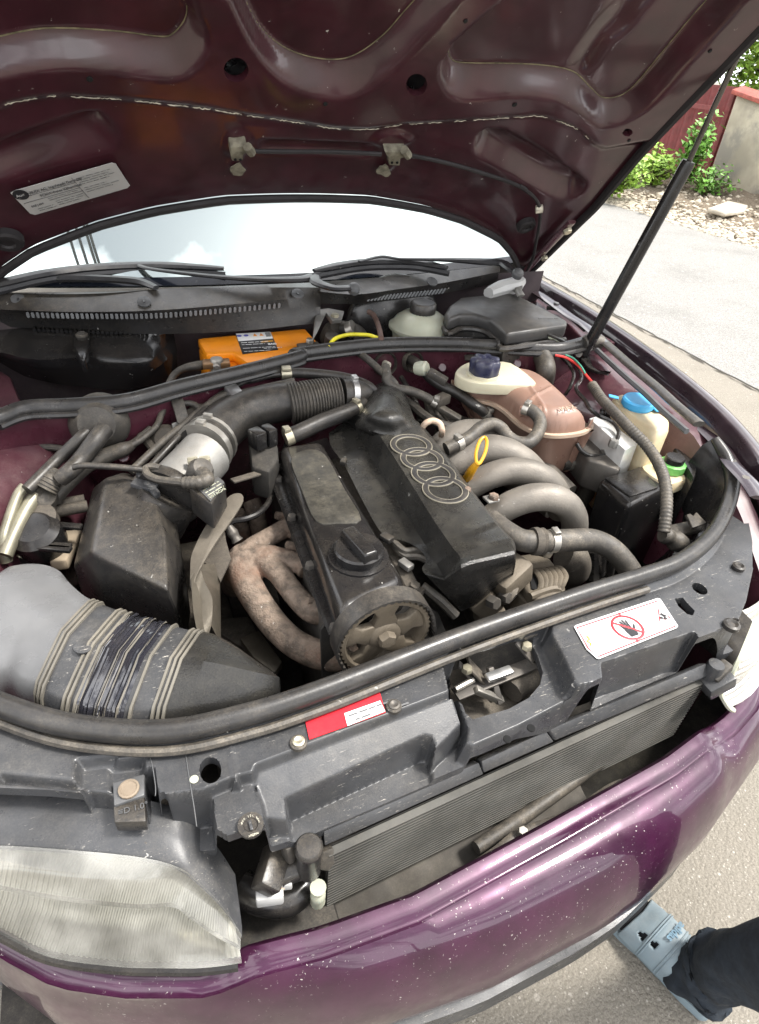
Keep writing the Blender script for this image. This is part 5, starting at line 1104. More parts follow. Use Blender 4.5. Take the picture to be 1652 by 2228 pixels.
# ABS hydraulic block
ab = thing('hydraulic_block', 'silver brake hydraulic block with two pipe fittings', 'brake unit')
za = .785; P = Zs(k(6, (1085, 945), (1165, 920), (1410, 1112), (1325, 1155)), za); mat('bright_alu', (.72, .72, .70), .35, metal=.5, dust=.1)
build(MB().slab(P, .075), 'valve_block', 'bright_alu', ab, bevel=.003)
P = Zs(k(6, (1000, 1110), (1100, 1010), (1330, 1158), (1290, 1290), (1080, 1215)), .745); build(MB().slab(P, .07), 'control_housing', 'dark_metal', ab, bevel=.006)
P = Zs(k(6, (1180, 935), (1300, 1000), (1480, 1100), (1412, 1110)), .770); build(MB().slab(P, .09), 'motor', 'black_plastic', ab, bevel=.006)
for a, b_, z in (((1175, 1180), (1290, 1165), .742), ((1150, 1265), (1260, 1250), .722)):
    p0, p1 = Z(*k(6, a)[0], z), Z(*k(6, b_)[0], z); build(MB().lathe(p0, p1-p0, [(0, 0), (.010, 0), (.010, .008), (.016, .010), (.016, .040), (.012, .044), (0, .044)], 6), 'pipe_fitting', 'alu', ab, ang=20); disc(p0, .008, .006, 'dark_metal', 'union_nut', ab, n=unit(p1-p0), seg=6)
disc(Z(*k(6, (1248, 1110))[0], .782), .010, .008, 'alu', 'union_nut', ab, seg=6)
hose('brake_pipe', 'thin black brake pipe bending down to the silver block', zz_(6, [(900, 540, .845), (950, 590, .84), (985, 660, .835), (960, 740, .82), (930, 790, .80)]), .0038, 'clean_black', seg=8, cat='pipe')
hose('brake_pipe', 'black brake pipe hooked into the top of the silver block', zz_(6, [(960, 540, .845), (1015, 610, .84), (1035, 680, .835), (1000, 750, .83), (1060, 830, .825), (1090, 880, .82), (1150, 930, .81), (1235, 970, .80), (1280, 1030, .795), (1270, 1085, .788), (1250, 1112, .783)]), .0042, 'clean_black', seg=8, cat='pipe')
hose('brake_pipe', 'black brake pipe curving under the brown tank into a fitting', zz_(6, [(1005, 1115, .76), (1040, 1165, .75), (1100, 1195, .745), (1190, 1190, .742)]), .0045, 'clean_black', seg=8, cat='pipe')
hose('wiring_loom', 'thick taped wiring loom rising beside the brown tank', zz_(6, [(770, 520, .85), (790, 570, .84), (800, 630, .83), (790, 700, .80)]), .022, 'dusty_rubber', cat='loom')
hose('signal_wire', 'red signal wire leading into the grey conduit', zz_(6, [(862, 530, .858), (930, 545, .856), (990, 580, .852), (1035, 620, .850), (1065, 660, .846), (1115, 718, .842)]), .0028, 'wire_red', seg=8, cat='wire')
hose('signal_wire', 'dark green signal wire lying beside the red one', zz_(6, [(930, 528, .86), (980, 550, .858), (1030, 600, .855), (1060, 650, .85)]), .0020, 'wire_green', seg=6, cat='wire')
hose('corrugated_conduit', 'grey corrugated plastic conduit curving down to the lamp', zz_(7, [(588, 700, .842), (650, 790, .840), (740, 885, .836), (840, 990, .830), (930, 1080, .820), (1000, 1180, .810), (1045, 1290, .800), (1062, 1400, .785), (1060, 1520, .765), (1045, 1640, .740)]), .0102, 'dusty_rubber', corr=62, cat='conduit')
bo = thing('lamp_plug', 'dusty rubber boot and plug at the lower conduit end', 'plug'); build(MB().tube(zz_(7, [(1035, 1655, .725), (1080, 1670, .72), (1130, 1700, .71), (1180, 1730, .70)]), [.013, .016, .013, .019, .017, .012], seg=12), 'boot', 'dusty_rubber', bo); build(MB().tube(zz_(7, [(1175, 1720, .70), (1215, 1745, .69)]), .014, seg=10), 'plug', 'clean_black', bo)
bar(Z(*k(7, (1120, 1800))[0], .66), Z(*k(7, (1190, 1790))[0], .66), .02, .02, 'sticker_grey', 'clip', bo, .003)
# washer tank
wt = thing('washer_tank', 'off white washer fluid tank with bright blue cap', 'tank')
zt_ = .815; base = [(715, 790), (745, 765), (800, 765), (960, 850), (1075, 925), (1082, 975), (1010, 1010), (940, 985), (800, 880)]
P = [np.array(p) for p in crom(Zs(k(7, *base), zt_), 3, True)]; cen = mean(P); rings = []
for s_, h in ((.80, .004), (.93, .001), (1.0, -.014), (.99, -.08), (.92, -.17), (.9, -.25)): rings.append([cen+(p-cen)*s_+np.array([0, 0, h]) for p in P])
build(MB().loft(rings), 'body', 'amber_white', wt, ang=60)
c = Z(*k(7, (880, 815))[0], .828); build(MB().lathe(c, (0, 0, 1), [(0, -.02), (.029, -.02), (.029, -.004), (.033, -.004), (.033, .006), (.030, .010), (.024, .0085), (0, .0085)], 32), 'cap', 'sky_blue', wt, ang=35)
bar(c+np.array([-.028, .028, .001]), c+np.array([-.045, .040, .003]), .012, .003, 'sky_blue', 'cap_tab', wt, .001); bar(c+np.array([.02, -.025, -.003]), c+np.array([.044, -.030, -.006]), .024, .003, 'sky_blue', 'cap_hinge', wt, .001)
# black ducted box with green capped bottle
bx = thing('canister_cover', 'matt black plastic cover box beside the green capped bottle', 'cover box')
zt_ = .735; P = Zs(k(7, (632, 1302), (900, 1205), (1010, 1180), (1130, 1180), (1255, 1250), (1100, 1340), (830, 1470)), zt_)
cen = mean(P); build(MB().loft([[cen+(p-cen)*s_+np.array([0, 0, h]) for p in P] for s_, h in ((1, 0), (1.0, -.02), (.97, -.10), (.92, -.24))]), 'body', 'gloss_black', bx, bevel=.010, seg=3)
P = Zs(k(7, (668, 1292), (900, 1222), (1012, 1352), (832, 1408)), zt_+.004); build(MB().slab(P, .0045), 'top_panel', 'clean_black', bx, bevel=.003)
P = Zs(k(7, (1095, 1060), (1175, 1075), (1262, 1240), (1240, 1300), (1200, 1230), (1120, 1110)), .76); build(MB().slab(P, .15), 'side_fin', 'clean_black', bx, bevel=.006)
gb = thing('fluid_bottle', 'yellowed fluid bottle with black topped green cap', 'bottle')
P = [np.array(p) for p in crom(Zs(k(7, (905, 1215), (1000, 1190), (1140, 1195), (1232, 1250), (1190, 1298), (1085, 1330), (985, 1290)), zt_+.006), 3, True)]; build(MB().slab(P, .03), 'bottle_top', 'amber_white', gb, bevel=.006)
c = Z(*k(7, (1088, 1240))[0], zt_+.008); m = MB(); m.loft([[c+np.array([(r+(.001 if (j//2) % 2 else 0))*math.cos(2*math.pi*j/48), (r+(.001 if (j//2) % 2 else 0))*math.sin(2*math.pi*j/48), z]) for j in range(48)] for r, z in ((.024, 0), (.025, .004), (.025, .016), (.021, .018))]); build(m, 'cap', 'cap_green', gb, ang=50)
build(MB().lathe(c+np.array([0, 0, .018]), (0, 0, 1), [(0, 0), (.019, 0), (.019, .011), (.017, .013), (0, .013)], 26), 'cap_top', 'clean_black', gb)
# bits in the far corner
fc = thing('lamp_bracket', 'dusty notched sheet bracket near the far lamp', 'bracket'); build(MB().prism(Zs(k(7, (1192, 1525), (1215, 1520), (1235, 1535), (1255, 1510), (1320, 1580), (1230, 1610)), .73), (.0, .003, -.006)), 'plate', 'dusty_rubber', fc, bevel=.001); bar(Z(*k(7, (1080, 1640))[0], .70), Z(*k(7, (1320, 1590))[0], .71), .03, .01, 'dusty_rubber', 'arm', fc, .003)
build(MB().prism(Zs(k(7, (1265, 1640), (1320, 1610), (1400, 1625), (1430, 1640), (1390, 1680), (1350, 1690), (1260, 1700)), .735), (0, 0, -.02)), 'corner_block', 'grey_plastic', fc, bevel=.004)
hose('radiator_hose', 'large radiator hose with screw clamp sweeping to the front panel', zz_(7, [(-60, 1560, .770), (40, 1635, .768), (140, 1690, .765), (250, 1698, .762), (330, 1695, .760), (450, 1690, .756), (590, 1690, .748), (710, 1745, .735), (800, 1840, .715), (870, 1960, .69), (910, 2080, .66)]), [.0185, .0185, .0185, .0185, .019, .019, .019, .019, .019], 'dusty_rubber', seg=18, cl=((4, .012),))
o = thing('hose_flange', 'corroded hose flange with pale crust on the radiator hose', 'flange'); p0 = Z(*k(7, (250, 1698))[0], .762); ax = unit(Z(*k(7, (330, 1695))[0], .76)-Z(*k(7, (140, 1690))[0], .765)); build(MB().lathe(p0-ax*.012, ax, [(.019, 0), (.0225, 0), (.0235, .008), (.0215, .013), (.023, .018), (.019, .020)], 24), 'ring', 'grime', o)
bar(p0+np.array([.016, -.012, -.012]), p0+np.array([.018, -.006, -.03]), .012, .012, 'steel', 'bolt', o, .002)

# ------------------------------------------------------------------ engine
en = thing('engine', 'inline petrol engine with black valve cover and rusty exhaust manifold', 'engine')
zv = .792
RL, RRt, FR, FL = Z(606, 968, zv), Z(700, 955, zv), Z(884, 1262, zv), Z(742, 1332, zv)
# block and head below
m = MB().loft([[np.array([x, y, z]) for x, y in ((-.192, .30), (-.05, .30), (-.05, .74), (-.17, .74))] for z in (.40, .705)]); build(m, 'cylinder_head', 'dark_metal', en, bevel=.008)
m = MB(); P = [Z(598, 985, .745), Z(712, 950, .745), Z(905, 1268, .735), Z(735, 1365, .725)]; m.loft([P, [p-np.array([0, 0, .012]) for p in P]]); build(m, 'cover_flange', 'black_plastic', en, bevel=.003)
cen = (RL+RRt+FR+FL)/4
def vr(s_, z): return [cen*np.array([1, 1, 0])+(p-cen)*np.array([s_, 1-(1-s_)*.5, 0])+np.array([0, 0, z]) for p in (RL, RRt, FR, FL)]
vc = build(MB().loft([vr(1.10, .735), vr(.99, zv)]), 'valve_cover', 'gloss_black', en, bevel=.015, seg=4)
P = [np.array(p) for p in crom(Zs(k(9, (462, 185), (490, 140), (560, 122), (620, 135), (665, 190), (740, 330), (822, 480), (700, 500), (590, 488), (520, 340)), zv+.0022), 3, True)]
mat('cover_top', (.013, .013, .0125), .40, dust=.62, dcol=(.15, .132, .095), spots=.3, spot_scale=110, dscale=14)
build(MB().slab(P, .006), 'raised_panel', 'cover_top', vc, bevel=.002)
c = Z(*k(9, (806, 665))[0], zv+.002)
oc = build(MB().lathe(c, (0, 0, 1), [(0, -.004), (.034, -.004), (.036, .0), (.036, .014), (.0335, .017), (.027, .0165), (0, .016)], 40), 'oil_filler_cap', 'clean_black', vc, ang=35)
gx = unit(Z(*k(9, (870, 690))[0], zv)-Z(*k(9, (740, 545))[0], zv)); gy = np.cross([0, 0, 1], gx)
m = MB(); m.loft([[c+gx*a*.034*u+gy*b_*v+np.array([0, 0, z]) for a, b_ in ((-1, -1), (1, -1), (1, 1), (-1, 1))] for z, u, v in ((.012, 1, .013), (.028, .97, .011), (.031, .93, .008))]); build(m, 'cap_grip', 'clean_black', oc, bevel=.004, seg=3)
disc(c, .044, .002, 'clean_black', 'oil_ring', vc)
# side rail with studs
lr = [Z(a, b_, .742) for a, b_ in k(9, (395, 290), (480, 500), (570, 740), (640, 920), (700, 1060))]
build(MB().tube(lr, .012, seg=8, flat=.5), 'clamp_rail', 'clean_black', en)
for a, b_ in k(9, (398, 275), (468, 470), (560, 715), (685, 1030)): disc(Z(a, b_, .750), .008, .005, 'dark_metal', 'stud_nut', en, seg=6)
lr = [Z(a, b_, .745) for a, b_ in k(9, (700, 180), (800, 380), (920, 570), (1010, 700), (1080, 830), (1130, 860))]
build(MB().tube(lr, .013, seg=8, flat=.5), 'clamp_rail', 'grime', en)
bar(Z(*k(9, (1020, 690))[0], .762), Z(*k(9, (1075, 730))[0], .762), .014, .010, 'alu', 'rail_clip', en, .002); disc(Z(*k(9, (1092, 825))[0], .755), .009, .006, 'grime', 'stud_nut', en, seg=6)
# cam pulley and toothed belt
yc = .238; pc = Yp(*k(9, (942, 1072))[0], yc); RP = .0685
def ringpt(r, a, dy): return pc+np.array([r*math.cos(a), dy, r*math.sin(a)])
pu = bpy.data.objects.new('cam_pulley', None); COL.objects.link(pu); place(pu, (0, 0, 0), en)
ns = 176; tooth = lambda j, r: r-(.0022 if (j//2) % 2 else 0)
m = MB(); m.loft([[ringpt(r if not tt else tooth(j, r), 2*math.pi*j/ns, dy) for j in range(ns)] for r, dy, tt in ((RP-.003, .024, 0), (RP-.003, -.002, 1), (RP-.004, -.004, 1), (.058, -.004, 0), (.0555, -.001, 0), (.0555, .022, 0))], loop=True); build(m, 'rim', 'pulley', pu, ang=40)
build(MB().lathe(pc, (0, -1, 0), [(0, -.016), (.025, -.016), (.025, -.002), (.021, .002), (.014, .003), (0, .003)], 30), 'hub', 'pulley', pu, ang=40)
for s_ in range(5):
    a0 = math.radians(20+72*s_); u = np.array([math.cos(a0), 0, math.sin(a0)]); v_ = np.array([-math.sin(a0), 0, math.cos(a0)])
    w0, w1 = .0135, .0215; r0, r1 = .020, .057
    P = [pc+u*r0-v_*w0*1.4, pc+u*(r0+r1)/2-v_*w0*.9, pc+u*r1-v_*w1, pc+u*r1+v_*w1, pc+u*(r0+r1)/2+v_*w0*.9, pc+u*r0+v_*w0*1.4]
    build(MB().loft([[p+np.array([0, -.001, 0]) for p in P], [p+np.array([0, .012, 0]) for p in P]]), 'spoke', 'pulley', pu, bevel=.003)
disc(pc+np.array([0, -.006, 0]), .013, .007, 'pulley', 'centre_bolt', pu, n=(0, -1, 0), seg=6)
crk = pc+np.array([.115, 0, -.36]); path = []
tang = math.atan2(crk[2]-pc[2], crk[0]-pc[0])
for a in np.linspace(tang+math.pi/2+math.pi*0, tang+math.pi*1.5, 40): path.append(pc+np.array([RP*math.cos(a), 0, RP*math.sin(a)]))
for a in np.linspace(tang-math.pi/2, tang+math.pi/2, 16): path.append(crk+np.array([.04*math.cos(a), 0, .04*math.sin(a)]))
pp = np.array(path+[path[0]]); pp = resample(pp, 420)[:-1]; inn = []
m = MB(); cenp = (pc+crk)/2; rings = []
for j, p in enumerate(pp):
    t_ = unit(pp[(j+1) % len(pp)]-pp[j-1]); nn = np.array([t_[2], 0, -t_[0]])
    if np.dot(nn, p-cenp) < 0 and False: nn = -nn
    rings.append((p, nn))
sgn = 1 if np.dot(rings[10][1], rings[10][0]-pc) > 0 else -1
rings = [[p+sgn*nn*.0025+np.array([0, -.008, 0]), p+sgn*nn*.0025+np.array([0, .020, 0]), p-sgn*nn*(.0 if (j//2) % 2 else .0022)+np.array([0, .020, 0]), p-sgn*nn*(.0 if (j//2) % 2 else .0022)+np.array([0, -.008, 0])] for j, (p, nn) in enumerate(rings)]
m.loft(rings, loop=True); build(m, 'timing_belt', 'rubber', en, ang=30)
P = [pc+np.array([-.07, .062, -.03]), pc+np.array([-.05, .062, .0]), pc+np.array([.06, .062, .0]), pc+np.array([.12, .062, -.06]), pc+np.array([.22, .062, -.30]), pc+np.array([-.06, .062, -.30])]
build(MB().prism(P, (0, .006, 0)), 'belt_backplate', 'bay_dark', en, bevel=.002)
# exhaust manifold
def mz(l): return [Z(a, b_, c_) for a, b_, c_ in k(9, *l)]
def m14(l): return [Z(a, b_, c_) for a, b_, c_ in k(14, *l)]
m = MB()
m.tube(m14([(1340, 1690, .646), (1200, 1705, .642), (1050, 1670, .640), (880, 1580, .640), (710, 1420, .646), (565, 1225, .655), (455, 1040, .665), (405, 900, .674), (400, 790, .680)]), [.027, .0235, .0225, .0222, .0225, .0232, .0245, .027, .029], seg=20)
m.tube(m14([(1160, 1280, .676), (1060, 1280, .676), (940, 1180, .678), (835, 1050, .682), (745, 930, .684), (650, 850, .684), (520, 780, .682)]), [.0235, .0195, .0185, .0182, .0188, .0205, .023], seg=20)
m.tube(m14([(1010, 900, .686), (920, 830, .688), (800, 790, .690), (650, 760, .688), (500, 760, .682)]), [.018, .0160, .0165, .0185, .022], seg=20)
m.tube(m14([(870, 470, .692), (760, 530, .692), (620, 610, .690), (500, 690, .686), (420, 790, .678)]), [.0185, .0168, .0172, .019, .024], seg=20)
m.tube(m14([(470, 760, .684), (400, 860, .660), (360, 940, .62), (330, 1000, .54), (320, 1040, .46)]), [.030, .034, .032, .028, .026], seg=20)
for q in ((870, 480, .69), (1010, 880, .686), (1150, 1280, .672), (1330, 1670, .652)): p = Z(*k(14, q[:2])[0], q[2]); m.box(p+np.array([.012, 0, 0]), (.014, .075, .056))
m.box(mean(m14([(960, 720, .688), (1080, 1080, .680)])), (.012, .30, .030), (np.array([1., 0, 0]), unit(m14([(1300, 1620, .655)])[0]-m14([(880, 520, .69)])[0]), np.array([0, 0, 1.])))
em = build(m, 'exhaust_manifold', 'rust', en)
md = em.modifiers.new('cast', 'REMESH'); md.mode = 'VOXEL'; md.voxel_size = .0026; md.use_smooth_shade = True
md = em.modifiers.new('soften', 'SMOOTH'); md.factor = .5; md.iterations = 4
for a, b_, z in ((765, 390, .70), (870, 670, .70), (1210, 1600, .668), (1060, 1200, .69)): disc(Z(*k(14, (a, b_))[0], z), .0085, .010, 'rust', 'flange_nut', em, n=unit((-1, 0, .5)), seg=6)
for l_ in ([(262, 385, .66), (285, 450, .64), (305, 540, .60), (315, 600, .55)], [(195, 445, .64), (205, 510, .61), (215, 580, .57), (220, 640, .50)]): build(MB().tube(mz(l_), .0175, seg=14), 'down_pipe', 'rust', em)
os_ = thing('oxygen_sensor', 'oxygen sensor with black lead screwed into the manifold', 'sensor')
p0, p1 = Z(*k(9, (190, 590))[0], .70), Z(*k(9, (140, 505))[0], .725); build(MB().tube([p0, p0*.5+p1*.5, p1], [.011, .008, .010, .007, .006], seg=10, smooth=6), 'probe', 'dark_metal', os_); build(MB().tube(mz([(140, 510, .725), (170, 488, .728), (240, 475, .728), (310, 440, .728), (360, 370, .728), (378, 280, .728)]), .0052, seg=8), 'lead', 'clean_black', os_)
# intake manifold
im = bpy.data.objects.new('intake_manifold', None); COL.objects.link(im); place(im, (0, 0, 0), en)
build(MB().tube(zz_(7, [(-120, 1600, .735), (-30, 1530, .752), (70, 1465, .772), (200, 1420, .785), (330, 1420, .785), (430, 1470, .768), (475, 1560, .735), (470, 1660, .69)]), [.022, .023, .024, .0245, .0245, .024, .024, .023], seg=20), 'runner', 'intake_alu', im)
build(MB().tube(zz_(6, [(180, 1480, .735), (300, 1400, .760), (430, 1330, .782), (570, 1295, .792), (710, 1310, .790), (820, 1370, .772), (880, 1460, .74), (890, 1560, .69)]), [.022, .023, .024, .0245, .0245, .024, .024, .023], seg=20), 'runner', 'intake_alu', im)
build(MB().tube(zz_(6, [(100, 1350, .735), (180, 1260, .765), (290, 1195, .782), (430, 1165, .792), (560, 1190, .788), (680, 1260, .768), (760, 1350, .73)]), [.024, .027, .030, .032, .030, .027, .024], seg=20), 'runner', 'intake_alu', im)
build(MB().tube(zz_(6, [(40, 1210, .745), (120, 1120, .770), (230, 1065, .783), (350, 1060, .785), (470, 1090, .780), (580, 1160, .765)]), [.022, .026, .030, .032, .030, .026], seg=20), 'runner', 'intake_alu', im)
build(MB().tube(zz_(6, [(120, 1010, .70), (400, 1150, .69), (700, 1330, .67), (900, 1500, .65)]), [.04, .05, .05, .045], seg=16), 'plenum_chamber', 'intake_alu', im)
bar(Z(*k(6, (400, 1490))[0], .792), Z(*k(6, (475, 1470))[0], .792), .02, .005, 'alu', 'cover_bracket', im, .002); disc(Z(*k(6, (455, 1465))[0], .797), .009, .004, 'rust', 'bracket_bolt', im, seg=6)
# plastic engine cover with four linked rings
zc = .834
rowsE = [Zs(k(9, (655, 40), (668, 110), (735, 205), (830, 390), (930, 555), (1040, 590), (1120, 635), (1150, 690), (1130, 730), (1165, 780), (1330, 948)), .778),
         Zs(k(9, (735, -20), (780, 10), (860, 150), (970, 330), (1050, 460), (1120, 570), (1165, 640), (1200, 700), (1240, 775), (1248, 800), (1345, 940)), .786),
         Zs(k(9, (800, -50), (860, -20), (945, 100), (1050, 260), (1130, 390), (1200, 500), (1255, 580), (1290, 630), (1325, 675), (1330, 720), (1380, 925)), zc-.003),
         Zs(k(9, (850, -50), (900, -20), (990, 110), (1090, 260), (1165, 370), (1240, 480), (1290, 560), (1325, 610), (1360, 660), (1375, 700), (1420, 900)), zc),
         Zs(k(9, (1010, -60), (1090, -20), (1180, 90), (1270, 210), (1350, 310), (1420, 400), (1480, 470), (1530, 535), (1580, 590), (1600, 645), (1585, 770)), zc),
         Zs(k(9, (1030, -60), (1110, -15), (1205, 95), (1300, 220), (1375, 320), (1445, 410), (1500, 475), (1550, 540), (1600, 600), (1604, 660), (1590, 775)), zc-.012),
         Zs(k(9, (1030, -55), (1125, 0), (1225, 115), (1320, 240), (1390, 340), (1460, 430), (1515, 495), (1560, 555), (1600, 620), (1600, 690), (1585, 780)), .785)]
zfe = [.69, .685, .69, .695, .715, .715, .70]
pxE = [(1330, 948), (1345, 940), (1380, 925), (1420, 900), (1585, 770), (1590, 775), (1585, 780)]
for r_, q, z in zip(rowsE, pxE, zfe): r_[-1] = Z(*k(9, q)[0], z)
for ri in (2, 3, 4, 5): rowsE[ri][-2] = rowsE[ri][-2]-np.array([0, .004, .008])
fineE = [np.array(crom(r_, 5)) for r_ in rowsE]
ec = build(MB().loft([[r_[i] for r_ in fineE] for i in range(len(fineE[0]))], closed=False), 'engine_cover', 'cover_plastic', en, fix=False, bevel=0, ang=40)
# rear hump
hb = Z(*k(5, (900, 960))[0], .822); R_ = []
for px_, zz2 in (([(800, 1100), (880, 1080), (1000, 1090), (1040, 1060)], .828), ):
    pass
hb_ = k(5, (760, 1030), (800, 1062), (870, 1090), (950, 1098), (1005, 1080), (1045, 1050), (1015, 960), (985, 880), (950, 845), (900, 835), (858, 845), (825, 885), (792, 955)); hcx, hcy = mean([np.array(p) for p in hb_])
hr = [[Z(hcx+(p[0]-hcx)*s_, hcy+(p[1]-hcy)*s_-dy, z) for p in hb_] for s_, dy, z in ((1.45, -6, .815), (1.25, -4, .833), (1.08, -1, .840), (.93, 1, .850), (.74, 3, .861), (.50, 4, .868), (.22, 5, .870))]
build(MB().loft([crom(r_, 3, True) for r_ in hr]), 'cover_hump', 'cover_plastic', ec, ang=60)
mat('emblem', (.020, .020, .021), .35, dust=.2); mat('emblem_edge', (.16, .145, .11), .7, dust=.4)
cs = resample(np.array(Zs(k(5, (1066, 1207), (1140, 1303), (1212, 1395), (1292, 1502)), zc+.001)), 4)
for c in cs:
    o = None
    for r_, w_, h_, mm, nm_ in ((.0315, .0042, .0022, 'emblem', 'emblem_ring'), (.0362, .0011, .0014, 'emblem_edge', 'ring_outline'), (.0268, .0009, .0012, 'emblem_edge', 'ring_outline')):
        m = MB(); seg = 48
        m.loft([[c+np.array([(r_+w_*math.cos(b_))*math.cos(a), (r_+w_*math.cos(b_))*math.sin(a), h_*math.sin(b_)]) for b_ in np.linspace(0, 2*math.pi, 8, endpoint=False)] for a in np.linspace(0, 2*math.pi, seg, endpoint=False)], loop=True)
        build(m, nm_, mm, ec)
disc(Z(*k(5, (1440, 1500))[0], zc), .006, .003, 'rust', 'cover_screw', ec, seg=6); bar(Z(*k(9, (715, 185))[0], .785), Z(*k(9, (745, 190))[0], .785), .014, .010, 'black_plastic', 'cover_clip', ec, .002); bar(Z(*k(9, (925, 560))[0], .785), Z(*k(9, (975, 590))[0], .785), .014, .010, 'black_plastic', 'cover_clip', ec, .002)
for l_ in ([(980, 590, .772), (1040, 640, .768), (1100, 635, .768), (1150, 640, .77)], [(985, 610, .766), (1040, 665, .762), (1110, 670, .762), (1160, 690, .762)]): build(MB().tube(mz(l_), .006, seg=8), 'ignition_lead', 'dusty_rubber', en)
# alternator and front gear
al = thing('alternator', 'dusty aluminium alternator with vent fins behind the front seal', 'alternator')
mat('alt_brown', (.105, .088, .066), .6, metal=.25, dust=.6, dcol=(.19, .155, .11), bump=.4, bscale=300)
def m16(l, z=None): return [Z(a[0], a[1], a[2] if len(a) > 2 else z) for a in k(16, *l)]
P = m16([(690, 190), (900, 160), (1110, 215), (1275, 440), (1290, 660), (1100, 700), (900, 660), (800, 520), (680, 380)], .690); build(MB().slab(P, .10), 'housing', 'alt_brown', al, bevel=.008, seg=3)
P = m16([(880, 370), (1100, 330), (1210, 460), (1210, 570), (1010, 610), (900, 560)], .6925); build(MB().slab(P, .006), 'vent_recess', 'hole_black', al)
for i in range(6):
    o = i*58; pts = m16([(855+o, 385-i*10, .690), (930+o, 370-i*6, .697), (985+o, 430-i*2, .699), (1005+o*.85, 500, .697), (985+o*.8, 600-i*6, .690)]); build(MB().tube(pts, .0050, seg=8, flat=.7), 'fin', 'alt_brown', al)
P = m16([(930, 640), (1110, 570), (1200, 590), (1230, 660), (1100, 760), (900, 800)], .676); build(MB().slab(P, .03), 'front_opening', 'hole_black', al)
build(MB().tube(m16([(880, 650, .690), (1040, 590, .690), (1160, 565, .690), (1230, 610, .684), (1260, 690, .676)]), .007, seg=8), 'front_rim', 'alt_brown', al)
build(MB().lathe(Z(*k(16, (1080, 700))[0], .640), (0, -1, .2), [(0, -.02), (.03, -.02), (.033, 0), (.02, .01), (0, .012)], 20), 'pulley', 'dark_metal', al)
P = m16([(690, 570), (830, 540), (960, 730), (880, 770)], .672); build(MB().slab(P, .04), 'mount_lug', 'alt_brown', al, bevel=.005)
build(MB().tube(m16([(1250, 190, .68), (1330, 240, .67), (1340, 340, .65), (1290, 420, .62)]), [.026, .034, .034, .026], seg=14), 'rear_cover', 'grime', al)
p0, p1 = m16([(560, 560, .70), (650, 640, .69)]); build(MB().tube([p0, p1], [.020, .022], seg=16, smooth=0), 'stud_boss', 'grime', al); p2 = m16([(690, 680, .688)])[0]; build(MB().tube([p1, p2], .012, seg=6, smooth=0), 'stud', 'dark_metal', al)
br_ = thing('engine_bracket', 'oily aluminium accessory bracket under the engine cover', 'bracket')
bar(Z(*k(10, (330, 190))[0], .70), Z(*k(10, (470, 60))[0], .72), .06, .05, 'alt_brown', 'arm', br_, .008); bar(Z(*k(10, (230, 280))[0], .66), Z(*k(10, (340, 200))[0], .69), .05, .05, 'alt_brown', 'arm', br_, .008); bar(Z(*k(10, (250, 340))[0], .63), Z(*k(10, (390, 300))[0], .64), .035, .03, 'alt_brown', 'foot', br_, .006)
for a, b_ in ((400, 230), (340, 260), (425, 190)): disc(Z(*k(10, (a, b_))[0], .70), .011, .008, 'dark_metal', 'bolt', br_, n=unit((.2, -.9, .3)), seg=6)
hose('lower_hose', 'dark lower hose dropping behind the alternator', zz_(7, [(640, 1740, .62), (630, 1800, .60), (620, 1900, .56)]), .016, 'clean_black'); 
# dipstick
dp = thing('dipstick', 'yellow plastic dipstick loop beside the engine cover', 'dipstick')
lo_ = [Z(*q, .83) for q in k(6, (340, 1235), (335, 1190), (355, 1135), (385, 1118), (402, 1140), (395, 1190), (370, 1235), (352, 1248))]; up3 = np.array([0, 0, .012])
lo_ = [p+np.array([0, 0, h]) for p, h in zip(lo_, (0, .005, .011, .014, .012, .006, .001, 0))]; build(MB().tube(lo_, .0030, seg=8, closed=True), 'loop', 'yellow_plastic', dp); build(MB().tube([Z(*k(6, (350, 1240))[0], .83), Z(*k(6, (310, 1290))[0], .81), Z(*k(6, (278, 1345))[0], .78)], [.005, .0075, .008], seg=8), 'stem', 'yellow_plastic', dp)
hose('breather_hose', 'small pale curled hose behind the ring emblem', zz_(5, [(1135, 1095, .82), (1165, 1060, .832), (1210, 1045, .836), (1255, 1065, .832), (1270, 1110, .82), (1265, 1140, .80)]), .0058, 'tank_seam', cat='hose')

# ------------------------------------------------------------------ intake side (left of the engine)
ih = thing('intake_hose', 'thick ribbed black air intake hose with screw clamps', 'hose')
za = .800
build(MB().tube(zz_(4, [(1120, 1240, za), (1165, 1180, za), (1240, 1100, za+.005), (1340, 1035, za+.01), (1450, 995, za+.015), (1560, 975, za+.018), (1640, 965, za+.02)]), [.046, .0445, .043, .041, .039, .0375, .037], seg=26), 'elbow', 'rubber', ih)
build(MB().tube(zz_(5, [(260, 935, za+.02), (360, 920, za+.022), (480, 900, za+.024), (600, 885, za+.026)]), [.038, .0385, .038, .036], seg=26, corr=17), 'bellows', 'dusty_rubber', ih)
build(MB().tube(zz_(5, [(600, 885, za+.026), (700, 890, za+.02), (760, 920, za), (800, 960, .77)]), [.036, .034, .032, .03], seg=22), 'throttle_neck', 'rubber', ih)
p0, p1 = Z(*k(5, (630, 880))[0], za+.026), Z(*k(5, (690, 885))[0], za+.022); clamp((p0+p1)/2, p1-p0, .0365, .012, 'silver', ih)
p0, p1 = Z(*k(4, (1170, 1180))[0], za), Z(*k(4, (1100, 1260))[0], za); clamp(p0*.35+p1*.65, p1-p0, .0475, .014, 'steel', ih); clamp(p0*.9+p1*.1, p1-p0, .0455, .008, 'steel', ih, 'ring_band')
mf = thing('air_flow_sensor', 'silver air flow sensor with black plug and data plate', 'sensor')
a0, a1 = Z(*k(8, (1360, 35))[0], za), Z(*k(8, (1130, 290))[0], za-.012); d = unit(a1-a0)
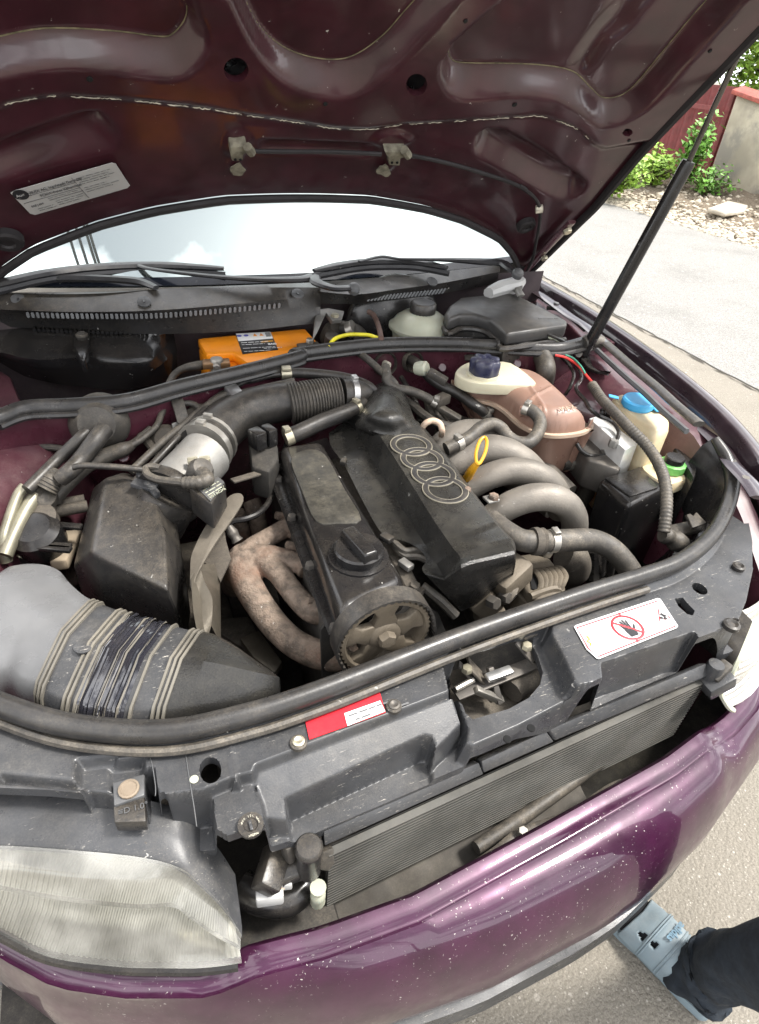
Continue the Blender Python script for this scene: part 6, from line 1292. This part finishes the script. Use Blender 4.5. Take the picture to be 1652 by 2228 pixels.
build(MB().tube([a0, a0*.6+a1*.4, a1], [.045, .0445, .046], seg=28, smooth=0), 'tube_body', 'alu', mf)
s_ = unit(np.cross(d, [0, 0, 1])); mid_ = a0*.45+a1*.55; sd_ = s_ if s_[0] > 0 else -s_
P = Zs(k(8, (1245, 245), (1300, 240), (1440, 165), (1490, 205), (1400, 355), (1370, 340)), .832); build(MB().slab(P, .05), 'electronics_box', 'black_plastic', mf, bevel=.004)
A, B, C, D = (Z(*q, .8335) for q in k(8, (1310, 255), (1440, 178), (1482, 212), (1392, 338))); pt = build(MB().slab([A, B, C, D], .0012), 'data_plate', 'clip_grey', mf, smooth=False)
lx = unit(B-A); ly = unit(A-D); lq2 = lambda u, v: (A*(1-u)+B*u)*(1-v)+(D*(1-u)+C*u)*v+np.array([0, 0, .0006])
text('HITACHI', 'fluid_white', pt, lq2(.08, .93), lx, ly, .008)
for i_, v in enumerate((.28, .48, .68)): fine_print(pt, lq2(.08, v), lx, .032, .0055, 'fluid_white', i_)
p = Z(*k(8, (1330, 130))[0], .845); build(MB().lathe(p, unit((.3, -.5, .8)), [(0, -.02), (.018, -.02), (.020, 0), (.015, .010), (0, .013)], 18), 'plug', 'dusty_rubber', mf)
build(MB().tube(zz_(8, [(1330, 150, .845), (1370, 190, .846), (1330, 210, .846), (1280, 215, .845), (1215, 215, .842)]), [.011, .011, .010, .009], seg=12, corr=9), 'plug_boot', 'dusty_rubber', mf); build(MB().tube(zz_(8, [(1215, 215, .842), (1120, 205, .840), (1030, 190, .838), (975, 160, .838), (965, 125, .838), (1000, 110, .84), (1060, 120, .84)]), .0058, seg=8), 'lead', 'dusty_rubber', mf)
for q in k(8, (1275, 75), (1355, 70)): bar(Z(*q, .842)+np.array([-.008, 0, 0]), Z(*q, .842)+np.array([.008, 0, 0]), .012, .012, 'zinc', 'mount_lug', mf, .002)
# air filter box
af = thing('air_filter_box', 'dusty black faceted air filter box', 'filter box')
zf = .800
P = {n: Z(*k(8, q)[0], z) for n, q, z in (('a', (690, 180), .800), ('b', (800, 158), .800), ('c', (870, 195), .802), ('d', (1025, 350), .806), ('e', (1090, 560), .800), ('f', (1110, 930), .775), ('g', (600, 680), .780),
                                           ('A', (610, 250), .74), ('G', (480, 770), .715), ('F', (1180, 1100), .690), ('F2', (700, 1010), .690), ('E', (1190, 640), .745), ('D', (1160, 420), .77), ('B', (820, 140), .74), ('C', (1000, 220), .77))}
V_ = list(P); ix = {n: i for i, n in enumerate(V_)}; base_ = [P[n]*np.array([1, 1, 0])+np.array([0, 0, .60]) for n in ('A', 'G', 'F2', 'F', 'E', 'D', 'C', 'B')]
m = MB(); m.add([P[n] for n in V_]+base_, [tuple(ix[n] for n in f) for f in (('a', 'g', 'f', 'e', 'd', 'c', 'b'), ('a', 'A', 'G', 'g'), ('g', 'G', 'F2'), ('g', 'F2', 'F', 'f'), ('f', 'F', 'E', 'e'), ('e', 'E', 'D', 'd'), ('d', 'D', 'C', 'c'), ('c', 'C', 'B', 'b'), ('b', 'B', 'A', 'a'))])
nb = len(V_); od = ['A', 'G', 'F2', 'F', 'E', 'D', 'C', 'B']
for i in range(8): m.add([P[od[i]], P[od[(i+1) % 8]], base_[(i+1) % 8], base_[i]], [(0, 1, 2, 3)])
build(m, 'lid', 'black_plastic', af, bevel=.008, seg=3)
# outlet shoulder and clips towards the sensor
build(MB().tube(zz_(8, [(1125, 300, .787), (1095, 370, .770), (1085, 460, .742), (1095, 560, .705)]), [.049, .047, .040, .026], seg=22), 'outlet', 'black_plastic', af)
build(MB().lathe(a1, d, [(.044, -.006), (.053, -.006), (.055, .002), (.053, .012), (.044, .012)], 26), 'outlet_collar', 'black_plastic', af)
for q in ((955, 225),): p = Z(*k(8, q)[0], .815); bar(p+np.array([-.016, .010, 0]), p+np.array([.016, -.012, -.004]), .018, .008, 'grey_plastic', 'lid_clip', af, .002)
P2 = Zs(k(8, (890, 150), (935, 130), (1060, 270), (1020, 300)), .815); build(MB().slab(P2, .012), 'clip_strip', 'grey_plastic', af, bevel=.003)
# side straps holding it
for l_ in ([(360, 495), (540, 510)], [(230, 640), (470, 660)], [(220, 625), (470, 640)]):
    a_, b_ = (Z(*q, .735) for q in k(8, *l_)); bar(a_, b_, .012, .006, 'clean_black', 'strap', af, .001)
for l_ in ([(385, 360), (560, 330)], [(370, 410), (580, 370)]): build(MB().tube([Z(*q, .735) for q in k(8, *l_)], .010, seg=10), 'pipe_stub', 'grime', af)
# front air duct wrapped with tape and bands
ad = thing('air_duct', 'black flat intake duct wrapped with shiny tape and bands', 'duct')
zd = .762
back_e = Zs(k(8, (0, 765), (100, 725), (250, 720), (370, 760), (450, 850), (560, 940), (690, 990), (800, 1030), (900, 1060), (1040, 1100), (1150, 1125), (1290, 1160), (1400, 1180), (1520, 1240), (1652, 1330), (1760, 1410), (1850, 1490)), zd)
front_e = Zs(k(8, (-330, 1230), (-150, 1360), (0, 1440), (80, 1490), (170, 1530), (260, 1600), (440, 1680), (560, 1710), (680, 1740), (800, 1740), (890, 1730), (1040, 1730), (1140, 1720), (1300, 1690), (1480, 1668), (1680, 1640), (1840, 1600)), zd-.012)
front_e[0] = np.array([-.66, .44, zd-.01]); front_e[1] = np.array([-.625, .36, zd-.012])
back_e[0] = np.array([-.60, .52, zd])
nst = 150; be, fe = resample(crom(back_e, 6), nst), resample(crom(front_e, 6), nst)
def duct_ring(i, grow=0.0):
    b_, f_ = be[i], fe[i]; x = unit(f_-b_)*min(1, np.linalg.norm(f_-b_)/.13); o = []
    h = .075*min(1, (nst-1-i)/30+.35)
    for u, z in ((-.004, -h), (-.004, -.03), (0.0, -.012), (.012, -.003), (.035, .003), (.5, .012)): o.append(b_+x*(u if u < .4 else 0)+(f_-b_)*(.5 if u == .5 else 0)+np.array([0, 0, z+grow])-x*grow*(1 if u < .1 else 0))
    for u, z in ((.035, .002), (.012, -.006), (.002, -.016), (-.004, -.035), (-.004, -h)): o.append(f_-x*u+np.array([0, 0, z+grow*(1 if z > -.02 else 0)])+x*grow*(1 if u < .02 else 0))
    return o
def duct_part(name, mt, i0, i1, grow=0.0, wob=0.0, step=1):
    R_ = []
    for i in range(i0, i1+1, step):
        gq = grow+(wob*random.uniform(-1, 1) if wob else 0); R_.append(duct_ring(i, gq))
    return build(MB().loft(R_), name, mt, ad, ang=40)
# stations where the bands sit, from measured edge positions
def st(px): q = Z(*k(8, px)[0], zd); return int(np.argmin(np.linalg.norm(be[:, :2]-q[:2], axis=1)))
iA, iB, iC, iD, iE, iF = st((640, 965)), st((790, 1025)), st((860, 1050)), st((1100, 1115)), st((1160, 1130)), st((1330, 1170))
print('duct stations', iA, iB, iC, iD, iE, iF)
mat('duct_grey', (.120, .121, .123), .28, dust=.18, dcol=(.24, .23, .21), var=.1, spots=.02, dscale=4)
duct_part('rear_scoop', 'duct_grey', 0, iA, .001); duct_part('sleeve', 'grey_plastic', iA, iC, .0); duct_part('sleeve', 'grey_plastic', iD, iF, .0); duct_part('front_scoop', 'cover_plastic', iF-1, nst-1, .001)
mat('tape', (.018, .019, .026), .10, dust=.08, spots=.03, spot_scale=140, coat=1.0)
duct_part('core_sleeve', 'tape', iC-1, iD+1, .0005)
mat('band', (.13, .12, .10), .42, dust=.45, dcol=(.24, .21, .16))
for s0, s1 in ((iA-2, iA-1), (iA, iA+1), (iA+2, iA+3), (iB, iB+1), (iB+2, iB+3), (iC-1, iC), (iE-1, iE), (iF-4, iF-3), (iF-2, iF-1), (iF, iF+1)): duct_part('band', 'band', max(s0, 0), min(s1, nst-1), .0030)
# creased tape strips, each wound a little askew
rg = random.Random(9)
for s_ in range(26):
    i0 = rg.uniform(iC, iD-1); w_ = rg.uniform(.3, 1.0); sk = rg.uniform(-1.6, 1.6); R_ = []
    for e in (0, 1):
        ring = []
        for j in range(11):
            ii = np.clip(i0+w_*e+sk*(j/10-.5), 0, nst-2); a_ = int(ii); fr_ = ii-a_; gq = .0012+.0022*rg.random()
            ring.append(np.array(duct_ring(a_, gq)[j])*(1-fr_)+np.array(duct_ring(a_+1, gq)[j])*fr_)
        R_.append(ring)
    build(MB().loft(R_, closed=False), 'tape_strip', 'tape' if s_ % 4 else 'band', ad, fix=False, ang=40)
disc(Z(*k(8, (555, 1295))[0], zd+.006), .012, .0015, 'grey_plastic', 'mould_mark', ad)
# heat shield beside the manifold
mat('shield_pale', (.10, .088, .07), .5, metal=.3, dust=.45, dcol=(.25, .21, .165), bump=.3, bscale=80)
hsd = thing('heat_shield', 'bent dusty sheet metal heat shield beside the manifold', 'heat shield')
P = [np.array(p) for p in crom(Zs(k(15, (800, 700), (900, 680), (930, 740), (830, 890), (640, 1130), (500, 1340), (440, 1450), (412, 1540), (385, 1500), (388, 1400), (400, 1250), (470, 1100), (560, 960), (700, 800)), .772), 3, True)]
build(MB().slab([p+np.array([0, 0, .10*(p[1]-P[0][1])]) for p in P], .004), 'upper_flange', 'shield_pale', hsd, bevel=.001)
rw = [[Z(a, b_, z) for a, b_, z in k(15, *l_)] for l_ in ([(412, 1530, .760), (420, 1700, .755), (440, 1900, .750), (490, 2150, .745)], [(430, 1500, .758), (500, 1700, .742), (520, 1900, .735), (560, 2160, .730)], [(490, 1390, .752), (545, 1560, .750), (622, 1740, .742), (612, 2000, .728)], [(640, 1380, .72), (690, 1540, .71), (692, 1780, .70), (700, 2180, .69)], [(660, 1400, .64), (700, 1560, .63), (705, 1800, .62), (710, 2180, .61)])]
rr3 = [resample(crom(r_, 6), 40) for r_ in rw]
build(MB().loft([[r_[i] for r_ in rr3] for i in range(40)], closed=False), 'lower_sheet', 'shield', hsd, fix=False, ang=25)
tag(build(MB().slab(Zs(k(15, (500, 1340), (640, 1130), (740, 1010), (760, 1150), (810, 1330), (700, 1560), (640, 1440)), .715), .006), 'shield_bracket', 'grime', None, bevel=.002), 'brown grimy panel tucked behind the heat shield', 'bracket')
bar(Z(*k(15, (820, 560))[0], .78), Z(*k(15, (1090, 480))[0], .775), .014, .004, 'grime', 'stay', hsd, .001)
tag(build(MB().slab(Zs(k(9, (200, 1080), (300, 1040), (420, 1200), (380, 1260), (270, 1180)), .56), .02), 'lower_bracket', 'shield', None, bevel=.004), 'pale dusty bracket below the exhaust manifold', 'bracket')
tag(build(MB().slab(Zs(k(9, (80, 980), (250, 960), (320, 1100), (220, 1140), (100, 1060)), .50), .04), 'engine_mount', 'grime', None, bevel=.01), 'dusty engine mount deep beside the manifold', 'engine mount')
# ignition coil bracket behind the valve cover
ig = thing('coil_bracket', 'brown grimy coil bracket with black plugs behind the valve cover', 'bracket')
P = zz_(9, [(245, 60, .80), (290, 40, .80), (395, 95, .80), (400, 170, .79), (350, 240, .785), (265, 215, .785)]); build(MB().slab(P, .06), 'bracket_body', 'bay_dark', ig, bevel=.005)
for (a, b_), (c_, d_) in (((265, 80), (320, 60)), ((330, 60), (375, 45))): bar(Z(*k(9, (a, b_))[0], .815), Z(*k(9, (c_, d_))[0], .815), .03, .035, 'clean_black', 'plug', ig, .004)
hose('crankcase_hose', 'short black breather hose between bellows and valve cover', zz_(5, [(255, 1150, .80), (330, 1120, .805), (480, 1050, .812), (600, 1005, .818), (700, 965, .82), (745, 935, .82)]), .0155, 'rubber', cl=((0, .014), (4, .010)), clm='zinc')
hose('fuel_hose', 'black hose with brass ferrule arching over the bellows', zz_(5, [(240, 735, .85), (330, 730, .85), (480, 740, .85), (620, 760, .848), (720, 790, .842), (790, 825, .835), (840, 880, .82)]), .0105, 'rubber', cl=((0, .020),), clm='zinc')
hose('fuel_pipe', 'thin black fuel pipe running to the brass ferrule', zz_(5, [(200, 738, .85), (120, 750, .848), (30, 775, .845), (-60, 800, .84)])+zz_(4, [(1180, 960, .835), (1130, 1010, .83), (980, 1170, .82), (840, 1320, .80), (700, 1450, .78)]), .0062, 'rubber', cat='pipe')
hose('fuel_pipe', 'dusty fuel pipe lying beside the black one', zz_(4, [(1620, 860, .848), (1480, 890, .845), (1330, 925, .842), (1230, 940, .838), (1120, 1010, .83), (1000, 1110, .82), (880, 1210, .805), (720, 1360, .785)]), .0068, 'dusty_rubber', cat='pipe')
pc_ = thing('pipe_clamp', 'shiny steel pipe clamp holding the fuel pipes', 'clamp'); p = Z(*k(4, (1290, 920))[0], .846); bar(p+np.array([-.004, .02, .002]), p+np.array([.006, -.022, -.004]), .026, .012, 'silver', 'band', pc_, .003); bar(p+np.array([.006, -.022, -.004]), p+np.array([.008, -.035, -.02]), .024, .006, 'silver', 'tail', pc_, .002)
pc2 = thing('pipe_bracket', 'dusty steel bracket clipping a thin pipe to the bulkhead', 'bracket'); p = Z(*k(4, (985, 1010))[0], .835); bar(p+np.array([0, .016, .01]), p+np.array([.004, -.02, -.02]), .022, .006, 'dusty_rubber', 'strap', pc2, .002); bar(p+np.array([-.008, -.012, -.02]), p+np.array([-.005, -.02, -.06]), .02, .005, 'alu', 'plate', pc2, .002)
hose('thin_pipe', 'thin dusty metal pipe bent around the bulkhead bracket', zz_(4, [(1200, 1060, .82), (1130, 1030, .826), (1060, 985, .832), (980, 985, .835), (920, 995, .832), (890, 1040, .825), (860, 1110, .815), (780, 1180, .805), (710, 1220, .80)]), .0058, 'dusty_rubber', cat='pipe')
# air conditioning lines on the left
gr = thing('line_grommet', 'large oval rubber grommet where two hoses pass the bulkhead', 'grommet')
p = Z(*k(4, (540, 1095))[0], .836); build(MB().lathe(p, unit((-.1, -.85, .35)), [(0, -.05), (.050, -.05), (.050, -.012), (.046, -.004), (.040, .004), (.030, .016), (0, .018)], 28), 'boot', 'dusty_rubber', gr)
hose('cooling_line', 'slim black air conditioning hose ending in a bare metal pipe', zz_(4, [(480, 1140, .842), (430, 1185, .836), (330, 1280, .815), (240, 1370, .805), (150, 1460, .795)]), .0098, 'rubber')
mat('bare_pipe', (.24, .225, .165), .36, metal=.7, dust=.6, dcol=(.26, .235, .18))
hose('metal_line', 'bare yellowish metal pipe bending down beside the duct', zz_(8, [(165, 240, .793), (120, 300, .785), (75, 420, .77), (30, 560, .755), (20, 650, .74), (45, 740, .72)]), .0085, 'bare_pipe', cat='pipe')
hose('metal_line', 'thick bare metal pipe behind the black service cap', zz_(8, [(235, 300, .775), (170, 400, .765), (90, 560, .75), (30, 700, .735)]), .0115, 'bare_pipe', cat='pipe')
hose('cooling_line', 'thick rubber cooling hose leaving the oval grommet', zz_(4, [(575, 1125, .845), (525, 1190, .838), (450, 1290, .818), (380, 1360, .81), (330, 1400, .80)]), [.0145, .0145, .0135, .013], 'rubber', seg=18)
hose('sleeved_hose', 'dusty sleeved hose with bulge lying under the cooling lines', zz_(4, [(830, 1120, .81), (740, 1200, .80), (680, 1235, .798), (600, 1265, .792), (480, 1320, .785), (390, 1400, .775), (320, 1480, .76), (300, 1520, .75)]), [.006, .007, .013, .0135, .014, .0135, .0125, .0125], 'dusty_rubber', seg=16)
hose('thin_cable', 'thin black cable crossing above the filter box', zz_(4, [(400, 1335, .83), (460, 1325, .832), (600, 1330, .83), (720, 1340, .825), (800, 1350, .82)]), .005, 'rubber', cat='cable')
sv = thing('service_valve', 'dusty corrugated boot and black service cap on the metal line', 'valve')
build(MB().tube(zz_(8, [(375, 150, .80), (340, 200, .795), (300, 260, .785)]), [.013, .016, .019], seg=16, corr=7), 'bellow_boot', 'dusty_rubber', sv)
build(MB().lathe(Z(*k(8, (272, 315))[0], .765), unit((-.15, -.35, .9)), [(0, -.01), (.024, -.01), (.026, .004), (.018, .016), (.013, .020), (0, .020)], 20), 'upper_boot', 'dusty_rubber', sv); build(MB().lathe(Z(*k(8, (255, 385))[0], .752), unit((-.15, -.35, .9)), [(0, -.012), (.024, -.012), (.026, .0), (.022, .01), (0, .01)], 8), 'fitting', 'grime', sv)
bar(Z(*k(8, (160, 390))[0], .762), Z(*k(8, (340, 430))[0], .758), .016, .003, 'sealant', 'spring_clip', sv, .001)
build(MB().lathe(Z(*k(8, (245, 560))[0], .735), unit((-.12, -.3, .9)), [(0, -.03), (.036, -.03), (.038, -.022), (.038, .012), (.033, .016), (.026, .022), (0, .024)], 28), 'service_cap', 'clean_black', sv, ang=35)
build(MB().lathe(Z(*k(8, (250, 470))[0], .748), unit((-.12, -.3, .9)), [(0, -.01), (.030, -.01), (.030, .008), (.022, .012), (0, .012)], 24), 'cap_collar', 'grime', sv); build(MB().tube(zz_(8, [(215, 620, .71), (190, 660, .70), (160, 720, .69)]), [.012, .014, .016], seg=12), 'outlet', 'zinc', sv); build(MB().tube(zz_(8, [(190, 670, .70), (160, 730, .68)]), .017, seg=12), 'outlet_hose', 'rubber', sv)
mat('dry_dirt', (.30, .24, .17), .9, dust=.4)
tag(build(MB().slab(Zs(k(8, (380, 530), (540, 520), (480, 640), (440, 730), (330, 740), (300, 660)), .70), .02), 'side_ledge', 'dry_dirt', None, bevel=.004), 'dirt covered ledge beside the filter box', 'ledge')
tag(build(MB().slab(Zs(k(8, (300, 1680), (420, 1690), (800, 1760), (760, 1830), (320, 1800)), .66), .03), 'duct_support', 'grime', None, bevel=.004), 'dusty support bracket under the air duct', 'bracket')
# plum side apron shapes on the near side
m = MB(); P = Zs(k(4, (-80, 800), (0, 790), (60, 830), (120, 980), (0, 1010), (-80, 1020)), .80); build(MB().slab(P, .02), 'side_apron', 'plum_inner', car, bevel=.012)
P = Zs(k(4, (-100, 1160), (0, 1130), (120, 1130), (250, 1200), (420, 1250), (300, 1330), (120, 1470), (-100, 1520)), .765); build(MB().slab(P, .05), 'strut_tower', 'plum_inner', car, bevel=.02, seg=3)
P = Zs(k(4, (-100, 1170), (50, 1190), (60, 1400), (-100, 1420)), .79); build(MB().slab(P, .02), 'tower_step', 'plum_inner', car, bevel=.012, seg=3)

# ------------------------------------------------------------------ person standing by the bumper: one leg in view
pe = thing('person', 'person in dark trousers and pale blue slip on clogs', 'person')
# foot on the ground, toe pointing at the car
toe = np.array([.335, .075, .03]); heel = toe+np.array([.037, -.150, 0]); fd = unit((toe-heel)*np.array([1, 1, 0])); sdv = np.array([fd[1], -fd[0], 0]); Lf = .275; hl = toe-fd*Lf; hl[2] = 0
def fp_(u, v, z): return hl+fd*Lf*u+sdv*v+np.array([0, 0, z])
an = fp_(.135, 0, .085)
kn = an+np.array([-.02, -.085, .40]); hip = kn+np.array([.02, -.03, .44])
m = MB()
prof = [(.02, .022, .004, .05), (.10, .030, .002, .085), (.22, .034, .0, .100), (.40, .036, .0, .085), (.62, .043, .0, .058), (.80, .044, .0, .040), (.93, .036, .0, .030), (.99, .018, .004, .02)]
rings = [[fp_(u, w_*math.cos(a), z0+(z1-z0)*(.5+.5*math.sin(a))) for a in np.linspace(0, 2*math.pi, 14, endpoint=False)] for u, w_, z0, z1 in prof]
m.loft(rings); m.tube([fp_(.2, 0, .06), an+np.array([0, 0, .05]), an*.7+kn*.3, kn*.9+an*.1, kn, hip], [.038, .036, .05, .055, .055, .075], seg=14, smooth=4)
build(m, 'body', 'sock', pe)
# sandal: sole, upper with cut-outs, strap band
up_prof = [(.28, .047, .012, .080), (.34, .049, .012, .090), (.40, .050, .012, .0915), (.46, .051, .012, .088), (.54, .052, .012, .078), (.60, .053, .012, .068), (.66, .053, .012, .060)]
R_ = [[fp_(u, -w_*math.cos(a), .02+(z1-.02)*(math.sin(a)**.75 if a > 0 else 0)) for a in np.linspace(0, math.pi, 21)] for u, w_, z0, z1 in [(a_, *[np.interp(a_, [q[0] for q in up_prof], [q[i] for q in up_prof]) for i in (1, 2, 3)]) for a_ in np.linspace(.30, .72, 15)]]
NU, NA = 33, 49; R_ = [[fp_(u, -w_*math.cos(a), .02+(z1-.02)*(math.sin(a)**.9 if a > 0 else 0)) for a in np.linspace(0, math.pi, NA)] for u, w_, z0, z1 in [(a_, *[np.interp(a_, [q[0] for q in up_prof], [q[i] for q in up_prof]) for i in (1, 2, 3)]) for a_ in np.linspace(.29, .64, NU)]]
def cutout(i, j):
    u, a = i/NU, abs(j/NA-.5)
    for u0, a0, du, da in ((.45, .27, .075, .05), (.68, .27, .075, .055)):
        if abs(u-u0) < du and abs(a-a0) < da*(1-(u-u0+du)/(2*du)*.7): return True
    return False
R_ = [[fp_(.29+.35*i/(NU-1)+(.035*(1-abs(j/(NA-1)-.5)*2)*(-1 if i < NU/2 else -.6)*abs(i/(NU-1)-.5)*2), -np.interp(.29+.35*i/(NU-1), [q[0] for q in up_prof], [q[1] for q in up_prof])*math.cos(math.pi*j/(NA-1)), .018+(np.interp(.29+.35*i/(NU-1), [q[0] for q in up_prof], [q[3] for q in up_prof])-.018)*math.sin(math.pi*j/(NA-1))**.8) for j in range(NA)] for i in range(NU)]
vs2 = [p for r_ in R_ for p in r_]; fs2 = [(i*NA+j, i*NA+j+1, (i+1)*NA+j+1, (i+1)*NA+j) for i in range(NU-1) for j in range(NA-1) if not cutout(i, j)]
up_o = build(MB().add(vs2, fs2), 'sandal_upper', 'clog', pe, fix=False); sol = up_o.modifiers.new('thickness', 'SOLIDIFY'); sol.thickness = .005
spf = [(0, .026), (.06, .034), (.2, .038), (.4, .039), (.6, .048), (.78, .050), (.9, .044), (.97, .030), (1.03, .012)]
so = [fp_(u, w_, 0) for u, w_ in spf]+[fp_(u, -w_, 0) for u, w_ in spf[::-1]]; so = [np.array(p) for p in crom(so, 3, True)]
cs_ = mean(so); build(MB().loft([[p+np.array([0, 0, .002]) for p in so], [cs_+(p-cs_)*1.03+np.array([0, 0, .012]) for p in so], [p+np.array([0, 0, .024]) for p in so]]), 'sandal_sole', 'clog', pe, ang=50)
for u in (.335, .355, .475, .49):
    rr0 = [fp_(u, -np.interp(u, [q[0] for q in up_prof], [q[1] for q in up_prof])*1.02*math.cos(a), .02+(np.interp(u, [q[0] for q in up_prof], [q[3] for q in up_prof])-.0185)*math.sin(a)**.8) for a in np.linspace(.05, math.pi-.05, 18)]
    build(MB().tube(rr0, .0016, seg=6, smooth=0), 'sandal_ridge', 'clog', up_o)
text('adidas', 'clog_mark', up_o, fp_(.425, .029, .0925), -sdv, -fd, .0190, bold=.0006)
# trousers, loose at the hem
tr = []; ax_pts = crom([an+np.array([-.004, 0, -.035]), an+np.array([0, 0, .03]), an*.75+kn*.25, kn, kn*.5+hip*.5, hip], 7); rg = random.Random(4)
rad = np.interp(np.linspace(0, 1, len(ax_pts)), [0, .08, .25, .5, .75, 1], [.062, .057, .057, .066, .085, .10]); hems = []
for i, (p, r_) in enumerate(zip(ax_pts, rad)):
    ring = []
    for j in range(28):
        a = 2*math.pi*j/28; q = r_*(1+.07*math.sin(3*a+i*.9)+.05*math.sin(5*a-i*1.7)*(1 if i < 16 else .4)); ring.append(p+np.array([q*math.cos(a)*.92, q*math.sin(a)*.92, .012*math.sin(2*a+i*.5)+.006*math.sin(4*a+i*2.0)]))
    tr.append(ring)
m = MB(); m.loft(tr, caps=False); to = build(m, 'trousers', 'cloth', pe, fix=False, ang=80); sol = to.modifiers.new('thickness', 'SOLIDIFY'); sol.thickness = .003

# ------------------------------------------------------------------ smaller looms, pipes and clips filling the bay
def loom(label, pts, r, mt='rubber', name='wiring_loom', cat='loom', corr=None): return hose(name, label, pts, r, mt, seg=9, corr=corr, cat=cat)
loom('taped loom running behind the engine cover hump', zz_(5, [(1010, 900, .79), (1090, 960, .785), (1150, 1010, .78), (1230, 1060, .775), (1330, 1090, .77)]), .010, 'dusty_rubber')
loom('thin loom hanging below the heater hose', zz_(5, [(1000, 760, .80), (1060, 860, .79), (1110, 960, .775), (1120, 1060, .76)]), .006, 'rubber')
loom('dirty loom between bulkhead and intake manifold', zz_(5, [(1180, 900, .78), (1200, 980, .765), (1260, 1080, .755), (1360, 1150, .75)]), .012, 'grime')
loom('black cable draped under the brown coolant tank', zz_(6, [(480, 1080, .73), (640, 1150, .72), (720, 1200, .71), (840, 1310, .69), (900, 1380, .67)]), .0055, 'clean_black', 'thin_cable', 'cable')
loom('steel fuel rail pipe behind the intake runners', zz_(6, [(640, 1140, .74), (740, 1110, .735), (840, 1090, .73)]), .006, 'steel', 'steel_pipe', 'pipe')
loom('dark hose dropping beside the black cover box', zz_(7, [(600, 1760, .62), (605, 1830, .60), (600, 1950, .57)]), .013, 'clean_black', 'lower_hose', 'hose')
loom('thin loom curling down behind the alternator', zz_(7, [(690, 1760, .64), (720, 1800, .63), (710, 1880, .60), (690, 1960, .57)]), .007, 'rubber')
loom('ribbed loom beside the washer tank neck', zz_(7, [(640, 880, .775), (690, 880, .78), (730, 910, .78), (780, 970, .775)]), .010, 'clean_black', corr=8)
loom('cable clipped along the left inner wing', zz_(4, [(60, 1240, .79), (200, 1220, .792), (330, 1230, .79), (440, 1260, .785)]), .006, 'dusty_rubber', 'thin_cable', 'cable')
loom('dusty pipe under the fuel pipes at the bulkhead', zz_(4, [(740, 1130, .80), (800, 1180, .79), (870, 1260, .775), (930, 1290, .765)]), .008, 'grime', 'steel_pipe', 'pipe')
loom('short pipe stub beside the air flow sensor', zz_(4, [(915, 1230, .79), (920, 1290, .785), (915, 1330, .775)]), .008, 'dusty_rubber', 'steel_pipe', 'pipe')
loom('black lead crossing behind the valve cover', zz_(9, [(330, 250, .75), (400, 220, .76), (440, 100, .775), (480, 60, .78)]), .005, 'clean_black', 'thin_cable', 'cable')
loom('loom strapped below the torn cover edge', zz_(9, [(1130, 820, .74), (1170, 850, .735), (1230, 900, .72), (1300, 970, .70)]), .008, 'dusty_rubber')
# servo disc on the left bulkhead
sv2 = thing('vacuum_servo', 'round dusty vacuum servo half hidden by the fuel pipes', 'servo'); c = Z(*k(4, (1110, 1110))[0], .79); build(MB().lathe(c, unit((0, -.8, .6)), [(0, -.02), (.040, -.02), (.044, -.004), (.038, .008), (.018, .014), (0, .014)], 26), 'drum', 'grime', sv2)
c = Z(*k(4, (915, 1180))[0], .79); build(MB().lathe(c, unit((0, -.8, .6)), [(0, -.02), (.026, -.02), (.028, -.004), (.02, .006), (0, .008)], 20), 'valve', 'grime', sv2)
# bolts on the inner wing and bulkhead
for q, z in ((k(6, (110, 610))[0], .80), (k(6, (610, 585))[0], .83), (k(5, (1270, 695))[0], .81), (k(8, (815, 45))[0], .78)): disc(Z(*q, z), .010, .003, 'plum_inner', 'plug_cap', car, n=unit((0, -.8, .6)))
P = Zs(k(6, (265, 525), (500, 515), (495, 560), (380, 565), (270, 560)), .845); build(MB().prism(P, (0, .004, -.004)), 'bulkhead_plate', 'black_plastic', car, bevel=.001)
# gearbox side and lower structure glimpsed through gaps
lw = thing('lower_structure', 'dim grimy subframe and gearbox parts deep in the bay', 'subframe')
build(MB().box((-.33, .62, .42), (.10, .50, .10)), 'side_member', 'grime', lw, bevel=.015); build(MB().box((.30, .55, .42), (.10, .60, .10)), 'side_member', 'bay_dark', lw, bevel=.015)
build(MB().lathe((.22, .40, .48), (0, -1, 0), [(0, -.08), (.06, -.08), (.065, 0), (.05, .03), (0, .035)], 22), 'pump', 'grime', lw); build(MB().box((-.30, .30, .50), (.14, .06, .10)), 'mount_arm', 'grime', lw, bevel=.012)
build(MB().tube([(-.25, .25, .42), (-.05, .22, .40), (.20, .22, .42)], .03, seg=12), 'cross_tube', 'grime', lw); build(MB().box((.50, .36, .50), (.16, .10, .10)), 'lamp_carrier', 'bay_dark', lw, bevel=.01)
settle()
